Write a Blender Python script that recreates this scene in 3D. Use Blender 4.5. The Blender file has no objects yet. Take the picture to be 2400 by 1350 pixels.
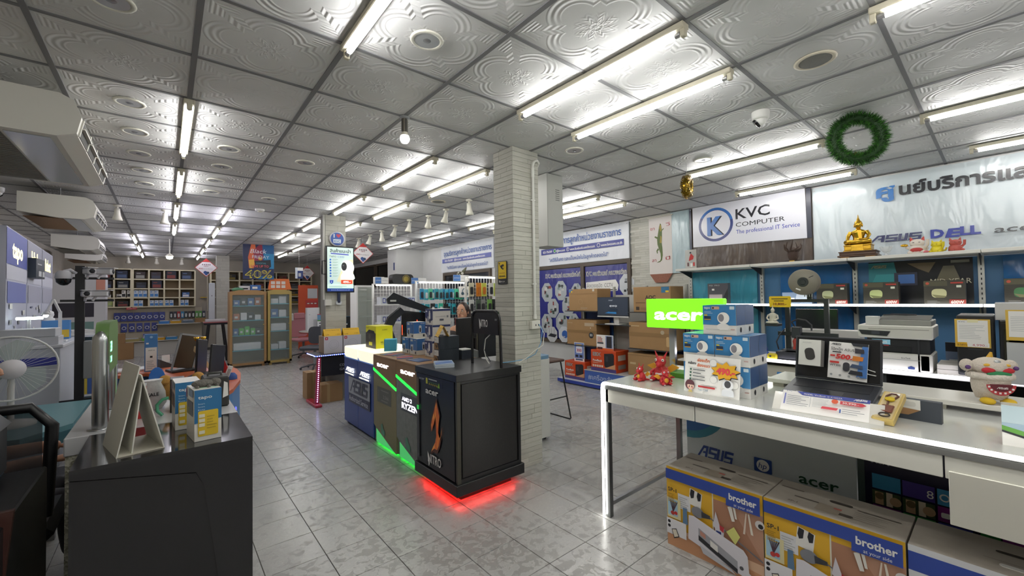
import bpy, math, random
from mathutils import Vector, Matrix
random.seed(7)
PI = math.pi
SC = bpy.context.scene
COL = SC.collection
# ---------------------------------------------------------------- camera, world, exposure
CAMZ, CEIL = 1.48, 2.80
cam = bpy.data.cameras.new('camera'); cam.sensor_width = 36.0; cam.lens = 36.0*967.8/2400; cam.clip_start = .02
cam_o = bpy.data.objects.new('camera', cam); COL.objects.link(cam_o)
def _camrot(yaw, pitch, roll):
    f = Vector((math.sin(yaw)*math.cos(pitch), math.cos(yaw)*math.cos(pitch), math.sin(pitch)))
    r = Vector((math.cos(yaw), -math.sin(yaw), 0)); u = r.cross(f)
    r2 = r*math.cos(roll)+u*math.sin(roll); u2 = u*math.cos(roll)-r*math.sin(roll)
    return Matrix((r2, u2, -f)).transposed().to_4x4()
cam_o.matrix_world = Matrix.Translation((0, 0, CAMZ)) @ _camrot(.6982, .0235, -.0147)
SC.camera = cam_o
w = bpy.data.worlds.new('night'); SC.world = w; w.use_nodes = True
w.node_tree.nodes['Background'].inputs[0].default_value = (.02, .024, .035, 1)
w.node_tree.nodes['Background'].inputs[1].default_value = .6
vs = SC.view_settings; vs.view_transform = 'Standard'; vs.look = 'None'; vs.gamma = 1; vs.use_curve_mapping = False
vs.exposure = 0.22
TUBE = 34.0          # fluorescent tube emission
try:
    SC.cycles.use_denoising = True; SC.cycles.max_bounces = 6; SC.cycles.diffuse_bounces = 4; SC.cycles.glossy_bounces = 2; SC.cycles.adaptive_threshold = .02
    SC.cycles.transparent_max_bounces = 12; SC.cycles.sample_clamp_indirect = 4.0; SC.cycles.use_light_tree = True
    SC.cycles.caustics_reflective = False; SC.cycles.caustics_refractive = False
except Exception: pass
# ---------------------------------------------------------------- materials
def lin(h):
    h = h.lstrip('#'); o = []
    for i in (0, 2, 4):
        c = int(h[i:i+2], 16)/255; o.append(c/12.92 if c <= .04045 else ((c+.055)/1.055)**2.4)
    return (*o, 1)
_MC = {}
def mt(h, r=.5, m=0, e=0, a=None, tr=0, v=0, bs=0, bd=.1, coat=0, sp=None):
    """h colour, r roughness, m metal, e emission, a alpha, tr transmission, v colour variation, bs/bd bump scale/strength"""
    k = (h, r, m, e, a, tr, v, bs, bd, coat, sp)
    if k in _MC: return _MC[k]
    M = bpy.data.materials.new('mat_'+h.strip('#')+('_lit' if e else '')); M.use_nodes = True
    nt = M.node_tree; b = nt.nodes['Principled BSDF']; c = lin(h)
    b.inputs['Base Color'].default_value = c; b.inputs['Roughness'].default_value = r; b.inputs['Metallic'].default_value = m
    if sp is not None: b.inputs['Specular IOR Level'].default_value = sp
    if coat: b.inputs['Coat Weight'].default_value = coat; b.inputs['Coat Roughness'].default_value = .08
    if e: b.inputs['Emission Color'].default_value = c; b.inputs['Emission Strength'].default_value = e
    if a is not None: b.inputs['Alpha'].default_value = a
    if tr: b.inputs['Transmission Weight'].default_value = tr
    if v or bs:
        tc = nt.nodes.new('ShaderNodeTexCoord'); nz = nt.nodes.new('ShaderNodeTexNoise')
        nz.inputs['Scale'].default_value = bs or 8; nz.inputs['Detail'].default_value = 4
        nt.links.new(tc.outputs['Object'], nz.inputs['Vector'])
        if v:
            mx = nt.nodes.new('ShaderNodeMix'); mx.data_type = 'RGBA'
            mx.inputs['A'].default_value = tuple(x*(1-v) for x in c[:3])+(1,); mx.inputs['B'].default_value = tuple(min(1, x*(1+v)) for x in c[:3])+(1,)
            nt.links.new(nz.outputs['Fac'], mx.inputs['Factor']); nt.links.new(mx.outputs['Result'], b.inputs['Base Color'])
        if bs:
            bp = nt.nodes.new('ShaderNodeBump'); bp.inputs['Strength'].default_value = bd; bp.inputs['Distance'].default_value = .01
            nt.links.new(nz.outputs['Fac'], bp.inputs['Height']); nt.links.new(bp.outputs['Normal'], b.inputs['Normal'])
    _MC[k] = M; return M
class E:
    """shader maths by operators"""
    nt = None
    def __init__(s, k): s.k = k
    def _op(s, op, *o):
        n = E.nt.nodes.new('ShaderNodeMath'); n.operation = op
        for i, q in enumerate((s,)+o):
            if isinstance(q, E): E.nt.links.new(q.k, n.inputs[i])
            else: n.inputs[i].default_value = q
        return E(n.outputs[0])
    def __add__(s, o): return s._op('ADD', o)
    def __sub__(s, o): return s._op('SUBTRACT', o)
    def __mul__(s, o): return s._op('MULTIPLY', o)
    def __truediv__(s, o): return s._op('DIVIDE', o)
    __radd__ = __add__; __rmul__ = __mul__
    def abs(s): return s._op('ABSOLUTE')
    def sin(s): return s._op('SINE')
    def fr(s): return s._op('FRACT')
    def sq(s): return s._op('SQRT')
    def mn(s, o): return s._op('MINIMUM', o)
    def mxx(s, o): return s._op('MAXIMUM', o)
    def lt(s, o): return s._op('LESS_THAN', o)
    def gt(s, o): return s._op('GREATER_THAN', o)
    def pw(s, o): return s._op('POWER', o)
    def ss(s, a, b):
        n = E.nt.nodes.new('ShaderNodeMapRange'); n.interpolation_type = 'SMOOTHSTEP'
        E.nt.links.new(s.k, n.inputs[0]); n.inputs[1].default_value = a; n.inputs[2].default_value = b
        return E(n.outputs[0])
def newmat(name, rough=.5):
    M = bpy.data.materials.new(name); M.use_nodes = True; E.nt = M.node_tree
    b = E.nt.nodes['Principled BSDF']; b.inputs['Roughness'].default_value = rough
    return M, E.nt, b
def geo(nt):
    g = nt.nodes.new('ShaderNodeNewGeometry'); s = nt.nodes.new('ShaderNodeSeparateXYZ'); nt.links.new(g.outputs['Position'], s.inputs[0])
    return g.outputs['Position'], E(s.outputs[0]), E(s.outputs[1]), E(s.outputs[2])
def noise(nt, vec, sc, det=3, ro=.5, dist=0):
    n = nt.nodes.new('ShaderNodeTexNoise'); n.inputs['Scale'].default_value = sc; n.inputs['Detail'].default_value = det
    n.inputs['Roughness'].default_value = ro; n.inputs['Distortion'].default_value = dist; nt.links.new(vec, n.inputs['Vector']); return E(n.outputs['Fac'])
def vmap(nt, vec, s):
    n = nt.nodes.new('ShaderNodeMapping'); n.inputs['Scale'].default_value = s; nt.links.new(vec, n.inputs[0]); return n.outputs[0]
def mixc(nt, f, a, b):
    m = nt.nodes.new('ShaderNodeMix'); m.data_type = 'RGBA'; nt.links.new(f.k, m.inputs['Factor'])
    for q, i in ((a, 'A'), (b, 'B')):
        if isinstance(q, str): m.inputs[i].default_value = lin(q)
        else: nt.links.new(q, m.inputs[i])
    return m.outputs['Result']
def bump(nt, b, h, st, dist=.01):
    n = nt.nodes.new('ShaderNodeBump'); n.inputs['Strength'].default_value = st; n.inputs['Distance'].default_value = dist
    nt.links.new(h.k, n.inputs['Height']); nt.links.new(n.outputs['Normal'], b.inputs['Normal'])
def objrand(nt):
    n = nt.nodes.new('ShaderNodeObjectInfo'); return E(n.outputs['Random'])
# ---------------------------------------------------------------- mesh building
class MB:
    def __init__(s, mat=None): s.v = []; s.f = []; s.mi = []; s.sm = []; s.mats = []; s.c = 0; s.use(mat) if mat else None
    def use(s, m):
        if m not in s.mats: s.mats.append(m)
        s.c = s.mats.index(m); return s
    def add(s, vs, fs, smooth=False):
        b = len(s.v); s.v += [tuple(p) for p in vs]
        for f in fs: s.f.append([b+i for i in f]); s.mi.append(s.c); s.sm.append(smooth)
        return s
    def box(s, x0, x1, y0, y1, z0, z1):
        return s.add([(x0,y0,z0),(x1,y0,z0),(x1,y1,z0),(x0,y1,z0),(x0,y0,z1),(x1,y0,z1),(x1,y1,z1),(x0,y1,z1)],
                     [(3,2,1,0),(4,5,6,7),(0,1,5,4),(1,2,6,5),(2,3,7,6),(3,0,4,7)])
    def rbox(s, x0, x1, y0, y1, z0, z1, b=.005):
        b = min(b, (x1-x0)/2.01, (y1-y0)/2.01, (z1-z0)/2.01); vs = []; I = {}
        for i in (0, 1):
            for j in (0, 1):
                for k in (0, 1):
                    X, Y, Z = (x0,x1)[i], (y0,y1)[j], (z0,z1)[k]; sx, sy, sz = (b,-b)[i], (b,-b)[j], (b,-b)[k]
                    for a, p in enumerate(((X,Y+sy,Z+sz),(X+sx,Y,Z+sz),(X+sx,Y+sy,Z))): I[i,j,k,a] = len(vs); vs.append(p)
        F = []
        cen = Vector(((x0+x1)/2,(y0+y1)/2,(z0+z1)/2))
        def q(*l):
            P = [Vector(vs[t]) for t in l]; n = (P[1]-P[0]).cross(P[2]-P[0])
            F.append(list(l) if n.dot(sum(P, Vector())/len(P)-cen) > 0 else list(l)[::-1])
        for t in (0, 1):
            q(I[t,0,0,0],I[t,1,0,0],I[t,1,1,0],I[t,0,1,0]); q(I[0,t,0,1],I[1,t,0,1],I[1,t,1,1],I[0,t,1,1]); q(I[0,0,t,2],I[1,0,t,2],I[1,1,t,2],I[0,1,t,2])
            for r in (0, 1):
                q(I[t,r,0,0],I[t,r,1,0],I[t,r,1,1],I[t,r,0,1]); q(I[t,0,r,0],I[t,1,r,0],I[t,1,r,2],I[t,0,r,2]); q(I[0,t,r,1],I[1,t,r,1],I[1,t,r,2],I[0,t,r,2])
                for u in (0, 1): q(I[t,r,u,0],I[t,r,u,1],I[t,r,u,2])
        return s.add(vs, F)
    def prism(s, pts, ax, a, b, smooth=False):
        n = len(pts)
        area = sum(pts[i][0]*pts[(i+1)%n][1]-pts[(i+1)%n][0]*pts[i][1] for i in range(n))
        if (area < 0) != (ax == 'y'): pts = pts[::-1]
        f = {'z': lambda p, t: (p[0],p[1],t), 'y': lambda p, t: (p[0],t,p[1]), 'x': lambda p, t: (t,p[0],p[1])}[ax]
        if a > b: a, b = b, a
        vs = [f(p, a) for p in pts]+[f(p, b) for p in pts]
        s.add(vs, [list(range(n))[::-1], list(range(n, 2*n))])
        return s.add(vs, [(i,(i+1)%n,n+(i+1)%n,n+i) for i in range(n)], smooth)
    def cyl(s, p, q, r, r2=None, n=12, caps=True):
        p, q = Vector(p), Vector(q); r2 = r if r2 is None else r2; d = (q-p).normalized()
        u = d.orthogonal().normalized(); w = d.cross(u); vs = []
        for c, R in ((p, r), (q, r2)):
            for i in range(n): a = 2*PI*i/n; vs.append(c+u*math.cos(a)*R+w*math.sin(a)*R)
        s.add(vs, [(i,(i+1)%n,n+(i+1)%n,n+i) for i in range(n)], True)
        if caps: s.add(vs, [list(range(n))[::-1], list(range(n, 2*n))])
        return s
    def lathe(s, prof, c=(0,0,0), n=16, ax='z', sx=1, sy=1):
        vs = []; m = len(prof); c = Vector(c)
        for r, z in prof:
            for i in range(n):
                a = 2*PI*i/n; x, y = r*math.cos(a)*sx, r*math.sin(a)*sy
                vs.append(c+Vector({'z':(x,y,z),'x':(z,x,y),'y':(y,z,x)}[ax]))
        fs = [(j*n+i, j*n+(i+1)%n, (j+1)*n+(i+1)%n, (j+1)*n+i) for j in range(m-1) for i in range(n)]
        s.add(vs, fs, True)
        if prof[0][0] > 1e-6: s.add(vs[:n], [list(range(n))[::-1]])
        if prof[-1][0] > 1e-6: s.add(vs[-n:], [list(range(n))])
        return s
    def ball(s, c, r, n=12, m=8, rot=None):
        if not isinstance(r, (tuple, list)): r = (r, r, r)
        vs = []
        for j in range(m+1):
            t = PI*j/m
            for i in range(n):
                a = 2*PI*i/n; p = Vector((r[0]*math.sin(t)*math.cos(a), r[1]*math.sin(t)*math.sin(a), -r[2]*math.cos(t)))
                if rot: p = rot @ p
                vs.append(p+Vector(c))
        return s.add(vs, [(j*n+i, j*n+(i+1)%n, (j+1)*n+(i+1)%n, (j+1)*n+i) for j in range(m) for i in range(n)], True)
    def tube(s, pts, r, n=8, closed=False, rr=None):
        P = [Vector(p) for p in pts]; m = len(P); vs = []; u = None
        for i in range(m):
            d = (P[(i+1) % m]-P[i-1]) if closed else (P[min(i+1, m-1)]-P[max(i-1, 0)])
            d.normalize()
            u = d.orthogonal().normalized() if u is None else (u-d*u.dot(d)).normalized()
            w = d.cross(u); R = rr[i] if rr else r
            for k in range(n): a = 2*PI*k/n; vs.append(P[i]+u*math.cos(a)*R+w*math.sin(a)*R)
        e = m if closed else m-1
        s.add(vs, [(i*n+k, i*n+(k+1)%n, ((i+1)%m)*n+(k+1)%n, ((i+1)%m)*n+k) for i in range(e) for k in range(n)], True)
        if not closed: s.add(vs[:n], [list(range(n))[::-1]]); s.add(vs[-n:], [list(range(n))])
        return s
    def grid(s, fn, nu, nv, smooth=True):
        vs = [fn(i/nu, j/nv) for j in range(nv+1) for i in range(nu+1)]
        return s.add(vs, [(j*(nu+1)+i, j*(nu+1)+i+1, (j+1)*(nu+1)+i+1, (j+1)*(nu+1)+i) for j in range(nv) for i in range(nu)], smooth)
    def xf(s, M, a=0):
        for i in range(a, len(s.v)): s.v[i] = tuple(M @ Vector(s.v[i]))
        return s
    def mesh(s, name):
        me = bpy.data.meshes.new(name); me.from_pydata(s.v, [], s.f)
        for m in s.mats: me.materials.append(m)
        me.polygons.foreach_set('material_index', s.mi); me.polygons.foreach_set('use_smooth', s.sm); me.update(); return me
def arc(cx, cy, r, a0, a1, n=8, ry=None):
    return [(cx+r*math.cos(a0+(a1-a0)*i/n), cy+(ry or r)*math.sin(a0+(a1-a0)*i/n)) for i in range(n+1)]
def rrect(x0, x1, y0, y1, r, n=4):
    return arc(x1-r,y0+r,r,-PI/2,0,n)+arc(x1-r,y1-r,r,0,PI/2,n)+arc(x0+r,y1-r,r,PI/2,PI,n)+arc(x0+r,y0+r,r,PI,1.5*PI,n)
def tag(o, label=None, cat=None, group=None, kind=None):
    for k, v in (('label', label), ('category', cat), ('group', group), ('kind', kind)):
        if v: o[k] = v
    return o
def T(name, label, cat, loc=(0,0,0), rz=0, group=None):
    o = bpy.data.objects.new(name, None); o.empty_display_size = .05; COL.objects.link(o); o.location = loc; o.rotation_euler = (0, 0, rz)
    return tag(o, label, cat, group)
def P(name, mb, par=None, label=None, kind=None, loc=None, rot=None):
    me = mb if isinstance(mb, bpy.types.Mesh) else mb.mesh(name)
    o = bpy.data.objects.new(name, me); COL.objects.link(o)
    if par is not None: o.parent = par
    if loc: o.location = loc
    if rot: o.rotation_euler = rot
    return tag(o, label, None, None, kind)
def S(name, label, cat, mb, loc=(0,0,0), rz=0, group=None, rot=None):
    o = P(name, mb); o.location = loc; o.rotation_euler = rot or (0, 0, rz); return tag(o, label, cat, group)
def ST(name, mb, par=None): return tag(P(name, mb, par), kind=None if par else 'structure')
def dup(o, loc=None, rz=None, label=None, par=None, group=None):
    c = o.copy(); COL.objects.link(c); c.parent = par
    if loc is not None: c.location = loc
    if rz is not None: c.rotation_euler = (0, 0, rz)
    if label: c['label'] = label
    if group: c['group'] = group
    for ch in o.children: dup(ch, par=c)
    return c
# ---------------------------------------------------------------- flat print on a face
_TX = {}
def textgeo(s, bold):
    k = (s, bold)
    if k not in _TX:
        c = bpy.data.curves.new('t', 'FONT'); c.body = s; c.size = 1; c.offset = bold; c.resolution_u = 2; c.dimensions = '2D'; c.fill_mode = 'FRONT'
        o = bpy.data.objects.new('t', c); me = bpy.data.meshes.new_from_object(o)
        vs = [(v.co.x, v.co.y) for v in me.vertices]; fs = [list(p.vertices) for p in me.polygons]
        bpy.data.objects.remove(o); bpy.data.meshes.remove(me); bpy.data.curves.remove(c)
        x0 = min((v[0] for v in vs), default=0); x1 = max((v[0] for v in vs), default=1)
        _TX[k] = (vs, fs, x0, x1)
    return _TX[k]
class Face:
    """print on a face: o = lower left corner, u = to the reader's right, v = up; units are metres"""
    def __init__(s, o, u, v, lift=.0012, eps=.0004):
        s.o, s.u, s.v = Vector(o), Vector(u).normalized(), Vector(v).normalized(); s.n = s.u.cross(s.v); s.l = lift; s.e = eps; s.mb = MB()
    def pt(s, x, y): return s.o+s.u*x+s.v*y+s.n*s.l
    def poly(s, pts, m):
        n = len(pts); a = sum(pts[i][0]*pts[(i+1)%n][1]-pts[(i+1)%n][0]*pts[i][1] for i in range(n))
        s.mb.use(m).add([s.pt(*p) for p in (pts if a > 0 else pts[::-1])], [list(range(n))]); s.l += s.e; return s
    def rect(s, x, y, w, h, m): return s.poly([(x,y),(x+w,y),(x+w,y+h),(x,y+h)], m)
    def rr(s, x, y, w, h, r, m): return s.poly(rrect(x, x+w, y, y+h, r), m)
    def disc(s, x, y, r, m, ry=None, n=20): return s.poly(arc(x, y, r, 0, 2*PI*(1-1/n), n-1, ry), m)
    def ring(s, x, y, r, t, m, n=28):
        a = [(x+R*math.cos(2*PI*i/n), y+R*math.sin(2*PI*i/n)) for R in (r, r-t) for i in range(n)]
        s.mb.use(m).add([s.pt(*p) for p in a], [(i,(i+1)%n,n+(i+1)%n,n+i) for i in range(n)]); s.l += s.e; return s
    def text(s, x, y, h, st, m, w=None, al='L', bold=0, sh=0):
        vs, fs, x0, x1 = textgeo(st, bold); k = h/.73; kx = k if w is None else w/(x1-x0); W = (x1-x0)*kx
        dx = {'L': 0, 'C': -W/2, 'R': -W}[al]
        s.mb.use(m).add([s.pt(x+dx+(q[0]-x0)*kx+q[1]*k*sh, y+q[1]*k) for q in vs], fs); s.l += s.e; return s
    def lines(s, x, y, w, h, n, m, fill=.45):
        R = random.Random(n*7+int(w*1e4))
        for i in range(n): s.rect(x, y+h*(n-1-i)/n, w*(.55+.45*R.random()), h/n*fill, m); s.l -= s.e
        s.l += s.e; return s
    def done(s, par, name='print', label=None): return P(name, s.mb, par, label)
UX, UZ, NX, UY, NY = (1,0,0), (0,0,1), (-1,0,0), (0,1,0), (0,-1,0)
def faceW(x, y, z): return Face((x, y, z), NY, UZ)     # faces -X (towards the aisle): lower left corner has the larger y
def faceS(x, y, z): return Face((x, y, z), UX, UZ)     # faces -Y
def faceT(x, y, z): return Face((x, y, z), UX, UY)     # lies flat, faces up
WHITE = mt('e9e8e4', .45); CREAM = mt('d9d6c8', .5); BLACK = mt('141416', .4); DARK = mt('2a2b2e', .45); GREY = mt('8b8d8f', .5); LGREY = mt('b9bbbc', .5)
STEEL = mt('b4b6b8', .28, 1); CHROME = mt('d6d8da', .12, 1); NAVY = mt('23366e', .5); BLUE = mt('2f62b0', .5); YEL = mt('e8c21c', .5); RED = mt('b8282a', .5)
INK = mt('20222a', .6); GINK = mt('7a7d84', .6); PAPER = mt('eceae6', .6); CARD = mt('9c7a52', .75, v=.12, bs=6, bd=.05); ORANGE = mt('d2622f', .55)
GLASS = mt('dfe8e6', .03, a=.16); LED = mt('fffdf6', .4, e=12)
# ---------------------------------------------------------------- structure materials
GX, GY, FX, FY, FT = 1.314, 1.553, .7232, 1.9717, .306
def mat_ceiling():
    M, nt, b = newmat('embossed_ceiling_panel', .55); pos, X, Y, Z = geo(nt)
    px = (((X-GX)/.6).fr()-.5).abs()*2; py = (((Y-GY)/.6).fr()-.5).abs()*2      # 0 centre .. 1 edge
    def ln(a, b): return (a*a+b*b).sq()
    s = ln(px-.43, py).mn(ln(px, py-.43))-.36
    # keep the square core of the quatrefoil
    d = s.mn((px.mxx(py)-.50))
    band = (d*62).sin()*(d.ss(-.10, -.06)*((d*-1).ss(-.17, -.13)))
    r = ln(px, py); ang = nt.nodes.new('ShaderNodeMath'); ang.operation = 'ARCTAN2'
    sx = (((X-GX)/.6).fr()-.5); sy = (((Y-GY)/.6).fr()-.5); nt.links.new(sy.k, ang.inputs[0]); nt.links.new(sx.k, ang.inputs[1]); th = E(ang.outputs[0])
    leaf = ((th*8).sin()*.5+.5)*((r*60+(th*16).sin()*2).sin()*.5+.6)*(r*-1).ss(-.40, -.22)
    ros = (r*75).sin()*(r*-1).ss(-.14, -.10)
    edge = px.mxx(py); low = px.mn(py)
    corner = ((edge*95).sin()*edge.ss(.68, .72)*(edge*-1).ss(-.92, -.88)*low.ss(.50, .56))
    nz = noise(nt, pos, 26, 4)
    tuft = nz*2*((px-.86).abs()+(py-.86).abs()*1.0)._op('MULTIPLY', -1).ss(-.16, -.05)
    h = band*.55+leaf*.9+ros*.5+corner*.5+tuft*.6+noise(nt, pos, 7, 2)*.35
    bump(nt, b, h, .62, .006)
    dirt = noise(nt, pos, 1.1, 4, .6).ss(.35, .75)
    c = mixc(nt, dirt, '#dcdcdc', '#cdcdcc'); nt.links.new(c, b.inputs['Base Color']); return M
def mat_floor():
    M, nt, b = newmat('mottled_floor_tile', .3); pos, X, Y, Z = geo(nt)
    rnd = objrand(nt)
    big = noise(nt, pos, 2.2, 3); n1 = noise(nt, pos, 19, 3, .55, .7); n2 = noise(nt, pos, 60, 3)
    blot = (n1+(big-.5)*.55).ss(.52, .555)
    halo = (n1+(big-.5)*.55).ss(.475, .515)*((blot*-1)+1)
    base = mixc(nt, n2, '#adadab', '#bbbab7'); base = mixc(nt, halo*.25, base, '#c9c8c5'); base = mixc(nt, blot*.6, base, '#7d7b78')
    tint = mixc(nt, rnd*.22, base, '#9b9a97'); nt.links.new(tint, b.inputs['Base Color'])
    ro = n2*.12+blot*.12+.17; nt.links.new(ro.k, b.inputs['Roughness']); bump(nt, b, n2, .05); return M
def mat_strip():
    M, nt, b = newmat('grey_strip_cladding', .6); pos, X, Y, Z = geo(nt); rnd = objrand(nt)
    st = noise(nt, vmap(nt, pos, (5, 5, 70)), 1.6, 4, .6); f = noise(nt, pos, 9, 3)
    c = mixc(nt, rnd, '#b4b3a9', '#c4c3b9'); c = mixc(nt, st.ss(.45, .8)*.5, c, '#94938a'); c = mixc(nt, f.ss(.5, .8)*.25, c, '#cbcac0')
    nt.links.new(c, b.inputs['Base Color']); bump(nt, b, st, .25); return M
def mat_wall(h1, h2, name):
    M, nt, b = newmat(name, .8); pos, X, Y, Z = geo(nt); n = noise(nt, pos, 1.7, 5)
    nt.links.new(mixc(nt, n.ss(.3, .75), h1, h2), b.inputs['Base Color']); bump(nt, b, noise(nt, pos, 60, 3), .08); return M
def mat_vinyl(h, h2=None, rough=.22, st=.5):
    M, nt, b = newmat('wrinkled_vinyl', rough); pos, X, Y, Z = geo(nt)
    n = noise(nt, vmap(nt, pos, (3, 3.2, 1.2)), 1.4, 3, .55, .8); n2 = noise(nt, vmap(nt, pos, (2, 9, 2.5)), 1.1, 2)
    nt.links.new(mixc(nt, n, h, h2 or h), b.inputs['Base Color']); bump(nt, b, n+n2*.6, st, .05); return M
MCEIL, MFLOOR, MSTRIP = mat_ceiling(), mat_floor(), mat_strip()
MWALL = mat_wall('#b3ada0', '#a39d90', 'beige_plaster'); MWHITE = mat_wall('#d8d8d6', '#cccccb', 'white_plaster')
# ---------------------------------------------------------------- room
XL, XR, XR2, YB, YF = -2.05, 6.2, 5.4, 15.95, -3.2
fl = ST('floor', MB(mt('55534f', .8)).box(XL-.1, XR+.1, YF-.1, YB+.1, -.12, -.006))
def inview(x, y, z, m=1.06):
    c = math.cos(.6982); s_ = math.sin(.6982); zc = x*s_+y*c
    if zc < .3: return False
    xc = x*c-y*s_; return abs(xc/zc) < 1.24*m and abs((z-CAMZ)/zc) < .70*m+.03
tiles = []
for i in range(-10, 19):
    for j in range(-18, 47):
        x, y = FX+(i+.5)*FT, FY+(j+.5)*FT
        if XL < x < XR and YF < y < YB: tiles.append((x, y))
def vis_floor(x, y): return inview(x, y, 0) and .25 < x < 5.4 and y > .9 and not (x > 2.4 and y < 1.75) and not (1.75 < x < 3.0 and 2.6 < y < 5.2)
near = sorted((t for t in tiles if vis_floor(*t)), key=lambda t: t[0]**2+t[1]**2)[:296]; ns = set(near)
g = FT/2-.0018
tm = MB(MFLOOR).rbox(-g, g, -g, g, -.01, 0, .0015).mesh('tile')
for x, y in near: P('tile', tm, fl, loc=(x, y, 0))
rest = MB(MFLOOR)
for t in tiles:
    if t not in ns: rest.box(t[0]-g, t[0]+g, t[1]-g, t[1]+g, -.01, 0)
P('tile_field', rest, fl, kind='stuff')
ce = ST('ceiling', MB(mt('3a3a3a', .9)).box(XL-.1, XR+.1, YF-.1, YB+.1, CEIL+.02, CEIL+.14))
ct = []
for i in range(-6, 9):
    for j in range(-8, 25):
        x, y = GX+(i+.5)*.6, GY+(j+.5)*.6
        if x-.3 < XR and x+.3 > XL and y-.3 < YB and y+.3 > YF: ct.append((x, y))
cn = sorted((t for t in ct if inview(t[0], t[1], CEIL, 1.25)), key=lambda t: t[0]**2+t[1]**2)[:298]; cs = set(cn)
cm = MB(MCEIL).box(-.293, .293, -.293, .293, 0, .014).mesh('ceiling_panel')
for x, y in cn: P('ceiling_panel', cm, ce, loc=(x, y, CEIL+.002))
rest = MB(MCEIL)
for t in ct:
    if t not in cs: rest.box(t[0]-.293, t[0]+.293, t[1]-.293, t[1]+.293, CEIL+.002, CEIL+.016)
P('ceiling_panel_field', rest, ce, kind='stuff')
MGRID = mt('77777a', .55)
for i in range(-5, 9):
    x = GX+i*.6
    if XL < x < XR: P('grid_bar', MB(MGRID).box(x-.013, x+.013, YF, YB, CEIL-.004, CEIL+.006), ce)
for j in range(-7, 25):
    y = GY+j*.6
    if YF < y < YB: P('grid_bar', MB(MGRID).box(XL, XR, y-.011, y+.011, CEIL-.003, CEIL+.006), ce)
ST('wall_left', MB(MWALL).box(XL-.12, XL, YF, YB, 0, CEIL))
ST('wall_back', MB(MWALL).box(XL, XR, YB, YB+.12, 0, CEIL))
ST('wall_front', MB(MWHITE).box(XL, XR, YF-.12, YF, 0, CEIL))
ST('wall_right', MB(MWHITE).box(XR, XR+.12, YF, 6.95, 0, CEIL).box(XR2, XR+.12, 6.95, YB, 0, CEIL))
# ---------------------------------------------------------------- pillars with strip cladding
def pillar(x0, x1, y0, y1, rows, faces, seed):
    o = ST('pillar', MB(mt('7a7870', .8)).box(x0+.008, x1-.008, y0+.008, y1-.008, 0, CEIL))
    R = random.Random(seed); h = CEIL/rows; M = {}
    for f in faces:
        L = (x1-x0) if f in 'S' else (y1-y0)
        for k in range(rows):
            cut = R.choice([None, None, .3, .45, .6, .7]) if R.random() < .75 else None
            for a, b_ in ([(0, 1)] if cut is None else [(0, cut), (cut, 1)]):
                ln = round((b_-a)*L, 3); key = (f, ln)
                if key not in M:
                    mb = MB(MSTRIP)
                    M[key] = (mb.rbox(0, ln-.0012, 0, .01, .0006, h-.0010, .0012) if f == 'S' else mb.rbox(0, .01, 0, ln-.0012, .0006, h-.0010, .0012)).mesh('cladding_strip')
                j = R.uniform(-.0012, .0012)
                loc = (x0+a*L, y0+j-.001, k*h) if f == 'S' else (x0+j-.001, y0+a*L, k*h)
                P('cladding_strip', M[key], o, loc=loc)
    return o
pillar(2.302, 2.606, 2.712, 2.985, 68, 'SW', 1)
pillar(1.872, 2.178, 6.66, 6.96, 34, 'S', 2)
pillar(1.095, 1.40, 14.25, 14.55, 34, 'S', 3)
# ---------------------------------------------------------------- fluorescent battens
MBAT = mt('cfc9b4', .5); MTUBE = mt('fffefc', .4, e=TUBE); MTCOOL = mt('f3f0ff', .4, e=TUBE)
def batten(x, y0, cool, label):
    t = T('tube_light', label, 'ceiling light', (x, y0, CEIL), 0, 'fluorescent tube lights along the ceiling grid')
    P('housing', MB(MBAT).rbox(-.03, .03, 0, 1.22, -.034, -.004, .004), t)
    for y in (.0, 1.195): P('lampholder', MB(MBAT).rbox(-.014, .014, y, y+.025, -.072, -.028, .004), t)
    P('tube', MB(MTCOOL if cool else MTUBE).cyl((0,.055,-.051), (0,1.165,-.051), .0145, n=6, caps=False), t)
    for y in (.027, 1.165): P('end_cap', MB(mt('a9a9ac', .35, .8)).cyl((0,y,-.051), (0,y+.028,-.051), .0135, n=8), t)
    return t
ROWS = {-.486: [10.55, 12.35, 14.15], .114: [3.35, 5.15, 6.95, 8.75], .714: [.95, 6.95, 8.75, 10.55, 12.35, 14.15],
        1.914: [.95, 3.35, 5.15, 6.95, 8.75], 2.514: [-.85, .98, 3.35, 5.15, 6.95, 8.75, 10.55, 12.35], 4.314: [-.85, .95, 3.35, 5.15, 6.95, 8.75], 4.9: [3.35, 5.15], 5.62: [-1.05, .97]}
_o = ['nearest', 'second', 'third', 'fourth', 'fifth', 'sixth', 'seventh', 'eighth']
_rn = {-.486: 'in the leftmost far row', .114: 'in the row beside the air conditioners', .714: 'in the row leading to the diamond sign', 1.914: 'in the row over the blue service counter',
       2.514: 'in the row passing left of the front pillar', 4.314: 'in the row above the tinsel wreaths', 4.9: 'in the short row behind the hanging grey cabinet', 5.62: 'in the row against the banner wall'}
for x, ys in ROWS.items():
    for k, y in enumerate(ys): batten(x, y, x < 1 and y > 6, 'lit fluorescent tube light, %s one %s' % (_o[k], _rn[x]))
for x, y, d in ((.714, -.85, 'close behind'), (1.914, -.85, 'close right behind'), (.114, -1.0, 'directly behind'), (.714, -2.6, 'straight behind'), (1.914, -2.6, 'right behind'), (-.486, -.9, 'just left behind'), (-1.2, -2.6, 'far left behind'), (4.314, -2.6, 'far right behind')): batten(x, y, False, 'added unseen fill tube light %s the photographer' % d)  # unseen tubes added behind the camera as fill for the front surfaces
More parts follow.
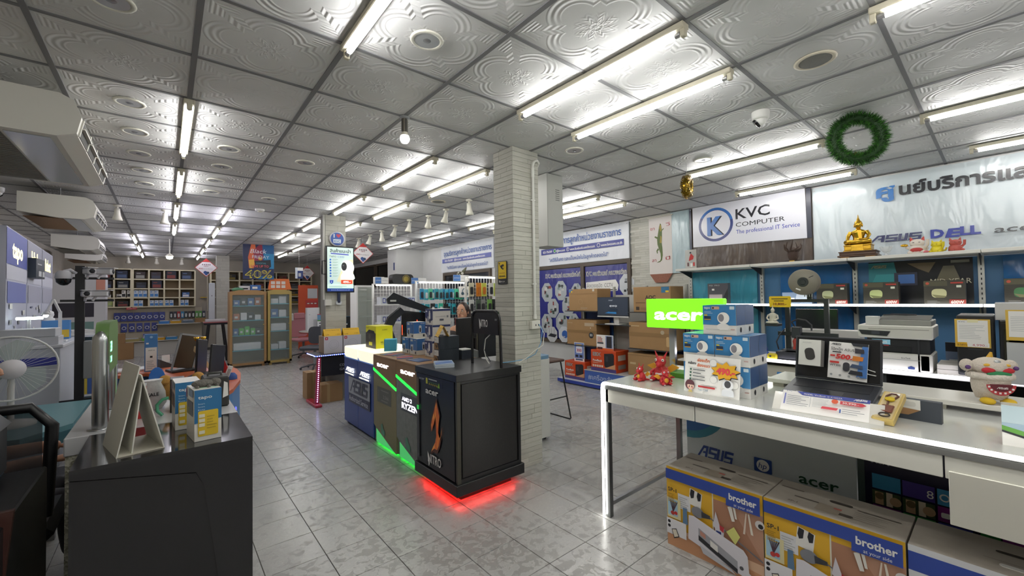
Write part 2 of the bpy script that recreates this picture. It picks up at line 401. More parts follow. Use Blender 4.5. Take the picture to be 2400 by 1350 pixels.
# ---------------------------------------------------------------- ceiling fittings
def downlight(x, y, r, label, grp='recessed ceiling downlights'):
    t = T('downlight', label, 'downlight', (x, y, CEIL), 0, grp)
    P('rim', MB(mt('dad8cc', .4)).lathe([(r,0),(r*1.03,-.004),(r*.98,-.009),(r*.80,-.010),(r*.76,0)], n=20), t)
    P('reflector', MB(mt('c4c6ca', .3, .35)).lathe([(r*.77,-.008),(r*.70,-.001),(r*.34,-.0005)], n=20), t)
    P('lamp', MB(mt('8f9196', .25, .5)).lathe([(r*.36,-.001),(r*.34,-.006),(r*.2,-.009),(0,-.01)], n=14), t); return t
for x, y, l in ((1.014,1.853,'large silver recessed downlight near the bare bulb'), (-.186,2.453,'silver recessed downlight cut by the top edge of the picture'),
  (-.186,3.653,'nearest silver downlight of the column left of the tube row'), (-.186,4.253,'second silver downlight of the column left of the tube row'), (-.186,4.853,'third downlight of the column left of the tube row'),
  (-.186,5.453,'fourth downlight of the column left of the tube row'), (-.186,6.053,'fifth downlight of the column left of the tube row'), (-.186,6.653,'sixth downlight of the column left of the tube row'),
  (.414,4.253,'nearest downlight of the column right of the tube row'), (.414,4.853,'second downlight of the column right of the tube row'), (.414,5.453,'third downlight of the column right of the tube row'), (.414,6.053,'fourth downlight of the column right of the tube row'),
  (1.014,4.253,'single downlight between the bulb and the left tube row'), (1.014,6.053,'far single downlight in front of the smoke detector'), (2.814,2.453,'silver downlight right of the front pillar'),
  (4.014,1.853,'downlight behind the gold tinsel wreath')): downlight(x, y, .082, l)
def speaker(x, y, label):
    t = T('ceiling_speaker', label, 'speaker', (x, y, CEIL), 0, 'round ceiling loudspeakers')
    P('rim', MB(mt('cfc8b4', .5)).lathe([(.10,0),(.102,-.004),(.09,-.008),(.078,-.006)], n=22), t)
    P('grille', MB(mt('6f6e68', .7, bs=400, bd=.5)).lathe([(.082,-.003),(.08,-.006),(0,-.007)], n=22), t)
speaker(2.814, .653, 'round grey ceiling speaker left of the green wreath'); speaker(2.83, 4.9, 'small round grey ceiling speaker behind the front pillar')
# hanging bulb
t = T('hanging_bulb', 'bare white LED bulb in a socket hanging from the ceiling', 'light bulb', (1.32, 2.753, CEIL))
P('ceiling_rose', MB(GREY).lathe([(.035,0),(.035,-.012),(.02,-.018),(0,-.018)], n=14), t)
P('stem', MB(mt('77736a', .35, .7)).cyl((0,0,-.015), (0,0,-.115), .021, n=14), t)
m = MB(DARK)
for a in range(4): m.box(.0205*math.cos(a*PI/2)-.003, .0205*math.cos(a*PI/2)+.003, .0205*math.sin(a*PI/2)-.003, .0205*math.sin(a*PI/2)+.003, -.11, -.02)
P('stem_slot', m, t)
P('bulb_neck', MB(mt('d9d4c4', .4)).lathe([(.02,-.112),(.022,-.125),(.03,-.14)], n=14), t)
P('bulb', MB(mt('fffbea', .3, e=7)).lathe([(.029,-.139),(.034,-.155),(.033,-.172),(.022,-.19),(0,-.197)], n=16), t)
# spot heads
def spot(x, y, rz, tilt, label):
    t = T('spotlight', label, 'spotlight', (x, y, CEIL), rz, 'cream ceiling spotlights')
    P('canopy', MB(CREAM).lathe([(.045,0),(.045,-.015),(.03,-.025),(0,-.025)], n=12), t)
    P('arm', MB(CREAM).cyl((0,0,-.02), (0,0,-.075), .011, n=8), t)
    M = Matrix.Translation((0,0,-.075)) @ Matrix.Rotation(tilt, 4, 'X')
    h = MB(CREAM).lathe([(.0,.03),(.028,.028),(.03,-.02),(.034,-.06),(.048,-.10),(.055,-.13),(.05,-.13),(.03,-.09)], n=14).xf(M); P('lamp_head', h, t)
    P('lens', MB(mt('bdbdb6', .25)).lathe([(.047,-.112),(.03,-.114),(0,-.115)], n=12).xf(M), t)
for k, (x, y) in enumerate(((3.105,4.57),(3.16,5.25),(3.18,5.82),(3.10,6.32),(3.127,6.94),(3.156,7.6),(3.169,8.23),(3.155,8.82))):
    spot(x, y, (k*1.3) % 2-1, (.15,.3,.75,.2,.5,.35,.3,.35)[k], 'cream ceiling spotlight, %s of the line right of the television pillar' % ('nearest second third fourth fifth sixth seventh farthest'.split()[k]))
spot(-.50, 7.6, 0, .15, 'cream ceiling spotlight beside the second air conditioner'); spot(-.01, 7.63, .4, .1, 'cream ceiling spotlight left of the tube row')
for x, l in ((-.80,'leftmost'), (-.2,'middle'), (.36,'rightmost')): spot(x, 15.6, 0, .5, 'small cream ceiling spotlight, %s over the cubby shelves' % l)
t = T('pendant_lamp', 'thin rod pendant with a lit round lamp in the far aisle', 'pendant lamp', (.06, 11.1, CEIL))
P('rod', MB(CREAM).cyl((0,0,0), (0,0,-.33), .008, n=6), t); P('shade', MB(CREAM).lathe([(.02,-.3),(.05,-.33),(.07,-.36)], n=12), t)
P('bulb', MB(mt('fffdf0', .4, e=14)).ball((0,0,-.385), (.055,.055,.035)), t)
# cameras on the ceiling
def dome(x, y, rz, label):
    t = T('dome_camera', label, 'security camera', (x, y, CEIL), rz, 'white turret cameras')
    P('base', MB(WHITE).lathe([(.058,0),(.06,-.012),(.056,-.045),(.047,-.06),(0,-.06)], n=18), t)
    M = Matrix.Translation((0,-.004,-.056)) @ Matrix.Rotation(.9, 4, 'X')
    e = P('turret', MB(WHITE).ball((0,0,-.008), .042, 16, 10).xf(M), t)
    P('lens_window', MB(mt('101114', .12)).lathe([(.036,-.036),(.034,-.047),(.015,-.050),(0,-.051)], n=18).xf(M), e)
dome(3.30, 1.10, .35, 'white turret security camera left of the green wreath'); dome(-1.45, 7.2, -.6, 'white turret security camera above the left display panels')
t = T('smoke_detector', 'small round white smoke detector on the far ceiling', 'smoke detector', (1.03, 6.82, CEIL))
P('base', MB(WHITE).lathe([(.06,0),(.06,-.02),(.05,-.03),(0,-.03)], n=16), t); P('chamber', MB(CREAM).lathe([(.03,-.03),(.03,-.042),(0,-.045)], n=12), t)
# wreaths
def wreath(loc, R, r, n, cols, star, label, name, tilt):
    t = T(name, label, 'wreath', loc); rnd = random.Random(4)
    P('core', MB(cols[0]).tube([(R*math.cos(a*PI/12), 0, R*math.sin(a*PI/12)) for a in range(24)], r*.45, 8, True), t)
    m = MB()
    for i in range(n):
        a = rnd.random()*2*PI; b = rnd.random()*2*PI; L = r*rnd.uniform(.75, 1.15)
        c = Vector((R*math.cos(a), 0, R*math.sin(a))); rad = Vector((math.cos(a), 0, math.sin(a)))
        d = (rad*math.cos(b)+Vector((0,1,0))*math.sin(b)); tn = Vector((-math.sin(a), 0, math.cos(a)))
        d = (d+tn*rnd.uniform(-.4,.4)).normalized(); s_ = d.cross(tn).normalized(); m.use(cols[i % len(cols)])
        if star:
            q = c+d*L*.85; u, v = tn, s_; k = .011; pts = [q+u*math.cos(j*PI/5+b)*(k if j % 2 else k*.42)+v*math.sin(j*PI/5+b)*(k if j % 2 else k*.42) for j in range(10)]
            m.add(pts, [list(range(10))])
        else: m.add([c+d*r*.25-tn*.0022, c+d*r*.25+tn*.0022, c+d*L+tn*.0008], [(0,1,2)]); 
    P('tinsel', m, t, kind='stuff'); t.rotation_euler = tilt
    P('hanger', MB(mt('b9b9b4', .5)).cyl((0,0,R), (0,0,CEIL-loc[2]), .0015, n=5), t); return t
wt = wreath((3.85, .655, 2.60), .150, .062, 6500, [mt('23481c', .6), mt('1b3a17', .6), mt('4c9032', .55)], False, 'green tinsel wreath hanging from the ceiling with a red bow', 'tinsel_wreath', (0, 0, -.93))
P('bow', MB(mt('b02a2a', .5)).prism([(-.03,-.01),(.03,-.012),(.002,.028)], 'y', -.01, .01).xf(Matrix.Translation((-.02,0,-.125))), wt)
wreath((3.97, 2.0, 2.555), .075, .052, 1500, [mt('b08a2a', .28, .9), mt('8a6d1c', .3, .9), mt('5c4a14', .4, .6), mt('e8c860', .2, .9)], True, 'gold star tinsel wreath hanging near the logo banner', 'star_garland', (0, 0, .25))
# ---------------------------------------------------------------- suspended air conditioners
MAC = mt('d6d4cb', .45); MACG = mt('6b6862', .6); MBRN = mt('7b5a3c', .7)
def aircon(x1, y0, L, D, z0, label, brown=False):
    t = T('air_conditioner', label, 'air conditioner', (x1, y0, z0), 0, 'ceiling suspended air conditioners'); H = .25
    prof = [(-D,.07),(-D,H),(-.09,H),(-.03,.22),(0,.13),(-.02,.03),(-.10,0),(-D*.5,.0),(-D,.04)]
    P('body', MB(MAC).prism(prof, 'y', 0, L), t)
    for y in (0, L-.02): P('end_cap', MB(mt('dad8d0', .45)).prism([(a*1.005+.002, b_*1.01-.001) for a, b_ in prof], 'y', y-.012, y+.02), t)
    g_ = MB(MBRN if brown else MACG).box(-D+.03, -D*.45, .06, L-.06, -.004, .002)
    gp = P('intake_grille', g_, t); n = 3
    if not brown:
        for k in range(26): P('slat', MB(mt('8a877e', .5)).box(-D+.035, -D*.46, .07+k*(L-.15)/26, .08+k*(L-.15)/26, -.008, -.003), gp)
    P('cover_panel', MB(mt('bfc3c6', .16, .2)).box(-D*.43, -.13, .05, L-.05, -.004, .004), t)
    sl = [(-.0,.125),(-.018,.035),(-.024,.036),(-.006,.126)]
    P('outlet_opening', MB(mt('2b2a28', .7)).prism([(.003,.123),(-.016,.036),(-.022,.038),(-.004,.125)], 'y', .05, L-.05), t)
    for k in range(4):
        y = .05+k*(L-.1)/4
        P('louvre', MB(MAC).prism([(.012,.085),(.010,.078),(-.012,.080),(-.012,.086)], 'y', y+.01, y+(L-.1)/4-.01), t)
        P('outlet_divider', MB(MAC).prism([(.008,.13),(-.012,.03),(-.022,.033),(-.004,.13)], 'y', y-.008, y+.008), t)
    for y in (.1, L-.1): P('hanger_rod', MB(GREY).cyl((-D*.5,y,H), (-D*.5,y,CEIL-z0), .006, n=6), t)
    return t
aircon(-.385, 3.48, 1.36, .72, 2.45, 'cream suspended air conditioner nearest the camera with dark intake grille')
aircon(-.62, 6.75, 1.12, .60, 2.45, 'cream suspended air conditioner, second from the front, with brown filter', True)
aircon(-.92, 10.55, .95, .60, 2.45, 'cream suspended air conditioner, third from the front')
aircon(-1.12, 13.4, 1.0, .60, 2.47, 'cream suspended air conditioner, farthest one near the back wall', True)
# ---------------------------------------------------------------- hanging grey cabinet and conduit on the front pillar
t = T('hanging_cabinet', 'grey steel cabinet with louvre slots hanging beside the front pillar', 'cabinet', (3.08, 3.07, 2.02))
P('body', MB(mt('b9bab4', .4)).rbox(0, .24, 0, .26, 0, .775, .004), t)
for k in range(6): P('louvre_slot', MB(mt('4a4a48', .6)).box(.125, .185, -.002, .003, .50+k*.022, .505+k*.022), t)
P('door_seam', MB(mt('8d8e88', .5)).box(.0, .004, -.0015, .002, .01, .765), t)
t = T('conduit', 'white plastic conduit pipe running down the front pillar', 'pipe', (2.52, 2.69, 0))
P('pipe', MB(mt('dcdcd6', .4)).tube([(0,0,1.30),(0,0,2.66)]+[(.0+.05*(1-math.cos(a)), -.004*math.sin(a), 2.66+.055*math.sin(a)) for a in (.4,.8,1.2,PI/2)]+[(.10,.03,2.712),(.14,.10,2.69),(.15,.16,2.63),(.152,.2,2.58)], .0125, 10), t)
P('sleeve', MB(mt('e2e2dc', .4)).cyl((0,0,2.56), (0,0,2.64), .0155, n=10), t)
P('sleeve', MB(mt('e2e2dc', .4)).cyl((0,0,1.29), (0,0,1.33), .0165, .0145, n=10), t)
for z in (1.6, 2.35): P('pipe_clip', MB(mt('e2e2dc', .4)).box(-.022, .022, -.004, .018, z-.006, z+.006), t)
t = T('wall_outlet', 'white surface power outlet with plugged cables on the front pillar', 'power outlet', (2.52, 2.71, 1.235))
P('box', MB(mt('dedcd2', .4)).rbox(-.055, .045, -.042, 0, -.035, .04, .004), t)
for x in (-.012, .02): P('socket', MB(INK).box(x-.004, x+.004, -.044, -.041, -.008, .008), t)
S('power_cable', 'blue cable looping from the pillar outlet to the black kiosk', 'cable', MB(mt('6f9fc4', .4)).tube([(2.545,2.665,1.24),(2.55,2.63,1.19),(2.52,2.62,1.08),(2.45,2.62,.99),(2.34,2.63,.955),(2.2,2.64,.95),(2.12,2.68,.945)], .004, 6))
S('power_cable', 'white cable looping from the pillar outlet to the black kiosk', 'cable', MB(mt('dcdad0', .4)).tube([(2.548,2.66,1.235),(2.562,2.62,1.16),(2.535,2.61,1.06),(2.43,2.61,1.02),(2.33,2.61,.965),(2.24,2.6,.94)], .004, 6))
# ---------------------------------------------------------------- CCTV sign on the pillar
t = T('camera_warning_sign', 'yellow and black CCTV warning sign on the front pillar', 'sign', (2.295, 2.90, 1.60))
P('plate', MB(mt('1c1d20', .4)).prism([(a, b_) for a, b_ in rrect(-.105, .025, 0, .205, .01)], 'x', -.004, 0), t)
f = Face((-.0045, .02, .0), NY, UZ); Y_ = mt('e3c217', .45)
f.rr(.004, .05, .112, .15, .007, Y_); f.poly([(.028,.165),(.07,.178),(.085,.172),(.086,.14),(.07,.128),(.045,.142)], INK); f.disc(.076,.15,.013,Y_); f.ring(.076,.15,.012,.003,INK)
f.poly([(.012,.192),(.032,.192),(.032,.186),(.024,.184),(.03,.17),(.024,.168),(.018,.184),(.012,.186)], INK)
f.rect(.02, .098, .08, .004, mt('a8701c',.5)); f.text(.06, .065, .016, 'กล้องวงจรปิด', INK, .085, 'C', .02)
f.disc(.026, .026, .009, WHITE); f.disc(.027,.027,.004,INK); f.text(.038, .021, .010, 'tp-link   tapo', WHITE, .06, 'L', .02); f.rect(.03,.012,.06,.002,GREY); f.done(t, 'sign_print')
# ---------------------------------------------------------------- diamond hanging signs and posters
def diamond(loc, s, rz, label):
    t = T('hanging_sign', label, 'sign', loc, rz, 'red and white diamond signs')
    R_ = mt('b8302e', .5); d = [(0,-s),(s,0),(0,s),(-s,0)]
    P('board', MB(R_).prism(d, 'y', -.004, .004), t)
    f = Face((0,-.0045,0), UX, UZ); k = s*.93
    f.poly([(0,-k),(k,0),(k*.36,k*.64),(-k*.36,k*.64),(-k,0)], mt('e4dfe0', .5)); f.poly([(0,k*.98),(k*.36,k*.66),(-k*.36,k*.66)], R_)
    for q in range(5): f.rect((-.36+q*.16)*s, .26*s, .08*s, .12*s, mt('5a3a44',.5))
    f.text(0, .12*s, .09*s, 'NEW', mt('8a3a3e',.5), .4*s, 'C', .02); f.text(-.62*s, -.18*s, .13*s, 'KVC', mt('b02a30',.5), .34*s, 'L', .03); f.text(-.24*s, -.17*s, .07*s, 'Pre ser Network', INK, .8*s, 'L')
    f.disc(-.08*s, -.52*s, .16*s, mt('2f4a86',.5)); f.disc(.14*s, -.55*s, .13*s, mt('27425e',.5)); f.disc(0, -.7*s, .12*s, mt('31508f',.5)); f.done(t, 'sign_print')
    P('cord', MB(LGREY).cyl((0,0,s), (0,0,CEIL-loc[2]), .002, n=4), t)
diamond((3.05, 8.3, 2.42), .21, -.05, 'red and white diamond sign hanging right of the television')
diamond((.80, 13.2, 2.37), .24, 0, 'red and white diamond sign hanging before the cubby shelves')
diamond((3.2, 13.2, 2.30), .22, .3, 'red and white diamond sign hanging left of the television')
t = T('sale_poster', 'hanging Black Friday sale poster reading 40 percent', 'poster', (1.645, 11.05, 1.99))
P('sheet', MB(mt('16204a', .4)).box(-.31, .31, -.004, .004, 0, .80), t); f = Face((-.31, -.0045, 0), UX, UZ)
f.rect(.30,0,.32,.8,mt('1d5a8e',.5)); f.rect(.42,.2,.2,.4,mt('2a86b8',.5)); f.poly([(.16,.8),(.24,.8),(.27,.5),(.20,.2),(.12,.25),(.10,.5)], mt('d0643c',.5)); f.poly([(.2,.66),(.32,.8),(.38,.8),(.40,.5),(.36,.3),(.24,.3)], mt('8e2440',.5)); f.poly([(.11,.44),(.22,.46),(.22,.3),(.14,.22)], mt('e0b04a',.5)); f.disc(.34,.48,.04,mt('d8a030',.5))
f.poly([(.22,.42),(.55,.46),(.56,.30),(.50,.24),(.26,.26)], mt('1a2430',.5)); f.text(.14,.60,.10,'Black', mt('e8e6ea',.5), .32, 'L', 0, .25); f.text(.18,.48,.075,'FRIDAY', mt('d8e4f0',.5), .34, 'L'); f.text(.36,.355,.035,'COCKTAIL', mt('58b0c0',.5), .2,'C'); f.text(.33,.275,.055,'SAVE UP TO', mt('d0505a',.5), .36, 'C',.02)
f.rect(0,.08,.62,.17,mt('12214e',.5)); f.text(.31,.03,.19,'40%', mt('c2b23a',.4), .54, 'C', .02); f.text(.31,.048,.155,'40%', mt('22304e',.5), .49, 'C', -.012); f.done(t, 'poster_print')
P('cord', MB(LGREY).cyl((-.25,0,.8), (-.25,0,.81), .003, n=4), t)
for i, (x, y, z, l) in enumerate(((2.62, 11.6, 2.05, 'blue and white dangling product card left of the television'), (3.15, 9.9, 2.42, 'blue and white dangling box card beside the television edge'))):
    t = T('dangling_card', l, 'card', (x, y, z)); P('card', MB(WHITE).box(-.09,.09,-.01,.01,0,.28), t)
    f = Face((-.09,-.0105,0), UX, UZ); f.rect(.05,.0,.13,.2,NAVY); f.rect(.07,.05,.06,.09,LGREY); f.rect(0,0,.05,.28,mt('c9d2dd',.5)); f.done(t, 'card_print')
    P('cord', MB(LGREY).cyl((0,0,.28), (0,0,CEIL-z), .002, n=4), t)
# ================================================================= front display desk on the right
DZ = .90
desk = T('display_desk', 'white display desk with LED lit front edge and steel legs', 'desk', (2.28, 1.77, 0))
LX = MB(mt('d5d6d0', .12, coat=.4)).rbox(0, .98, -2.5, 0, DZ-.02, DZ, .003)
P('desk_top', LX, desk)
P('edge_trim', MB(STEEL).box(-.006, .02, -2.5, 0, DZ-.045, DZ-.021), desk)
MF = mt('d9d8cf', .4)
for a, b_ in ((-.02, -.63), (-.636, -1.6), (-1.606, -2.5)): P('fascia_panel', MB(MF).rbox(.0, .014, b_, a, .768, .855, .002), desk)
P('acrylic_holder', MB(mt('cfcdc2', .15)).rbox(-.008, 0, -2.4, -1.615, .60, .80, .002), desk)
for x in (.0, .94):
    for y in (-.03, -2.46): P('leg', MB(mt('7d7f80', .3, .9)).box(x, x+.035, y-.01, y+.025, 0, .88), desk)
P('led_strip', MB(LED).tube([(-.012,.002,.01),(-.012,.002,.5),(-.012,.0,.86)]+[(-.012,-.025*(1-math.cos(a)),.872+.025*math.sin(a)) for a in (.5,1,1.5)]+[(-.012,-1.2,.897),(-.012,-2.5,.897)], .0085, 6), desk)
for z in (.25, .55, .75): P('cable_tie', MB(WHITE).box(-.022, .036, -.004, .002, z, z+.006), desk)
P('end_fascia', MB(MF).box(.03, .95, -.012, 0, .79, .855), desk)
P('foot_rail', MB(STEEL).box(.04, .95, -.02, .0, .06, .085), desk)
# raised ledge at the back of the desk
lg = T('riser_ledge', 'white raised ledge along the back of the display desk', 'shelf', (2.925, .98, DZ))
P('riser_top', MB(mt('d6d4cb', .25)).rbox(0, .32, -1.6, 0, .025, .05, .003), lg)
for y in (-1.5, -.75, -.05): P('riser_block', MB(mt('c6c2b4', .4)).box(.03, .30, y-.03, y+.03, 0, .025), lg)
# advertising board under the desk
ad = T('advert_board', 'white board with ASUS, hp and acer logos under the display desk', 'board', (2.86, 1.485, 0))
P('panel', MB(mt('cbd3d6', .18)).box(0, .02, -.945, 0, .0, .77), ad)
f = Face((-.0005, 0, 0), NY, UZ); DB = mt('23408a', .4)
f.poly(arc(.0, .77, .30, -PI/2, 0, 10)+[(0,.77)], mt('3f8aa0', .4)); f.poly(arc(.0, .77, .25, -PI/2, 0, 10)+[(0,.77)], mt('3a6db0', .4))
def asus(f, x, y, h, m, w=None, hole=None):
    """angular ASUS style wordmark drawn in strokes"""
    W = w or h*3.6; k = W/3.6; t = .26*h; S_ = lambda *p: f.poly([(x+a*k+b_*h*.18, y+b_*h) for a, b_ in p], m)
    S_((0,0),(.22,0),(.72,1),(.5,1)); S_((.5,1),(1.05,1),(1.05,.8),(.55,.8)); S_((.82,0),(1.05,0),(1.05,1),(.82,1)); S_((.55,.38),(.95,.38),(.95,.55),(.6,.55))
    for o in (1.15, 2.75):
        S_((o,.80),(o+.82,.80),(o+.82,1),(o,1)); S_((o,.42),(o+.82,.42),(o+.82,.6),(o,.6)); S_((o,0),(o+.82,0),(o+.82,.2),(o,.2)); S_((o,.5),(o+.2,.5),(o+.2,1),(o,1)); S_((o+.62,0),(o+.82,0),(o+.82,.5),(o+.62,.5))
    S_((2.02,0),(2.24,0),(2.24,1),(2.02,1)); S_((2.45,0),(2.67,0),(2.67,1),(2.45,1)); S_((2.02,0),(2.67,0),(2.67,.2),(2.02,.2))
    return f
asus(f, .07, .355, .085, DB, .235); f.rr(.44,.37,.10,.085,.006,mt('2a4a8e',.4)); f.disc(.49,.412,.036,WHITE); f.text(.487,.395,.035,'hp',mt('2a4a8e',.4),.045,'C',0,.2)
f.text(.68,.375,.06,'acer',mt('1f4a34',.4),.19,'L',.015); f.done(ad, 'logo_print')
wb = T('screen_poster', 'dark poster of a tile start screen under the display desk', 'poster', (2.86, .535, 0))
P('panel', MB(mt('23223a', .15)).box(0, .02, -1.25, 0, 0, .77), wb)
f = Face((-.0005, 0, 0), NY, UZ); f.rect(0,0,.03,.77,mt('3c4a48',.3)); f.text(.055,.585,.035,'Start',mt('c9c9d2',.4),.075)
TL = {'b':'3a86b0','p':'4a3a8a','g':'2c8a3e','m':'7a2a78','i':'3a3f94','r':'9a2a2a','o':'b04a24','l':'4a9ac8'}
for x, y, w_, h_, c in ((.06,.455,.11,.075,'b'),(.06,.30,.11,.07,'m'),(.177,.455,.115,.075,'p'),(.177,.30,.115,.07,'g'),(.177,.225,.115,.07,'b'),(.30,.455,.052,.075,'l'),(.357,.455,.055,.075,'g'),(.30,.378,.052,.07,'m'),(.357,.378,.055,.07,'i'),(.30,.30,.112,.072,'i'),(.435,.305,.06,.07,'g'),(.50,.305,.06,.07,'m'),(.435,.23,.06,.07,'o'),(.50,.23,.06,.07,'r'),(.60,.455,.1,.075,'b'),(.60,.38,.1,.07,'g')):
    f.rect(x, y, w_, h_, mt(TL[c], .3))
PH = [mt('6b5a3c',.4), mt('b89a78',.4), mt('3a4a2c',.4), mt('d8c8b0',.4)]
for x, y, w_, h_ in ((.06,.378,.11,.07),(.177,.378,.115,.07),(.30,.225,.112,.07)):
    f.rect(x,y,w_,h_,PH[2]); f.rect(x+w_*.1,y,w_*.3,h_*.9,PH[1]); f.disc(x+w_*.26,y+h_*.62,h_*.25,PH[0]); f.rect(x+w_*.5,y,w_*.22,h_,PH[3]); f.disc(x+w_*.82,y+h_*.45,h_*.32,PH[1])
f.poly([(.435,.53),(.56,.50),(.56,.46),(.435,.50)],mt('a8543a',.3)); f.poly([(.435,.49),(.56,.455),(.56,.39),(.435,.40)],mt('2f6ab0',.3)); f.poly([(.435,.40),(.56,.41),(.56,.38),(.435,.385)],mt('5aa0a8',.3))
f.text(.265,.475,.04,'8',WHITE); f.ring(.326,.495,.018,.006,WHITE); f.rr(.372,.475,.026,.03,.004,WHITE); f.rr(.312,.40,.03,.025,.006,WHITE); f.rr(.37,.40,.03,.02,.009,WHITE); f.poly([(.34,.35),(.37,.35),(.362,.325),(.36,.31),(.35,.31),(.348,.325)],WHITE); f.rr(.10,.322,.03,.025,.004,WHITE); f.rr(.45,.33,.032,.022,.01,WHITE); f.rr(.513,.325,.035,.028,.005,WHITE); f.ring(.465,.265,.02,.004,mt('e0a080',.4)); f.rr(.513,.25,.035,.025,.004,mt('e0b0b0',.4))
f.done(wb, 'screen_print')
# ---------------------------------------------------------------- printer cartons under the desk
MTOP = mt('a79f93', .7, v=.1, bs=20, bd=.04); BRB = mt('2b459a', .45); BRY = mt('dfae2e', .5); PINK = mt('b98f78', .5)
def printer_box(y1, label, full):
    W, H, D = .525, .46, .30
    t = T('printer_box', label, 'box', (2.312, y1, 0), 0, 'printer cartons under the display desk')
    P('carton', MB(MTOP).rbox(0, D, -W+.004, 0, 0, H, .002), t)
    f = Face((-.0005, 0, 0), NY, UZ); w_ = W-.004
    f.rect(0, 0, w_, H, BRY if full else mt('d8dade', .4))
    if full:
        f.rect(w_*.52,0,w_*.48,H*.78,PINK); f.poly([(w_*.52,.36),(w_*.7,.36),(w_,.12),(w_,.03),(w_*.52,.2)],mt('a87a60',.5)); f.rect(w_*.515,.1,.006,H*.68,mt('e0dccb',.5))
        f.rect(0,0,w_,.11,mt('d9b496',.5)); f.poly([(0,.0),(w_,0),(w_,.06),(0,.10)],mt('c8946e',.5))
        f.rect(.07,.235,.075,.085,mt('dfe0e4',.5)).lines(.076,.24,.06,.07,6,LGREY); f.poly([(.145,.375),(.215,.36),(.205,.275),(.135,.285)],WHITE); f.poly([(.15,.372),(.172,.366),(.166,.325),(.15,.318),(.144,.34)],INK); f.poly([(.19,.366),(.21,.358),(.205,.32),(.19,.315),(.184,.34)],INK)
        f.rect(.004,.165,.082,.115,mt('ded6a8',.5)); f.rect(.008,.178,.06,.095,mt('a8cbe0',.5))
        for q in range(5): f.poly([(.02+q*.011,.265),(.026+q*.011,.265),(.042,.20),(.038,.20)],mt('4a3440',.5))
        f.disc(.038,.195,.012,mt('b03a34',.5)); f.disc(.058,.2,.01,mt('c0302c',.5)); f.poly([(.10,.16),(.13,.16),(.125,.25),(.102,.25)],mt('5a7a9a',.4)); f.rect(.0,.07,.12,.09,mt('e4e4e8',.5)); f.disc(.016,.14,.009,INK); f.disc(.016,.115,.009,INK); f.poly([(.03,.10),(.06,.112),(.078,.07),(.045,.05)],INK); f.poly([(.034,.098),(.058,.107),(.072,.072),(.047,.058)],mt('e0d8c8',.5))
        f.disc(.19,.255,.036,mt('8d8f96',.25,.5),.03); f.poly([(.21,.27),(.26,.262),(.262,.245),(.212,.235)],mt('35363c',.4)); f.poly([(.26,.256),(.26,.249),(w_,.128),(w_,.136)],mt('6a6a72',.4))
        f.poly([(.29,.30),(.31,.235),(.335,.225),(.33,.17),(.29,.165),(.285,.21),(.275,.22)],mt('d4d0d8',.5)); f.poly([(.292,.2),(.318,.2),(.318,.175),(.29,.175)],mt('2f3f86',.5)); f.poly([(.31,.235),(.335,.23),(.33,.2),(.312,.21)],mt('b0323a',.5))
        f.poly([(.355,.35),(.375,.36),(.39,.285),(.375,.28)],mt('e6e2da',.5)); f.poly([(.38,.36),(.392,.36),(.402,.30),(.392,.30)],mt('e6e2da',.5)); f.poly([(.385,.255),(.415,.215),(.39,.165),(.345,.215)],mt('d6d67c',.5)); f.poly([(.445,.35),(.45,.35),(.44,.24),(.43,.24)],mt('e0d0c0',.5)); f.poly([(.455,.35),(.462,.35),(.48,.25),(.468,.25)],mt('e6ded0',.5)); f.disc(w_-.01,.315,.022,mt('d6d2d0',.5)); f.disc(w_-.006,.31,.012,INK)
        # printed printer
        f.poly([(.14,.245-.02),(.17,.25-.02),(.43,.155),(.45,.13),(.455,.05),(.49,.03),(.49,-.0+.005),(.135,.09)],mt('dcdae2',.45)); f.poly([(.195,.175),(.40,.085),(.40,.018),(.195,.105)],mt('9fa0a8',.45)); f.poly([(.195,.135),(.40,.045),(.40,.022),(.195,.108)],mt('2a2a30',.4)); f.poly([(.26,.135),(.30,.118),(.30,.085),(.26,.102)],WHITE); f.poly([(.205,.165),(.235,.152),(.235,.128),(.205,.14)],mt('c08a7a',.5)); f.poly([(.20,.085),(.37,.03),(.39,.012),(.22,.045)],mt('c4c6ce',.4)); f.disc(.42,.06,.01,mt('55555c',.4))
        f.text(.018,.325,.022,'SP-1',INK,.052,'L',.02); f.lines(.018,.265,.05,.052,6,mt('a8821e',.5))
        f.rect(.006,H-.065,w_-.012,.058,BRB); f.rect(.35,H-.10,w_-.356,.04,BRB)
        f.text(.365,H-.064,.034,'brother',WHITE,.135,'L',.03); f.text(.39,H-.092,.016,'at your side',WHITE,.092)
    else:
        f.rect(0,H-.10,w_,.075,BRB); f.text(.22,.25,.05,'brother',BRB,.2,'L',.03)
    f.done(t, 'front_print')
    f = Face((0, 0, H), NY, UX)
    if full:
        f.text(.09,.05,.016,'SP-1',mt('6a6158',.6),.04,'L',.02); f.rect(.10,.12,.13,.012,mt('5e564e',.6)); f.rect(.02,.2,.10,.01,mt('6a6158',.6)); f.rect(.20,.045,.09,.085,mt('978c7c',.6)); f.rect(.262,.105,.03,.014,mt('b0574c',.6)); f.lines(.335,.06,.14,.10,5,mt('8d857a',.6),.2); f.rect(.34,.165,.15,.008,mt('6a6158',.6))
    f.poly(rrect(.23,.32,.175,.197,.011), mt('3a332c',.8)); 
    if not full: f.rect(.42,.03,.04,.02,mt('a8323a',.6)); f.rect(.2,.1,.1,.004,mt('8a8278',.6))
    f.done(t, 'top_print')
    P('carry_slot', MB(mt('e2e0da' if not full else '4a423a', .5)).prism(rrect(.06,.085,-.34,-.24,.012), 'z', H-.001, H+.0015), t)
printer_box(1.334, 'printer carton with yellow photo front, leftmost under the desk', True)
printer_box(.808, 'printer carton with yellow photo front, in the middle under the desk', True)
printer_box(.280, 'printer carton with plain white front and blue stripe under the desk', False)
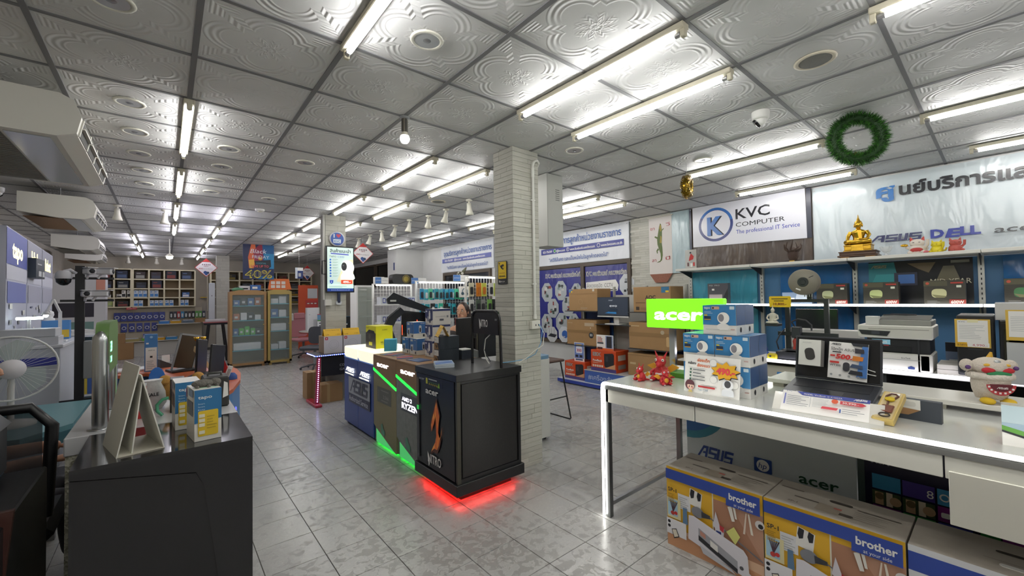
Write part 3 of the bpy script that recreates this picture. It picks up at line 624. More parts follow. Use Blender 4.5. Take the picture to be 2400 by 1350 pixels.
# ================================================================= things on the desk
def dragon(loc, s, rz, label, big):
    t = T('dragon_toy', label, 'toy', loc, rz, 'red dragon toys on the desk'); R_ = mt('b3202a', .5); Yw = mt('d9a02c', .6)
    b = MB(R_).lathe([(0,0),(.045*s,.004*s),(.056*s,.03*s),(.05*s,.06*s),(.034*s,.085*s),(.02*s,.10*s)], n=14, sy=.85)
    P('body', b, t)
    h = MB(R_).ball((0,-.012*s,.125*s), (.036*s,.036*s,.034*s)).ball((0,-.044*s,.108*s), (.02*s,.026*s,.018*s)); hd = P('head', h, t)
    for sx in (-1, 1):
        P('horn', MB(R_).cyl((sx*.022*s,-.005*s,.15*s), (sx*.04*s,.004*s,.19*s), .009*s, .002*s, 8), hd)
        P('eye', MB(WHITE).ball((sx*.021*s,-.036*s,.135*s), .0095*s, 8, 6), hd); P('pupil', MB(INK).ball((sx*.023*s,-.0445*s,.136*s), .004*s, 6, 4), hd)
        P('leg', MB(R_).ball((sx*.038*s,-.045*s,.018*s), (.018*s,.036*s,.018*s), 10, 6), t)
        P('arm', MB(R_).tube([(sx*.04*s,-.01*s,.07*s),(sx*.056*s,-.03*s,.055*s),(sx*.05*s,-.05*s,.042*s)], .010*s, 7), t)
        P('wing', MB(Yw).prism([(sx*.02*s,.07*s),(sx*.06*s,.105*s),(sx*.105*s,.085*s),(sx*.08*s,.07*s),(sx*.05*s,.05*s)], 'y', .035*s, .041*s), t)
        P('claw', MB(WHITE).ball((sx*.04*s,-.082*s,.012*s), (.012*s,.004*s,.004*s), 6, 4), t)
    P('belly', MB(Yw if not big else R_).ball((0,-.034*s,.045*s), (.026*s,.016*s,.03*s), 10, 6), t)
    if big: f = Face((-.03*s,-.0535*s,.045*s), UX, UZ); f.text(.03*s,.0,.016*s,'msi',WHITE,.042*s,'C',.04); f.done(t, 'chest_print')
    P('tail', MB(R_).tube([(0,.04*s,.015*s),(.03*s,.075*s,.01*s),(.06*s,.08*s,.012*s)], .01*s, 7, rr=[.014*s,.009*s,.004*s]), t)
dragon((2.50,1.615,DZ), .62, -1.9, 'small red dragon toy left of the big dragon', False)
dragon((2.605,1.525,DZ), 1.05, -1.35, 'big red dragon toy with white chest lettering on the desk', True)
dragon((2.49,1.435,DZ), .62, -.6, 'small red dragon toy right of the big dragon', False)
# green lightbox sign
t = T('lightbox_sign', 'glowing green acer lightbox sign on a chrome post', 'sign', (2.80, 1.535, DZ))
P('base', MB(mt('4e8a2c', .4)).rbox(-.05, .10, -.20, .05, 0, .035, .003), t)
P('post', MB(CHROME).box(-.012, .015, -.012, .03, .035, .49), t)
P('lightbox', MB(mt('6ef01e', .4, e=1.15)).rbox(-.03, .03, -.36, .20, .345, .555, .006), t)
f = Face((-.031, .20, .345), NY, UZ); f.text(.065,.062,.085,'acer',mt('ffffff',.4,e=1.6),.36,'L',.03,.12); f.done(t, 'sign_lettering')
# camera boxes
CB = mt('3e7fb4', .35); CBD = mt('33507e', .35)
def camera_box(loc, label):
    t = T('camera_box', label, 'box', loc, 0, 'blue and white camera boxes on the desk'); W, H, D = .19, .172, .125
    P('carton', MB(mt('e0dfda', .35)).rbox(0, D, -W+.002, 0, 0, H-.001, .001), t)
    f = Face((-.0004, 0, 0), NY, UZ); w_ = W-.002
    f.rect(0,H*.33,w_,H*.665,CB); f.text(.008,H*.88,.014,'tapo',WHITE,.036,'L',.02); f.rr(.052,H*.86,.045,.017,.004,mt('d0a890',.4)); f.rect(.056,H*.885,.012,.008,INK); f.rr(.155,H*.86,.026,.018,.002,mt('cfdfe6',.4)); f.lines(.01,H*.72,.06,.016,2,mt('b8d0e4',.4),.35); f.rect(.01,H*.64,.018,.007,mt('d6c040',.4)); f.rect(.01,H*.52,.038,.018,mt('26344e',.4)); f.rect(.01,H*.5,.038,.005,mt('c89a3c',.4))
    f.poly(arc(.118,.048,.036,0,PI,8,.02)+[(.085,.038),(.151,.038)],WHITE); f.disc(.120,.098,.034,mt('f0efea',.4)); f.disc(.108,.099,.016,mt('85838a',.4),.022); f.rect(.09,.03,.056,.012,WHITE)
    f.rect(.018,H*.17,.08,.004,LGREY); f.rect(.16,H*.18,.022,.006,mt('c0a09a',.5)); f.done(t, 'front_print')
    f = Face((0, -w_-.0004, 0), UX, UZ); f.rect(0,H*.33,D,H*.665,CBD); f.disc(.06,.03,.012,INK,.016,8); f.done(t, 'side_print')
    f = Face((0, 0, H-.0005), NY, UX); f.rect(0,0,w_,D,CB); f.done(t, 'top_print')
ord_ = ('bottom left', 'bottom right', 'middle left', 'middle right')
for k, (y, z) in enumerate(((1.292,0),(1.10,0),(1.292,.173),(1.10,.173))): camera_box((2.47, y, DZ+z), 'blue and white camera box, %s of the front pile on the desk' % ord_[k])
camera_box((2.475, 1.168, DZ+.346), 'blue and white camera box on top of the desk pile, front one'); camera_box((2.602, 1.168, DZ+.346), 'blue and white camera box on top of the desk pile, rear one')
camera_box((2.597, 1.292, DZ), 'blue and white camera box, rear bottom left of the desk pile'); camera_box((2.597, 1.10, DZ), 'blue and white camera box, rear bottom right of the desk pile'); camera_box((2.597, 1.292, DZ+.173), 'blue and white camera box, rear middle left of the desk pile'); camera_box((2.597, 1.10, DZ+.173), 'blue and white camera box, rear middle right of the desk pile')
# price board 490
t = T('price_board', 'white promotional board with 490 in an orange burst on the desk', 'sign', (2.425, 1.272, DZ)); t.rotation_euler = (0, .13, -.06)
P('board', MB(WHITE).box(0, .004, -.325, 0, 0, .222), t)
f = Face((-.0006, 0, 0), NY, UZ); OR = mt('d06a3a', .5)
f.text(.02,.165,.014,'กล้อง',INK,.05,'L',.03); f.text(.078,.185,.016,'ส่องเด็ก',OR,.075,'L',.03); f.text(.078,.155,.016,'ส่องแมว',OR,.078,'L',.03)
import itertools
bp = [(.245+(.085 if i % 2 == 0 else .058)*math.cos(i*PI/9+.1), .145+(.055 if i % 2 == 0 else .036)*math.sin(i*PI/9+.1)) for i in range(18)]
for q in ((.175,.185),(.30,.075),(.18,.09)): f.disc(*q,.022,LGREY); f.disc(*q,.020,WHITE)
f.poly([(a+.004, b_-.005) for a, b_ in bp], INK); f.poly(bp, mt('d9a326', .5)); f.text(.248,.128,.034,'490.-',mt('c83a44',.5),.105,'C',.06); f.text(.248,.128,.034,'490.-',mt('d84a50',.5),.105,'C',.03)
for q in range(4): f.disc(.042,.135-.019*q,.006,mt('2c5a44',.5)); f.rect(.056,.132-.019*q,(.075,.05,.075,.078)[q],.005,mt('55585c',.5))
f.disc(.042,.042,.030,mt('5a3038',.5)); f.disc(.047,.034,.021,mt('e8c8b4',.5)); f.poly(arc(.047,.04,.024,.1,PI-.1,8,.022),mt('5a3038',.5)); f.disc(.04,.032,.0035,INK,.005,8); f.disc(.056,.032,.0035,INK,.005,8); f.disc(.036,.025,.005,mt('d88a80',.5)); f.disc(.06,.025,.005,mt('d88a80',.5)); f.poly([(.04,.012),(.056,.012),(.062,.0),(.034,.0)],mt('d6c070',.5))
f.rect(.095,.036,.10,.010,mt('b02a2e',.5)); f.text(.095,.018,.011,'Tapo C200',mt('3a7a9a',.5),.06)
f.poly(arc(.268,.03,.034,0,PI,8,.026)+[(.235,.01),(.302,.01)],mt('d9dde2',.4)); f.disc(.268,.072,.030,mt('e2e5e8',.4),.028); f.disc(.266,.076,.018,mt('4a4c50',.3),.02); f.done(t, 'board_print')
# laptop and what lies on it
MLAP = mt('3b3d42', .35, .3)
t = T('laptop', 'dark grey open laptop on the display desk', 'laptop', (2.65, .83, DZ+.002)); t.rotation_euler = (0, -.17, 0)
P('base', MB(MLAP).rbox(0, .29, -.40, 0, .006, .026, .004), t)
P('keyboard', MB(mt('232429', .5)).box(.14, .27, -.37, -.03, .0262, .0275), t)
P('touchpad', MB(mt('34363b', .25)).box(.02, .12, -.27, -.13, .0262, .0272), t)
f = Face((.03,-.02,.0275), NY, UX); f.rect(.05,.01,.03,.012,LGREY); f.text(.18,.22,.012,'ASUS',GREY,.04); f.done(t, 'palm_print')
lid = Matrix.Translation((.29,0,.026)) @ Matrix.Rotation(.34, 4, 'Y')
ld = P('lid', MB(MLAP).rbox(-.004, .006, -.40, 0, 0, .25, .003).xf(lid), t)
P('screen', MB(mt('1a1b1e', .2)).box(-.006, -.004, -.39, -.01, .012, .24).xf(lid), ld)
P('foil_strip', MB(WHITE).tube([(-.012,-.30,.10),(-.012,-.345,.08),(-.012,-.372,.072)], .0025, 5).tube([(-.012,-.29,.07),(-.012,-.35,.055),(-.012,-.375,.052)], .0025, 5).xf(lid), ld, kind='stuff')
for y in (-.03, -.37): P('foot', MB(BLACK).cyl((.03,y,0), (.03,y,.007), .008, n=8), t)
t = T('mouse_box', 'white box with a black computer mouse on the laptop lid', 'box', (2.885, .80, 1.06)); t.rotation_euler = (0, .16, -.1)
P('carton', MB(mt('dedcd6', .4)).rbox(0, .045, -.112, 0, 0, .15, .001), t)
f = Face((-.0005,0,0), NY, UZ); f.poly([(a*math.cos(.2)-b_*math.sin(.2)+.058, a*math.sin(.2)+b_*math.cos(.2)+.066) for a, b_ in rrect(-.024,.024,-.034,.036,.02)], mt('3a3836',.4)); f.text(.02,.13,.006,'ASUS Wireless',GREY,.045); f.done(t, 'front_print')
f = Face((0,-.1125,0), UX, UZ); f.rect(0,0,.045,.15,mt('7c7a78',.5)); f.done(t, 'side_print')
t = T('laptop_flyer', 'white ASUS leaflet with a red 500 price on the laptop lid', 'leaflet', (2.905, .665, 1.0)); t.rotation_euler = (.04, .17, 0)
P('sheet', MB(PAPER).box(0, .002, -.175, 0, 0, .205), t)
f = Face((-.0005,0,0), NY, UZ); RD = mt('c0302c',.5); asus(f,.01,.188,.010,INK,.045); f.poly([(.10,.205),(.175,.205),(.175,.185),(.11,.19)],INK); f.poly([(.175,.19),(.15,.19),(.13,.02),(.175,.02)],mt('3f6fb0',.5)); f.text(.012,.158,.014,'โน้ตบุ๊ก ASUS',INK,.105,'L',.01); f.text(.035,.112,.026,'500.-',RD,.088,'L',.05,.1); f.rect(.01,.122,.022,.010,RD); f.rect(.01,.085,.042,.011,RD); f.text(.01,.068,.011,'WT300',INK,.05,'L',.01)
f.poly(rrect(.07,.10,.045,.095,.014),mt('33343c',.4)); f.poly([(.118,.178),(.158,.174),(.16,.152),(.12,.15)],mt('34323a',.4)); f.poly([(.112,.135),(.158,.132),(.155,.11),(.11,.108)],mt('d07a2a',.4)); f.poly([(.11,.09),(.155,.085),(.158,.065),(.1,.07)],mt('3a4a66',.4)); f.poly([(.105,.055),(.155,.052),(.158,.03),(.095,.033)],mt('2a2c34',.4)); f.rect(.02,.145,.04,.006,INK)
for q in range(4): f.disc(.02+q*.04,.02,.006,GREY)
f.done(t, 'leaflet_print')
t = T('screen_sticker', 'light blue shop tag clipped to the laptop screen edge', 'sticker', (2.968, .475, 1.19)); t.rotation_euler = (0,.16,0)
P('tag', MB(mt('8ac4dc', .4)).box(0,.003,-.075,0,.008,.036), t); f = Face((-.0005,0,0), NY, UZ); f.rect(0,0,.075,.01,INK); f.text(.008,.016,.012,'ป้อนฟรี',WHITE,.055); f.disc(.01,.005,.004,WHITE); f.rect(.02,.003,.02,.003,WHITE); f.rect(.05,.003,.02,.003,RED); f.done(t, 'tag_print')
t = T('price_card', 'laptop price card reading 30,990 in a clear stand', 'price card', (2.36, .775, DZ)); t.rotation_euler = (0, .75, .06)
P('acrylic_stand', MB(mt('e6e4dc', .1, a=.75)).box(.002, .005, -.425, 0, 0, .105), t)
P('card', MB(PAPER).box(0, .002, -.375, -.035, .004, .118), t)
f = Face((-.0005,-.035,.004), NY, UZ); f.poly([(.06,.114),(.34,.114),(.34,.095),(.085,.095)],mt('3a4696',.5)); f.text(.09,.099,.009,'MODEL: VivoBook 15 X1502ZA',WHITE,.15); asus(f,.28,.099,.010,WHITE,.05); f.lines(.025,.03,.09,.06,6,GINK,.25); f.rect(.012,.03,.006,.062,mt('6a70b0',.5)); f.rect(.12,.03,.002,.06,LGREY); f.lines(.13,.035,.07,.05,7,LGREY,.3); f.disc(.215,.078,.013,mt('d05a3a',.5),.012)
f.poly([(.235,.085),(.315,.085),(.33,.076),(.315,.067),(.235,.067)],mt('b83240',.5)); f.text(.243,.071,.010,'30,990.-',WHITE,.06,'L',.01); f.poly([(.165,.03),(.225,.03),(.23,.043),(.17,.043)],mt('c8404c',.5)); f.lines(.245,.02,.08,.03,3,GINK,.25); f.rect(.235,.02,.006,.02,mt('3a5a9a',.5)); f.text(.02,.1,.009,'KVC',NAVY,.022); f.done(t, 'card_print')
# gift box with key fob, dark paper box
t = T('dark_gift_box', 'dark blue and kraft open paper box on the desk', 'box', (2.60, .355, DZ), -.08)
P('carton', MB(mt('333a44', .5)).box(.0, .035, -.165, 0, 0, .092), t); f = Face((-.0006,0,0), NY, UZ); f.poly([(0,.02),(0,.055),(.10,.048),(.06,.022)],mt('97724c',.6)); f.poly([(0,.055),(.10,.048),(.10,.092),(0,.092)],mt('d9d9d3',.4)); f.rr(.01,.06,.075,.022,.008,mt('c6c6c0',.3)); f.done(t, 'sleeve_print')
t = T('key_fob_box', 'gold gift box with a brown leather key fob leaning on the dark box', 'gift box', (2.415, .395, DZ)); t.rotation_euler = (0, -.42, -.10)
P('tray', MB(mt('c9b06a', .4, .2)).rbox(0, .215, -.075, 0, 0, .03, .002), t); P('lining', MB(mt('cdb98a', .6)).box(.008, .207, -.067, -.008, .0301, .0312), t)
P('strap', MB(mt('5a3326', .6)).tube([(.135,-.042,.036)]+[(.16+.032*math.sin(a), -.04+.022*math.cos(a), .036) for a in (2.6,2.0,1.2,.3,-.4,-1.2)]+[(.135,-.032,.036),(.095,-.036,.036)], .004, 6), t)
P('emblem', MB(mt('c9ae1c', .4)).prism(arc(.142,-.036,.014,0,2*PI,12,.018)[:-1], 'z', .036, .043), t)
P('fob', MB(mt('6a3a28', .6)).rbox(.045, .098, -.062, -.018, .032, .041, .004), t); P('ring', MB(mt('4a4440', .3, .9)).tube([(.027+.013*math.cos(a*PI/6), -.040+.018*math.sin(a*PI/6), .036) for a in range(12)], .003, 6, True), t)
P('label_tag', MB(PAPER).box(.185, .203, -.06, -.025, .0315, .034), t)
# lion dance plush
t = T('lion_plush', 'cream lion dance plush with red mouth and yellow feet on the riser', 'plush toy', (3.01, .055, DZ+.05), -1.05); FU = mt('ddd2c4', .95, bs=160, bd=1.0)
P('body', MB(FU).lathe([(0,.012),(.05,.02),(.062,.06),(.066,.10),(.062,.13),(.03,.15),(0,.155)], n=18), t)
hd = P('head', MB(FU).ball((0,-.005,.17), (.07,.06,.045), 16, 10), t)
for sx in (-1, 1):
    P('ear', MB(FU).ball((sx*.078,.01,.172), (.026,.024,.03)), hd); P('ear_tuft', MB(mt('5a3a72', .8)).ball((sx*.085,-.013,.165), .010), hd)
    P('cheek', MB(mt('b0202c', .7)).ball((sx*.032,-.052,.158), (.026,.014,.014)), hd); P('eye', MB(mt('d8a82c', .4)).ball((sx*.034,-.048,.182), (.014,.009,.007)), hd)
    P('foot', MB(mt('d6b020', .7)).ball((sx*.036,-.045,.014), (.024,.034,.016)), t)
P('fur_collar', MB(mt('e6ddd0', .95, bs=120, bd=1.2)).tube([(.066*math.cos(a*PI/9), .06*math.sin(a*PI/9), .128) for a in range(18)], .017, 8, True), t)
P('horn', MB(mt('c79a28', .5)).cyl((0,.0,.205), (.006,-.002,.238), .014, .004, 10), hd); P('forehead_mirror', MB(CHROME).ball((0,-.05,.198), (.013,.006,.009)), hd); P('bow', MB(mt('23784a', .7)).ball((0,-.06,.142), (.045,.010,.013)), t)
f = Face((-.052,-.0675,.035), UX, UZ); f.poly(arc(.052,.06,.052,PI,2*PI,12,.05),mt('a8343a',.7)); f.poly(arc(.052,.062,.040,PI,2*PI,12,.034),mt('5e1a24',.7))
for q in range(7): a = PI+PI*(q+.7)/8; f.rect(.052+.044*math.cos(a)-.004, .06+.04*math.sin(a)-.003, .008, .008, WHITE)
asus(f,.034,.042,.008,WHITE,.036); f.done(t, 'mouth_print')
# leaflet holder at the right
t = T('leaflet_holder', 'acrylic holder with a green and white leaflet at the right end', 'leaflet holder', (2.42, .02, DZ), 0)
P('holder', MB(mt('dfe2da', .1, a=.5)).box(0, .06, -.21, 0, 0, .15), t); P('leaflet', MB(PAPER).box(-.004, -.001, -.21, 0, 0, .15), t)
f = Face((-.0045,0,0), NY, UZ); f.rect(0,.06,.21,.09,mt('bcd0d8',.4)); f.lines(.12,.08,.07,.05,4,GREY); f.rect(.0,.055,.2,.03,mt('9db4c6',.4)); f.poly([(0,.075),(.21,.02),(.21,-.0),(0,.058)],mt('5c9a3c',.5)); f.poly([(0,.058),(.21,.0),(.18,.0),(0,.05)],INK); f.done(t, 'leaflet_print')
# ================================================================= service wall: banners, shelving, second counter
MVW = mat_vinyl('#d3dadd', '#c3cfd4', .2, .35); MVT = mat_vinyl('#4f9fb4', '#3a86a4', .18, .5); MVB = mat_vinyl('#1f6aa8', '#2a5a94', .18, .5); MVD = mat_vinyl('#262a33', '#6a5a4c', .25, .5)
def banner(name, label, x, y1, y0, z0, z1, mat, sag=.012, nx=24):
    t = T(name, label, 'banner', (x, y1, z0)); L, H = y1-y0, z1-z0
    P('sheet', MB(mat).grid(lambda u, v: (.010*math.sin(u*9+v*3)*math.sin(v*PI)*.6+.004*math.sin(u*31), -u*L, v*H-sag*math.sin(u*PI)*(v-.5)*0), nx, 10).grid(lambda u, v: (.016, -(1-u)*L, v*H), 1, 1), t); return t
b1 = banner('shop_banner', 'pale service centre banner with Thai heading and computer brand logos', 6.15, 1.50, -1.6, 1.84, 2.775, MVW)
f = Face((-.016, 0, 0), NY, UZ); BK = mt('25262c', .25); NV = mt('2b3a98', .25)
f.text(.60,.70,.135,'ศู',mt('2f72b8',.25),.16,'L',.04); f.text(.79,.70,.125,'นย์บริการและซ่อมคอมพิวเตอร์',BK,2.2,'L',.035)
asus(f,.53,.20,.075,mt('232a5e',.25),.42); f.text(1.02,.20,.085,'D',NV,.10,'L',.05); f.text(1.125,.195,.085,'E',NV,.10,'L',.05,.3); f.text(1.23,.205,.085,'LL',NV,.14,'L',.05); f.text(1.45,.20,.065,'acer',BK,.30,'L',.01,.2); f.text(1.9,.20,.085,'hp',NV,.15); f.text(2.2,.2,.08,'Lenovo',mt('8a2a2a',.3),.4); f.done(b1, 'banner_print')
P('eyelet', MB(STEEL).lathe([(.008,0),(.008,-.004),(.004,-.004)], (-.012,-.02,.90), 10, 'x'), b1)
b2 = banner('logo_banner', 'white KVC Computer logo banner with a dark rocky lower edge', 6.14, 3.06, 1.51, 1.80, 2.79, MVD)
f = Face((-.013, 0, 0), NY, UZ); MW2 = mt('dcdce4', .22)
f.poly([(.05,.40),(1.50,.37),(1.49,1.0),(.05,1.0)], MW2); B1 = mt('2a68b4', .25); B2 = mt('1d2f74', .25)
f.ring(.385,.70,.245,.038,B2,40); f.poly(arc(.385,.70,.245,.2,2.6,14)+arc(.385,.70,.212,2.6,.2,14),B1); f.text(.395,.555,.26,'K',INK,.23,'C',.045); f.text(.375,.56,.26,'K',B1,.22,'C',.04)
f.text(.665,.735,.145,'KVC',BK,.43,'L',.015); f.text(.665,.625,.062,'COMPUTER',BK,.60,'L'); f.text(.668,.528,.058,'The professional IT Service',mt('3a4aa8',.25),.76,'L')
f.rect(0,0,.03,1.0,mt('2a2f48',.3)); f.rect(1.50,.37,.05,.62,mt('2c3040',.3)); f.done(b2, 'banner_print')
P('eyelet', MB(STEEL).lathe([(.008,0),(.008,-.004),(.004,-.004)], (-.014,-.02,.97), 10, 'x'), b2)
S('vinyl_strip', 'pale blue translucent vinyl strip beside the crocodile scroll', 'vinyl sheet', MB(mat_vinyl('#b8c8cc', '#9fb4ba')).grid(lambda u, v: (.006*math.sin(u*20), -u*.30, v*.96), 10, 4).box(.008, .012, -.30, 0, 0, .96), (6.13, 3.37, 1.83))
# wall cladding by the windows
wr = ST('wall_cladding_panel', MB(mt('aaa89e', .8)).box(6.165, 6.2, 3.0, 4.12, 0, CEIL))
R = random.Random(9); mm = [MB(MSTRIP).rbox(0, .01, 0, L, .0006, .0385, .001).mesh('cladding_strip') for L in (.37, .28, .56, .20)]
LN = (.37, .28, .56, .20); cnt = 0
for k in range(72):
    y = 3.0; a = R.random()*.2
    while y < 4.1 and cnt < 290:
        i = R.randrange(4); 
        if y+LN[i] > 4.12: i = 3
        if y+LN[i] > 4.13: break
        P('cladding_strip', mm[i], wr, loc=(6.157+R.uniform(-.001,.001), y+.0008, k*.0389)); y += LN[i]; cnt += 1
# crocodile scroll
t = T('wall_scroll', 'white cloth wall scroll with a painted crocodile and beaded fringe', 'wall hanging', (6.13, 3.755, 1.83))
P('cloth', MB(mt('d8d2ce', .8)).box(0, .006, -.40, 0, 0, .93), t); P('rod', MB(CREAM).cyl((-.004,.02,.93), (-.004,-.42,.93), .010, n=8), t)
f = Face((-.001, 0, 0), NY, UZ); GR = mt('5a6a3a', .6); TN = mt('9a8a3c', .6)
f.poly([(.205,.82),(.22,.80),(.235,.70),(.232,.60),(.225,.5),(.235,.42),(.24,.30),(.225,.22),(.19,.19),(.13,.185),(.15,.197),(.19,.212),(.205,.25),(.20,.33),(.175,.40),(.15,.48),(.145,.56),(.165,.66),(.185,.76)], GR)
f.poly([(.203,.80),(.222,.78),(.228,.70),(.205,.68),(.19,.74)], TN); f.poly([(.205,.62),(.225,.60),(.225,.5),(.19,.5)], TN); f.poly([(.155,.6),(.11,.62),(.10,.60),(.13,.58),(.15,.57)], GR); f.poly([(.16,.42),(.13,.38),(.14,.33),(.155,.34),(.15,.37),(.175,.39)], GR); f.poly([(.23,.69),(.26,.71),(.27,.73),(.262,.735),(.25,.72),(.23,.71)], GR)
for x, y, s_ in ((.03,.72,'ชา'), (.30,.76,'วี'), (.05,.20,'ลา'), (.29,.22,'ปี')): f.text(x,y,.055,s_,mt('a83a44',.7),.075)
f.done(t, 'painting')
P('fringe', MB(mt('8a5a4a', .8, v=.4, bs=60, bd=.6)).prism([(0,0),(-.40,0),(-.30,-.14),(-.10,-.14)], 'x', .0, .006), t)
# windows with posters
MFR = mt('4a3f34', .5)
def window(name, y1, y0, z0, z1, label_mat):
    o = ST(name, MB(MFR).box(6.14, 6.2, y1-.07, y1, z0, z1).box(6.14, 6.2, y0, y0+.07, z0, z1).box(6.14, 6.2, y0+.07, y1-.07, z1-.07, z1).box(6.14, 6.2, y0+.07, y1-.07, z0, z0+.07)); return o
w1 = window('window_1', 6.9, 4.13, .55, 2.13, None); P('mullion', MB(MFR).box(6.135, 6.2, 5.17, 5.25, .62, 2.06), w1)
for a, b_ in ((6.83, 5.25), (5.17, 4.20)): P('pane', MB(mt('161a2a', .05)).box(6.175, 6.185, b_, a, .62, 2.06), w1)
VP = mat_vinyl('#2b2f86', '#23286e', .25, .25)
def octo(f, x, y, r, cols):
    f.poly([(x+r*math.cos(PI/8+i*PI/4), y+r*1.25*math.sin(PI/8+i*PI/4)) for i in range(8)], cols[0])
    R = random.Random(int(x*100+y*1000))
    for k in range(9): a, b_ = x+R.uniform(-.6,.35)*r, y+R.uniform(-.8,.6)*r; f.rect(a, b_, R.uniform(.15,.45)*r, R.uniform(.15,.5)*r, cols[1+k % (len(cols)-1)])
cg = [mt('aab0b4',.4), mt('3a4a42',.4), mt('c8c8c4',.4), mt('8a3a34',.4), mt('2c2e34',.4), mt('7a8a8c',.4)]
for nm, lb, y1, y0 in (('window_poster', 'blue shop poster with octagon photos in the window left of the mullion', 6.82, 5.26), ('window_poster', 'blue closed-circuit camera poster in the window right of the mullion', 5.16, 4.21)):
    t = T(nm, lb, 'poster', (6.168, y1, .63)); L = y1-y0; P('sheet', MB(VP).box(0, .004, -L, 0, 0, 1.42), t); f = Face((-.001,0,0), NY, UZ)
    if y1 > 6:
        f.text(L-.98,1.25,.085,'KVC คอมพิวเตอร์ ครบวงจรเรื่องไอที',WHITE,1.15 if False else .96,'L',.05); f.text(L-.98,1.25,.085,'KVC คอมพิวเตอร์ ครบวงจรเรื่องไอที',INK,.96,'L',.0)
        for x, y, r in ((.62,.95,.17),(1.02,.98,.17),(.80,.62,.17),(1.22,.66,.17),(1.45,.95,.14),(.62,.30,.17),(1.05,.33,.17),(1.38,.36,.14)): octo(f,x,y,r,cg)
        f.poly([(.78+.16*math.cos(PI/8+i*PI/4),.08+.17*math.sin(PI/8+i*PI/4)) for i in range(8)],mt('c4c6c8',.4)); f.poly([(.66,.04),(.86,.02),(.92,.08),(.74,.10)],INK)
        for q in (.70,.76,.84): f.rect(q,.08,.006,.13,INK)
        f.poly([(1.12+.16*math.cos(PI/8+i*PI/4),.10+.17*math.sin(PI/8+i*PI/4)) for i in range(8)],mt('d4d8dc',.4)); f.disc(1.14,.10,.08,mt('2f62b0',.4)); f.text(1.05,.02,.045,'KVC',WHITE,.1,'L',.03)
    else:
        f.text(.02,1.24,.085,'KVC คอมพิวเตอร์ ครบวงจรเรื่อง',WHITE,.92,'L',.05); f.text(.02,1.24,.085,'KVC คอมพิวเตอร์ ครบวงจรเรื่อง',INK,.92,'L',.0); f.poly([(.02,.93),(.74,.95),(.76,1.05),(.70,1.15),(.02,1.12)],WHITE); f.text(.04,1.02,.075,'ล้องวงจรปิด  CCTV',INK,.60,'L',-.004); f.rect(.02,.96,.7,.018,INK); octo(f,.93,1.05,.16,[mt('c8ccd0',.4),mt('8a8e94',.4),mt('e0e2e4',.4),INK]); f.poly([(.12,.74),(.95,.74),(.95,.82),(.12,.82)],WHITE); f.disc(.62,.75,.22,mt('2a3f90',.4),.05)
    f.done(t, 'poster_print')
gb = banner('government_banner', 'white banner with blue Thai text above the poster window', 6.13, 6.85, 4.14, 2.135, 2.775, mat_vinyl('#dfe1e6', '#d0d4da', .3, .25))
f = Face((-.014,0,0), NY, UZ); BT = mt('2c56a0', .4)
f.text(.86,.42,.125,'จุดบริการลูกค้าหน่วยงานราชการ',BT,1.70,'L',.015); f.rect(.55,.235,2.06,.11,mt('2b3488',.4)); f.text(.60,.262,.05,'053-756309',WHITE,.27,'L',.02); f.text(.99,.262,.05,'@kvccom',WHITE,.24,'L',.02); f.text(1.36,.262,.05,'www.facebook.com/kvccom',WHITE,.62,'L',.02); f.text(2.12,.262,.05,'www.kvccom.co.th',WHITE,.46,'L',.02)
for q in (.945, 1.305, 2.065): f.disc(q,.29,.038,WHITE); f.disc(q,.29,.030,mt('2f8a4a' if q < 1 else '2b3488',.4))
f.text(1.305,.27,.04,'f',WHITE,None,'C',.03); f.text(.78,.075,.07,'"เควีซีมั่นคง และเป็นหนึ่งในใจลูกค้าตลอดไป"',BT,1.50,'L',.01); f.done(gb, 'banner_print')
P('eyelet', MB(STEEL).lathe([(.008,0),(.008,-.004),(.004,-.004)], (-.014,-2.68,.6), 10, 'x'), gb)
# ---------------------------------------------------------------- wall shelving (gondola)
gx = 5.3
gd = T('wall_shelving', 'tall wall shelving with two white shelves lit by LED strips', 'shelving', (gx, 2.86, 0))
P('back_panel', MB(mt('3f6f9a', .5)).box(.44, .46, -3.4, 0, .1, 1.80), gd)
for y in (-.012, -.92, -1.83, -2.73): 
    u = P('upright', MB(mt('b8b9b4', .35, .5)).box(.39, .435, y-.02, y+.02, 0, 1.80), gd)
    for k in range(9): P('slot', MB(INK).box(.3895, .3905, y-.004, y+.004, 1.40+k*.045, 1.42+k*.045), u)
for a, b_ in ((-.0, -.93), (-.935, -1.84), (-1.845, -2.74), (-2.745, -3.4)):
    P('top_shelf', MB(mt('dcdad2', .35)).rbox(0, .42, b_, a, 1.805, 1.835, .003), gd)
    P('middle_shelf', MB(mt('d5d3cb', .35)).rbox(0, .42, b_, a, 1.34, 1.362, .003), gd)
    P('lower_shelf', MB(mt('d5d3cb', .35)).rbox(0, .42, b_, a, .60, .622, .003), gd)
    P('led_strip', MB(LED).box(-.010, 0, b_, a, 1.345, 1.366), gd)
for y in (-.03, -.92, -1.83, -2.73):
    for z in (1.30, 1.765): P('bracket', MB(INK).prism([(.05,z+.04),(.39,z+.04),(.39,z-.05)], 'y', y-.004, y+.004), gd)
P('base', MB(mt('5a5c60', .5)).box(0, .42, -3.4, 0, 0, .12), gd)
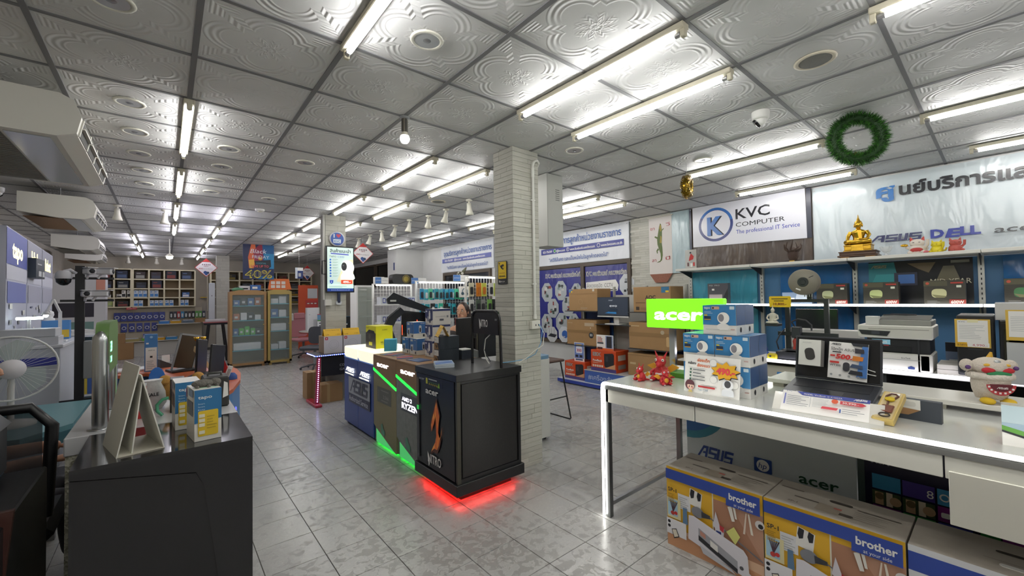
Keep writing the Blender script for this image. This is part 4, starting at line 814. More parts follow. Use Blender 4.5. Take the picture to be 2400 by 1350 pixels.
for (lab, y1, y0, z0, z1, mat_) in (('teal vinyl sheet on the shelving back panel, left end', 2.84, 2.0, .7, 1.79, MVT), ('blue vinyl sheet on the shelving back panel beside the printer', 1.74, 1.06, .7, 1.79, MVB), ('blue vinyl sheet on the shelving back panel at the right edge', .0, -.5, .7, 1.79, MVB)):
    S('vinyl_sheet', lab, 'vinyl sheet', MB(mat_).grid(lambda u, v: (.010*math.sin(u*7+v*5)*math.sin(v*3), -u*(y1-y0), v*(z1-z0)), 16, 10).box(.012, .016, y0-y1, 0, 0, z1-z0), (5.715, y1, z0))
pst = T('laptop_poster', 'dark ASUS Mid Year poster behind the power supply boxes', 'poster', (5.722, .92, 1.365)); P('sheet', MB(mt('22252c', .2)).box(0, .004, -.74, 0, 0, .43), pst)
f = Face((-.001,0,0), NY, UZ); f.poly([(.0,.42),(.20,.42),(.22,.3),(.1,.2),(0,.16)],mt('2f8a94',.3)); f.poly([(.06,.30),(.22,.30),(.2,.18),(.02,.2)],mt('3aa0a8',.3)); asus(f,.02,.365,.03,mt('b9b48c',.3),.12); f.rect(.20,.18,.17,.13,mt('30344a',.3)); f.rect(.23,.20,.12,.09,mt('4a78c0',.3)); f.poly([(.3,.4),(.5,.4),(.45,.3),(.38,.34)],mt('7a6a52',.3)); f.poly([(.55,.36),(.62,.36),(.66,.22),(.5,.22)],mt('6a6450',.3)); f.text(.46,.19,.05,'MID YEAR',mt('cfcbb4',.3),.27,'L',.0); f.rect(.6,.385,.12,.025,mt('8a8a80',.3)); f.done(pst, 'poster_print')
# ---------------------------------------------------------------- on the top shelf
TS = 1.8362
t = T('glass_card', 'clear glass picture card with red figures on the top shelf end', 'picture', (gx+.08, 2.76, TS), 0); P('pane', MB(mt('d9d6d0', .08, a=.6)).box(0,.006,-.15,0,0,.25), t)
f = Face((-.0005,0,0), NY, UZ); f.poly([(.05,.10),(.11,.12),(.12,.16),(.08,.20),(.06,.15)],RED); f.rect(.03,.03,.02,.05,mt('5a2a30',.5)); f.rect(.07,.02,.03,.05,WHITE); f.rect(.11,.03,.02,.05,RED); f.disc(.075,.21,.012,INK); f.done(t, 'card_print')
t = T('driftwood_carving', 'dark twisted driftwood carving on a small stand', 'sculpture', (gx+.16, 1.53, TS)); W_ = mt('3e2c24', .7, bs=30, bd=.6)
P('stand', MB(mt('2c221c', .5)).rbox(-.05,.05,-.075,.075,0,.022,.005), t); P('name_plate', MB(mt('c9a24a', .3, .8)).box(-.052,-.050,-.025,.025,.005,.017), t); R = random.Random(3)
P('trunk', MB(W_).lathe([(.035,.02),(.05,.06),(.055,.10),(.04,.14),(.015,.17)], n=9), t)
for k in range(9):
    a = k*.7; P('branch', MB(W_).tube([(0,0,.09),(.05*math.cos(a),.05*math.sin(a),.13),(.08*math.cos(a+.3),.08*math.sin(a+.3),.13+.012*(k % 4)),(.07*math.cos(a+.6),.085*math.sin(a+.6),.17+.02*(k % 5))], .012, 6, rr=[.018,.014,.009,.004]), t)
# Buddha
GOLD = mt('d8ac3c', .22, .95, bs=40, bd=.05); GOLD2 = mt('c79c34', .3, .9)
t = T('buddha_statue', 'golden seated Buddha statue on a stepped pedestal', 'statue', (gx+.2, .955, TS), -PI/2)
wd = T('wooden_plinth', 'dark wooden plinth under the golden Buddha statue', 'plinth', (gx+.2, .955, TS), -PI/2)
P('plinth', MB(mt('4a3222', .4)).rbox(-.16,.16,-.11,.11,.012,.03,.004).rbox(-.145,.145,-.10,.10,.03,.058,.004).rbox(-.152,.152,-.105,.105,.058,.07,.003), wd)
for x in (-.10, .10): P('foot_block', MB(mt('c79a5a', .5)).box(x-.035,x+.035,-.10,.10,0,.012), wd)
b = MB(GOLD2).rbox(-.115,.115,-.08,.08,.07,.082,.003).rbox(-.108,.108,-.075,.075,.082,.125,.004).rbox(-.112,.112,-.078,.078,.125,.138,.003); P('pedestal', b, t)
P('pedestal_apron', MB(GOLD).prism([(-.045,.135),(.045,.135),(.05,.072),(-.05,.072)], 'y', -.088, -.076), t)
bd = MB(GOLD)
bd.ball((0,-.01,.155), (.112,.07,.022), 16, 8); 
for sx in (-1, 1): bd.tube([(sx*.02,.02,.165),(sx*.085,-.02,.168),(sx*.095,-.05,.165),(sx*.03,-.068,.168),(-sx*.03,-.07,.172)], .02, 8, rr=[.03,.03,.026,.02,.014])
bd.lathe([(.055,.16),(.048,.19),(.046,.22),(.062,.26),(.066,.275),(.04,.292),(.02,.30),(.018,.315)], n=14, sy=.62)
bd.tube([(-.062,0,.275),(-.082,-.01,.235),(-.085,-.035,.195),(-.07,-.062,.17),(-.06,-.078,.15)], .018, 8, rr=[.02,.018,.014,.012,.01])
bd.tube([(.062,0,.275),(.085,-.005,.235),(.075,-.04,.195),(.03,-.062,.182),(-.015,-.066,.182)], .018, 8, rr=[.02,.018,.014,.012,.01])
P('body', bd, t)
h = MB(GOLD).ball((0,-.004,.345), (.031,.034,.042), 14, 10).ball((0,-.037,.342), (.006,.006,.012), 8, 6); hd = P('head', h, t)
P('hair', MB(GOLD2).lathe([(.033,.35),(.034,.362),(.028,.38),(.016,.39),(.014,.40),(.006,.42),(.003,.445),(0,.455)], (0,.003,0), 12), hd)
for sx in (-1, 1): P('ear', MB(GOLD).ball((sx*.033,.002,.338), (.005,.008,.02), 8, 6), hd)
P('sash', MB(GOLD2).prism([(-.005,.29),(.03,.285),(.035,.20),(.01,.20)], 'y', -.046, -.040), t)
# bowl and cats
t = T('glass_bowl', 'clear petal shaped glass bowl beside the Buddha', 'bowl', (gx+.13, .735, TS)); GB = mt('e6eaea', .03, a=.35)
P('foot', MB(GB).lathe([(.022,0),(.02,.008),(.012,.015),(.02,.03)], n=14), t)
for k in range(8): P('petal', MB(GB).ball((.034*math.cos(k*PI/4), .034*math.sin(k*PI/4), .065), (.008,.02,.036), 8, 6, Matrix.Rotation(k*PI/4, 3, 'Z') @ Matrix.Rotation(.5, 3, 'Y')), t)
def cat(loc, s, c1, label, fancy, rz=-1.6):
    t = T('lucky_cat', label, 'figurine', loc, rz, 'lucky cats on the top shelf'); m1 = mt(c1, .45)
    P('body', MB(m1).lathe([(.05*s,0),(.06*s,.01*s),(.058*s,.05*s),(.045*s,.075*s),(0,.085*s)], n=14), t)
    hd = P('head', MB(m1).ball((0,-.005*s,.10*s), (.055*s,.045*s,.04*s), 14, 8), t)
    for sx in (-1, 1): P('ear', MB(mt('b8443c', .5) if fancy else m1).cyl((sx*.036*s,0,.125*s), (sx*.046*s,0,.16*s), .018*s, .003*s, 6), hd); P('paw', MB(m1).ball((sx*.045*s,-.045*s,.015*s), (.02*s,.022*s,.015*s), 8, 6), t)
    P('raised_arm', MB(m1).tube([(.05*s,0,.05*s),(.07*s,-.02*s,.08*s),(.072*s,-.022*s,.13*s)], .013*s, 7), t)
    P('tail', MB(m1).tube([(.02*s,.05*s,.02*s),(.05*s,.075*s,.03*s),(.06*s,.08*s,.06*s)], .01*s, 6), t)
    if fancy:
        P('bib', MB(mt('a83230', .6)).ball((0,-.05*s,.035*s), (.045*s,.014*s,.022*s), 10, 6), t); P('gold_coin', MB(GOLD).ball((-.085*s,-.03*s,.085*s), (.028*s,.012*s,.014*s)), t); P('side_arm', MB(m1).tube([(-.045*s,0,.05*s),(-.075*s,-.02*s,.07*s)], .013*s, 7), t)
        for sx in (-1, 1): P('eye', MB(INK).ball((sx*.02*s,-.046*s,.105*s), (.009*s,.004*s,.003*s), 8, 4), hd)
        P('flower', MB(mt('c86a74', .6)).ball((.06*s,-.05*s,.012*s), (.025*s,.02*s,.012*s), 8, 5), t)
    else:
        for sx in (-1, 1): P('eye', MB(mt('5a3018', .5)).ball((sx*.018*s,-.047*s,.105*s), (.006*s,.003*s,.003*s), 6, 4), hd)
cat((gx+.12, .515, TS), 1.0, 'e0d6cc', 'white lucky cat figurine with gold coin and red bib', True)
cat((gx+.10, .385, TS), .72, 'd9c826', 'plain yellow cat figurine between the white and red cats', False, -1.9); cat((gx+.10, .27, TS), .76, 'b0524a', 'plain red cat figurine at the right of the shelf', False, -1.2)
# ---------------------------------------------------------------- on the middle shelf
MS = 1.3632
t = T('chip_box', 'small dark processor box on the left of the lit shelf', 'box', (gx+.03, 2.68, MS)); P('carton', MB(mt('2e2620', .4)).box(0,.07,-.12,0,0,.075), t); f = Face((-.0005,0,0), NY, UZ); f.rect(.045,.025,.03,.03,mt('b8b48a',.3)); f.rect(.01,.01,.03,.02,mt('6a4a34',.4)); f.done(t,'front_print')
t = T('motherboard_box', 'grey and black motherboard box standing on the lit shelf', 'box', (gx+.04, 2.45, MS)); P('carton', MB(mt('4c4c52', .35)).box(0,.07,-.25,0,0,.26), t)
f = Face((-.0005,0,0), NY, UZ); f.rect(.02,.03,.16,.09,mt('a49a9a',.4)); f.poly([(.25,.2),(.25,0),(.15,0)],mt('26262a',.4)); f.text(.02,.225,.018,'MSI  PRO',LGREY,.13); f.rect(.055,.17,.03,.022,WHITE); f.done(t,'front_print')
def psu(y, label, fill):
    t = T('power_supply_box', label, 'box', (gx+.03, y, MS), 0, 'black power supply boxes on the lit shelf'); W, H = .26, .215
    P('carton', MB(mt('34322c', .4, v=.25, bs=12, bd=.02)).rbox(0,.11,-W,0,0,H,.002), t); f = Face((-.0005,0,0), NY, UZ)
    f.rect(.0,H-.05,.15,.045,mt('4c4a38',.4)); f.disc(.025,H-.025,.012,mt('b04a34',.4)); f.rect(.17,H-.03,.075,.013,mt('a8362c',.4)); f.rr(.205,H-.065,.03,.02,.002,mt('d9dccb',.4))
    f.poly(rrect(.05,.145,.06,.14,.03,3), mt(fill,.18,.35)); f.poly([(.05,.06+.03),(.145,.075),(.13,.06),(.08,.06)],mt('8a8868',.2,.3)); f.rect(.16,0,.10,.045,mt('7a2c28',.4)); f.text(.17,.01,.026,'600W',mt('e0d8cc',.4),.078,'L',.02); f.lines(.02,.01,.08,.03,3,GREY,.2); f.done(t,'front_print')
psu(1.29, 'black 600W power supply box right of the filament spool', 'c8c8a8'); psu(.905, 'black 600W power supply box left of the one under the red cat', 'd6d6a4'); psu(.475, 'black 600W power supply box under the cat figurines', 'dcdcae'); psu(-.0, 'black power supply box cut by the right picture edge', '5a8a62')
t = T('wifi_box', 'pale blue boxed part standing behind the filament spool', 'box', (gx+.06, 1.62, MS)); P('carton', MB(mt('8aa0c0', .4)).box(0,.08,-.28,0,0,.13), t); f = Face((-.0005,0,0), NY, UZ); f.rect(.02,.02,.1,.05,WHITE); f.poly([(.12,.02),(.26,.03),(.24,.1),(.14,.11)],mt('c8d4e4',.4)); f.done(t,'front_print')
# ---------------------------------------------------------------- second counter with printers
cx = 4.25; CZ = .88
c2 = T('rear_counter', 'white rear counter with an LED lit edge holding printers', 'counter', (cx, 1.62, 0))
P('worktop', MB(mt('cfcdc8', .3)).rbox(0,.6,-2.6,0,CZ-.028,CZ,.003), c2); P('led_strip', MB(mt('f2f0ff', .4, e=9)).box(-.010,.0,-2.6,-.02,CZ-.012,CZ+.006), c2)
P('back_board', MB(mt('17181c', .6)).box(.5,.52,-2.6,0,0,CZ-.028), c2)
for y in (-.03, -1.0, -1.8, -2.57): P('side_panel', MB(mt('26272b', .6)).box(.03,.5,y-.015,y+.015,0,CZ-.028), c2)
P('low_shelf', MB(mt('b9b8b2', .4)).box(.02,.5,-2.55,-.03,.55,.57), c2)
t = T('dell_box', 'pale cardboard box with a blue Dell logo under the rear counter', 'box', (cx+.05, 1.56, .5705)); P('carton', MB(mt('b6b0a4', .6)).box(0,.3,-.48,0,0,.25), t); f = Face((-.0005,0,0), NY, UZ); f.text(.20,.12,.075,'DELL',mt('3a78b8',.4),.26,'L',.05); f.rect(.02,.1,.08,.1,mt('cac6bc',.5)); f.done(t,'front_print')
S('white_panel_box', 'flat white carton lying under the rear counter before the Dell box', 'box', MB(mt('c8ccc8', .4)).rbox(0,.22,-.6,0,0,.12,.003), (3.62, 1.7, 0))
# 3D printer
t = T('filament_printer', 'black 3D printer with a filament spool above its frame', '3D printer', (cx+.03, 1.34, CZ)); K = mt('24252a', .45)
P('bed_base', MB(K).rbox(0,.34,-.40,.02,.01,.075,.005), t)
for y in (-.06, -.355): P('upright', MB(K).box(.13,.165,y-.0,y+.035,.07,.52), t)
P('top_bar', MB(K).box(.13,.165,-.355,-.025,.52,.548), t); P('gantry', MB(K).box(.105,.13,-.42,.03,.215,.25), t)
P('print_head', MB(mt('2e3036', .4)).rbox(.06,.125,-.16,-.09,.20,.30,.006), t); P('ribbon_loop', MB(K).tube([(.09,-.11,.30),(.08,-.09,.345),(.08,-.14,.37),(.08,-.2,.36),(.08,-.24,.32),(.08,-.24,.27)], .007, 6), t); P('cable_loop', MB(INK).tube([(.12,-.02,.27),(.05,.0,.22),(.03,.02,.16),(.05,.01,.09)], .006, 6), t); P('plate', MB(mt('3a3b40', .3)).box(.02,.30,-.37,-.02,.088,.095), t)
for y in (-.12,-.26): P('model_part', MB(mt('a8382c', .5)).lathe([(.03,.096),(.026,.13),(.032,.17),(.012,.21)], (.1,y,0), 10), t)
P('spool_arm', MB(K).box(.13,.16,-.235,-.20,.548,.66), t)
for k in range(4): P('bracket_rib', MB(LGREY).box(.115,.12,-.245+.018*k,-.237+.018*k,.57,.60), t)
t = T('filament_spool', 'large grey filament spool on top of the 3D printer', 'spool', (cx+.10, 1.14, CZ+.70))
for x in (-.045, .032): P('flange', MB(mt('7b766a', .45)).lathe([(.028,x),(.112,x),(.114,x+.005),(.112,x+.010),(.028,x+.010)], n=32, ax='x'), t)
P('winding', MB(mt('8d8675', .6)).lathe([(.06,-.036),(.085,-.036),(.085,.033),(.06,.033)], n=26, ax='x'), t); P('hub', MB(mt('2a2b30', .4)).lathe([(.04,-.05),(.043,-.044),(.043,.046),(.02,.05)], n=18, ax='x').lathe([(.022,-.056),(.024,-.05)], n=12, ax='x'), t)
P('paper_label', MB(PAPER).prism([(.02,-.075),(.055,-.06),(.05,-.05),(.015,-.065)], 'x', -.0475, -.0462), t); P('slot', MB(INK).prism([(-.045,.035),(-.08,.05),(-.08,.055),(-.045,.04)], 'x', -.0475, -.0462), t)
t = T('price_tag', 'yellow tag reading 10,800 hung on the 3D printer', 'price tag', (cx-.02, 1.385, CZ+.48), -.05); P('card', MB(YEL).prism(rrect(-.175,0,0,.098,.012), 'x', 0, .003), t)
f = Face((-.0005,0,0), NY, UZ); f.rect(.02,.07,.13,.008,mt('5a4a20',.5)); f.rect(.04,.052,.08,.007,mt('5a4a20',.5)); f.text(.035,.018,.022,'10,800.-',mt('7a2a20',.5),.105,'L',.02); f.done(t,'tag_print'); P('string', MB(INK).cyl((.002,-.09,.09),(.05,-.09,.1),.002,n=4), t)
t = T('white_figurine', 'small white seated figurine printed in plastic', 'figurine', (cx-.03, 1.355, CZ+.33), -1.6); W2 = mt('c9c4b6', .5); P('shelf_clip', MB(K).box(-.05,.05,-.05,.07,-.02,0), t)
P('body', MB(W2).lathe([(.045,0),(.05,.01),(.03,.03),(.028,.06),(.036,.085),(.012,.10)], n=12, sy=.6), t); hd = P('head', MB(W2).ball((0,0,.12), (.016,.017,.022), 10, 8), t); P('topknot', MB(W2).cyl((0,0,.135),(0,0,.168),.008,.001,6), hd); P('arm', MB(W2).tube([(-.035,0,.08),(-.045,-.01,.05),(-.02,-.03,.03)], .008, 6), t); P('arm', MB(W2).tube([(.035,0,.08),(.045,-.01,.05),(.02,-.03,.03)], .008, 6), t); P('crossed_legs', MB(W2).ball((0,-.02,.012), (.055,.03,.013), 10, 6), t)
t = T('monitor_box', 'long white carton standing behind the 3D printer', 'box', (cx+.42, 1.40, CZ)); P('carton', MB(mt('c6c4c0', .4)).rbox(0,.16,-.58,0,0,.26,.003), t); f = Face((-.0005,0,0), NY, UZ); f.rect(.025,.2,.025,.025,mt('8a4a44',.5)); f.text(.24,.13,.025,'Monitor',GREY,.12); f.done(t,'front_print')
S('dark_monitor', 'dark flat monitor leaning behind the white carton', 'monitor', MB(mt('1c1e24', .25)).rbox(0,.03,-.34,0,0,.24,.004), (cx+.62, 1.36, CZ+.205))
t = T('blue_figurine', 'small blue plastic toy at the left end of the rear counter', 'figurine', (cx+.06, 1.46, CZ)); P('body', MB(mt('2a4a9a', .4)).lathe([(.03,0),(.032,.03),(.022,.06),(.028,.08),(.02,.11),(0,.115)], n=12), t); P('arm', MB(mt('2a4a9a', .4)).ball((-.02,-.03,.05),(.01,.012,.02),8,6), t)
t = T('yellow_figurine', 'small yellow cube toy beside the blue figurine', 'figurine', (cx+.03, 1.385, CZ)); P('body', MB(mt('c9b422', .4)).rbox(-.03,.03,-.04,.04,0,.055,.012), t); P('eye', MB(INK).ball((-.031,.01,.03),(.004,.009,.009),8,6), t)
# multifunction printer
t = T('inkjet_printer', 'white and black multifunction printer on the rear counter', 'printer', (cx+.03, .76, CZ)); PW = mt('d2d0c8', .4)
P('base', MB(PW).rbox(0,.36,-.41,-.055,.0,.135,.008), t); P('ink_tank', MB(mt('c6c4bc', .4)).rbox(.0,.30,-.40,-.345,.01,.13,.006), t); P('paper_tray', MB(mt('1c1d21', .5)).rbox(.01,.34,-.40,-.045,.135,.245,.004), t); P('output_slot', MB(mt('0e0f12', .5)).box(-.002,.02,-.30,-.08,.145,.185), t); P('side_cover', MB(mt('26282c', .5)).box(.0,.34,-.345,-.335,.0,.25), t)
P('scanner', MB(PW).rbox(-.02,.37,-.42,.005,.245,.345,.008), t); P('control_panel', MB(mt('2e3034', .3)).prism([(-.02,.27),(-.17,.262),(-.19,.30),(0,.305)], 'x', -.026, -.02), t); P('display', MB(mt('4a4d54', .2)).box(-.028,-.026,-.13,-.08,.275,.295), t); P('feeder', MB(mt('8a8a86', .45)).rbox(.03,.34,-.41,-.10,.345,.385,.004), t); P('feeder_tray', MB(mt('6e6e6a', .5)).prism([(.06,.385),(.3,.41),(.3,.415),(.06,.39)], 'y', -.40, -.11), t); P('groove', MB(mt('8f8d86', .5)).box(-.0215,-.0195,-.40,-.06,.315,.319), t)
f = Face((-.0005,-.055,0), NY, UZ); f.rect(.03,.10,.05,.008,GREY); f.text(.19,.095,.012,'EcoTank',INK,.05); f.rect(.0,.085,.29,.003,GREY); f.poly([(.225,.02),(.26,.02),(.262,.035),(.242,.045),(.223,.035)],NAVY); f.done(t,'front_print')
S('cable_bundle', 'black power cable bundle lying on top of the printer', 'cable', MB(INK).tube([(.05,-.12,.004),(.1,-.18,.006),(.06,-.25,.006),(.12,-.3,.006),(.2,-.22,.006),(.15,-.15,.008)], .005, 6), (cx+.05, .74, CZ+.417))
S('white_adapter_box', 'small white box on top of the printer left corner', 'box', MB(mt('cfcfcc', .4)).rbox(0,.07,-.08,0,0,.065,.002), (cx+.04, .72, CZ+.3462))
t = T('adapter_pack', 'clear bag with a white adapter hanging behind the printer', 'package', (cx+.45, .31, CZ)); P('bag', MB(mt('8a96b0', .2, a=.7)).box(0,.02,-.10,0,0,.13), t); P('adapter', MB(mt('d0d2d4', .4)).box(-.02,0,-.08,-.02,.03,.07), t); P('header', MB(INK).box(-.001,.021,-.10,0,.13,.2), t)
S('paper_ream', 'white paper reams stacked between the printer and the computer case', 'paper stack', MB(mt('c4c0b8', .6)).box(0,.3,-.15,0,0,.035).box(0,.3,-.15,0,.038,.07), (cx+.06, .33, CZ))
# computer cases
def pc(y, W, H, label, win):
    t = T('computer_case', label, 'computer', (cx+.04, y, CZ), 0, 'black computer cases on the rear counter'); P('chassis', MB(mt('26272a', .4)).rbox(0,.42,-W,0,.012,H,.006), t); P('front_panel', MB(mt('1b1c1f', .3)).box(-.006,0,-W+.01,-.01,.03,H-.02), t)
    for a in (-W+.03, -.03):
        for x in (.04,.38): P('foot', MB(BLACK).cyl((x,a,0),(x,a,.013),.012,n=8), t)
    P('drive_slot', MB(mt('303236', .4)).box(-.008,-.006,-W*.7,-W*.3,H*.45,H*.47), t)
    if win:
        w_ = P('mesh_window', MB(mt('35352c', .2, .4)).box(-.0085,-.006,-W+.02,-.02,.05,H-.06), t)
        for k in range(3): P('fan_ring', MB(mt('6a6a48', .3, .5)).lathe([(.035,-.010),(.04,-.0125),(.045,-.010)], (0,-W/2,.07+k*.1), 16, 'x'), w_)
    return t
pc(.225, .175, .43, 'black computer case with a large price sheet on its front', False); pc(.03, .15, .40, 'black computer case with lit fans at the right edge', True)
t = T('price_sheet', 'yellow framed price sheet reading 4,990 on the computer case', 'price sheet', (cx+.018, .232, CZ+.21)); P('sheet', MB(mt('d8b24a', .5)).box(0,.003,-.165,0,0,.195), t)
f = Face((-.0005,0,0), NY, UZ); f.rect(.012,.022,.142,.165,PAPER); f.lines(.02,.06,.12,.1,9,LGREY,.25); f.rect(.06,.172,.05,.02,mt('e8e2b8',.5)); f.rect(.006,.004,.05,.03,mt('d9a820',.5)); f.text(.01,.01,.016,'ราคา',INK,.042); f.rect(.058,.004,.10,.03,PAPER); f.text(.08,.010,.016,'4,990.-',mt('b83a58',.5),.07); f.text(.02,.173,.008,'KVC',NAVY,.03); f.done(t,'sheet_print')
t = T('price_sheet', 'yellow framed price sheet cut by the right picture edge', 'price sheet', (cx-.10, .0, CZ+.28)); P('sheet', MB(mt('d8b24a', .5)).box(0,.003,-.165,0,0,.195), t); f = Face((-.0005,0,0), NY, UZ); f.rect(.012,.022,.142,.165,PAPER); f.lines(.02,.06,.12,.1,9,LGREY,.25); f.done(t,'sheet_print'); P('stand', MB(LGREY).box(.003,.09,-.17,0,-.28,-.02), t)
S('white_carton', 'plain white carton on top of the right computer case', 'box', MB(mt('c9c9c8', .4)).rbox(0,.3,-.2,0,0,.115,.002), (cx+.06, .045, CZ+.4005))
# ================================================================= centre island of brand counters
IX = 1.675; MBL = mt('1f3f86', .35); LBX = mt('fff6dc', .5, e=.7); LTX = mt('fffbe8', .4, e=1.8)
def asus_counter(y1, y0, label):
    t = T('asus_counter', label, 'counter', (IX, y1, 0), 0, 'blue ASUS counters with glowing tops'); L = y1-y0-.004
    P('body', MB(MBL).rbox(0, .58, -L, 0, .03, .79, .003), t); P('plinth', MB(mt('16213f', .6)).box(.03, .56, -L+.02, -.02, 0, .03), t)
    P('light_top', MB(LBX).rbox(.0, .58, -L, 0, .79, .925, .012), t); P('lower_trim', MB(mt('5f86c8', .4, e=.25)).prism([(0,.79),(-L,.79),(-L,.80),(-L*.12,.80),(0,.83)], 'x', -.002, .0), t)
    f = Face((-.0015, 0, 0), NY, UZ); asus(f, .06, .635, .05, LTX, .29); f.text(.062,.605,.016,'IN SEARCH OF INCREDIBLE',LTX,.29,'L',.02); f.done(t, 'lit_lettering'); return t
asus_counter(5.20, 4.735, 'blue ASUS counter with glowing white top, left one'); asus_counter(4.735, 4.275, 'blue ASUS counter with glowing white top, right one beside the wooden counters')
t = T('service_plaque', 'grey and navy ASUS Authorized Service plaque on the blue counters', 'sign', (IX-.004, 5.02, .288)); P('plate', MB(mt('2a2f48', .4)).box(-.004,0,-.66,0,0,.30), t)
f = Face((-.0045,0,0), NY, UZ); f.rect(.0,.105,.66,.19,mt('9ea0a4',.35)); asus(f,.05,.13,.145,mt('2c3048',.35),.54); f.text(.33,.03,.06,'Authorized Service',mt('c9cbd2',.4),.58,'C',.005); f.done(t, 'plaque_print')
WOOD = mt('8a6a48', .45, v=.15, bs=9, bd=.05); GRN = mt('1dff3c', .4, e=2.2); GRP = mt('56d878', .3, e=.35)
def acer_counter(y1, y0, body, label, ryzen):
    t = T('acer_counter', label, 'counter', (IX, y1, 0), 0, 'wooden acer counters with green light bars'); L = y1-y0-.004
    P('carcass', MB(body).box(.015, .60, -L, 0, .02, .895), t); P('wood_top', MB(WOOD).rbox(-.004, .62, -L, 0, .89, .91, .003), t)
    P('wood_front', MB(WOOD).prism([(0,.775),(0,.89),(-L,.89),(-L,.64)], 'x', -.004, .015), t)
    P('light_bar', MB(GRN).prism([(0,.748),(0,.772),(-L,.637),(-L,.613)], 'x', -.006, .012), t)
    P('front_panel', MB(body).prism([(0,.745),(-L,.61),(-L,.02),(-L*.94,.02),(-.06,.16),(0,.19)], 'x', -.002, .015), t)
    P('corner_window', MB(GRP).prism([(-.06,.155),(-L*.92,.02),(-.06,.02)], 'x', .0, .014), t); P('floor_light', MB(GRN).box(.02,.05,-L+.02,-.04,.004,.018), t); P('plinth', MB(INK).box(.06,.58,-L+.01,-.01,0,.02), t)
    f = Face((-.0048,0,0), NY, UZ); f.text(.10,.80,.05,'acer',mt('fffaff',.4,e=2.6),.29,'L',.03); f.done(t, 'lit_logo')
    f = Face((-.0028,0,0), NY, UZ)
    if ryzen: f.rect(.10,.46,.36,.16,mt('4a4d54',.4)); f.text(.125,.555,.035,'AMD',mt('f4eeff',.4,e=1.8),.15,'L',.03); f.poly([(.285,.555),(.32,.555),(.32,.59),(.285,.59),(.297,.578),(.308,.578),(.308,.567),(.297,.567)],mt('f4eeff',.4,e=1.8)); f.text(.12,.485,.055,'RYZEN',mt('f4eeff',.4,e=2.2),.32,'L',.03)
    else: f.rect(.10,.44,.34,.155,mt('55554e',.4)); f.text(.25,.49,.035,'2.566',mt('8d8d84',.4),.13); f.rect(.20,.56,.18,.01,mt('7a7a70',.4)); f.rect(.2,.46,.16,.012,mt('77776e',.4)); f.rect(.12,.46,.04,.10,mt('616158',.4))
    f.poly([(.19,.22),(.23,.24),(.25,.19),(.29,.17),(.285,.12),(.2,.14)],mt('5a8a72',.5)); f.done(t, 'front_print'); return t
acer_counter(4.27, 3.715, mt('857c5e', .6, v=.06, bs=50, bd=.1), 'brown wooden acer counter with green light bar beside the blue counters', False)
acer_counter(3.715, 3.172, mt('7d7f7c', .6, v=.3, bs=22, bd=.1), 'grey stone acer counter with AMD RYZEN lettering beside the black kiosk', True)
# black kiosk
def mat_mesh():
    M, nt, b = newmat('perforated_black_mesh', .38); pos, X, Y, Z = geo(nt); v = nt.nodes.new('ShaderNodeTexVoronoi'); v.inputs['Scale'].default_value = 95; v.inputs['Randomness'].default_value = 0.15
    nt.links.new(pos, v.inputs['Vector']); d = E(v.outputs['Distance']); nt.links.new(mixc(nt, d.ss(.28,.42), '#08080a', '#1e1d1d'), b.inputs['Base Color']); bump(nt, b, d.ss(.25,.45), .5, .004); return M
MMESH = mat_mesh(); KB = mt('1b1b1d', .35)
ki = T('nitro_kiosk', 'black acer Nitro kiosk with a red glow under its base', 'kiosk', (1.60, 2.54, 0)); kw, kl = .60, .62
P('base_board', MB(KB).rbox(-.02, kw+.02, -.02, kl+.005, .07, .15, .003), ki); P('plinth', MB(mt('2a0806', .6)).box(.07, kw-.05, .07, kl-.02, 0, .07), ki)
P('under_light', MB(mt('ff1c10', .4, e=14)).box(.05, kw-.03, .045, .06, .05, .066).box(.045, .06, .06, kl-.03, .05, .066), ki)
P('carcass', MB(KB).box(.012, kw-.008, .012, kl, .15, .88), ki); P('top_slab', MB(mt('232324', .3)).rbox(-.01, kw+.012, -.01, kl+.005, .878, .93, .003), ki)
P('mesh_panel', MB(MMESH).box(.045, kw-.04, .002, .014, .185, .855), ki, 'black perforated mesh side panel')
for a, b_ in (((0,.03),(.15,.88)), ((kw-.025,kw),(.15,.88))): P('frame_stile', MB(mt('3a382f' if a[0] == 0 else '1e1e20', .35)).box(*a, -.002, .02, *b_), ki)
for z in (.15, .86): P('frame_rail', MB(KB).box(.03, kw-.025, -.001, .02, z, z+.03), ki)
P('display_panel', MB(mt('14151d', .3)).box(-.004, .012, .03, kl-.01, .16, .875), ki)
f = Face((-.0046, kl-.01, 0), NY, UZ); w_ = kl-.04
def mat_flame():
    M, nt, b = newmat('flame_print', .35); pos, X, Y, Z = geo(nt); n = noise(nt, vmap(nt, pos, (20,20,9)), 1.2, 4); m2 = noise(nt, pos, 120, 2)
    nt.links.new(mixc(nt, n.ss(.4,.65), '#a8401a', '#d08a34'), b.inputs['Base Color']); b.inputs['Emission Strength'].default_value = .12; b.inputs['Emission Color'].default_value = lin('c86a20'); return M
FLM = mat_flame(); DRK = mt('5a2614', .4)
f.rect(0,.855,w_,.02,mt('16182a',.4)); f.rect(.02,.80,.4,.06,mt('1a1e30',.4)); f.text(.05,.83,.022,'acer',mt('c8cbd0',.4),.09); f.text(.165,.81,.045,'1',mt('b8b83a',.4),.03,'L',.03); f.rect(.21,.845,.13,.008,LGREY); f.rect(.20,.825,.16,.003,mt('4a8a4a',.4)); f.poly([(.35,.80),(.385,.80),(.375,.84)],mt('8ab83a',.4))
for q in range(5): f.disc(.225+q*.03,.812,.008,mt('b8a83a',.4))
f.text(.165,.735,.048,'acer',mt('e8e6e2',.4),.20,'L',.025)
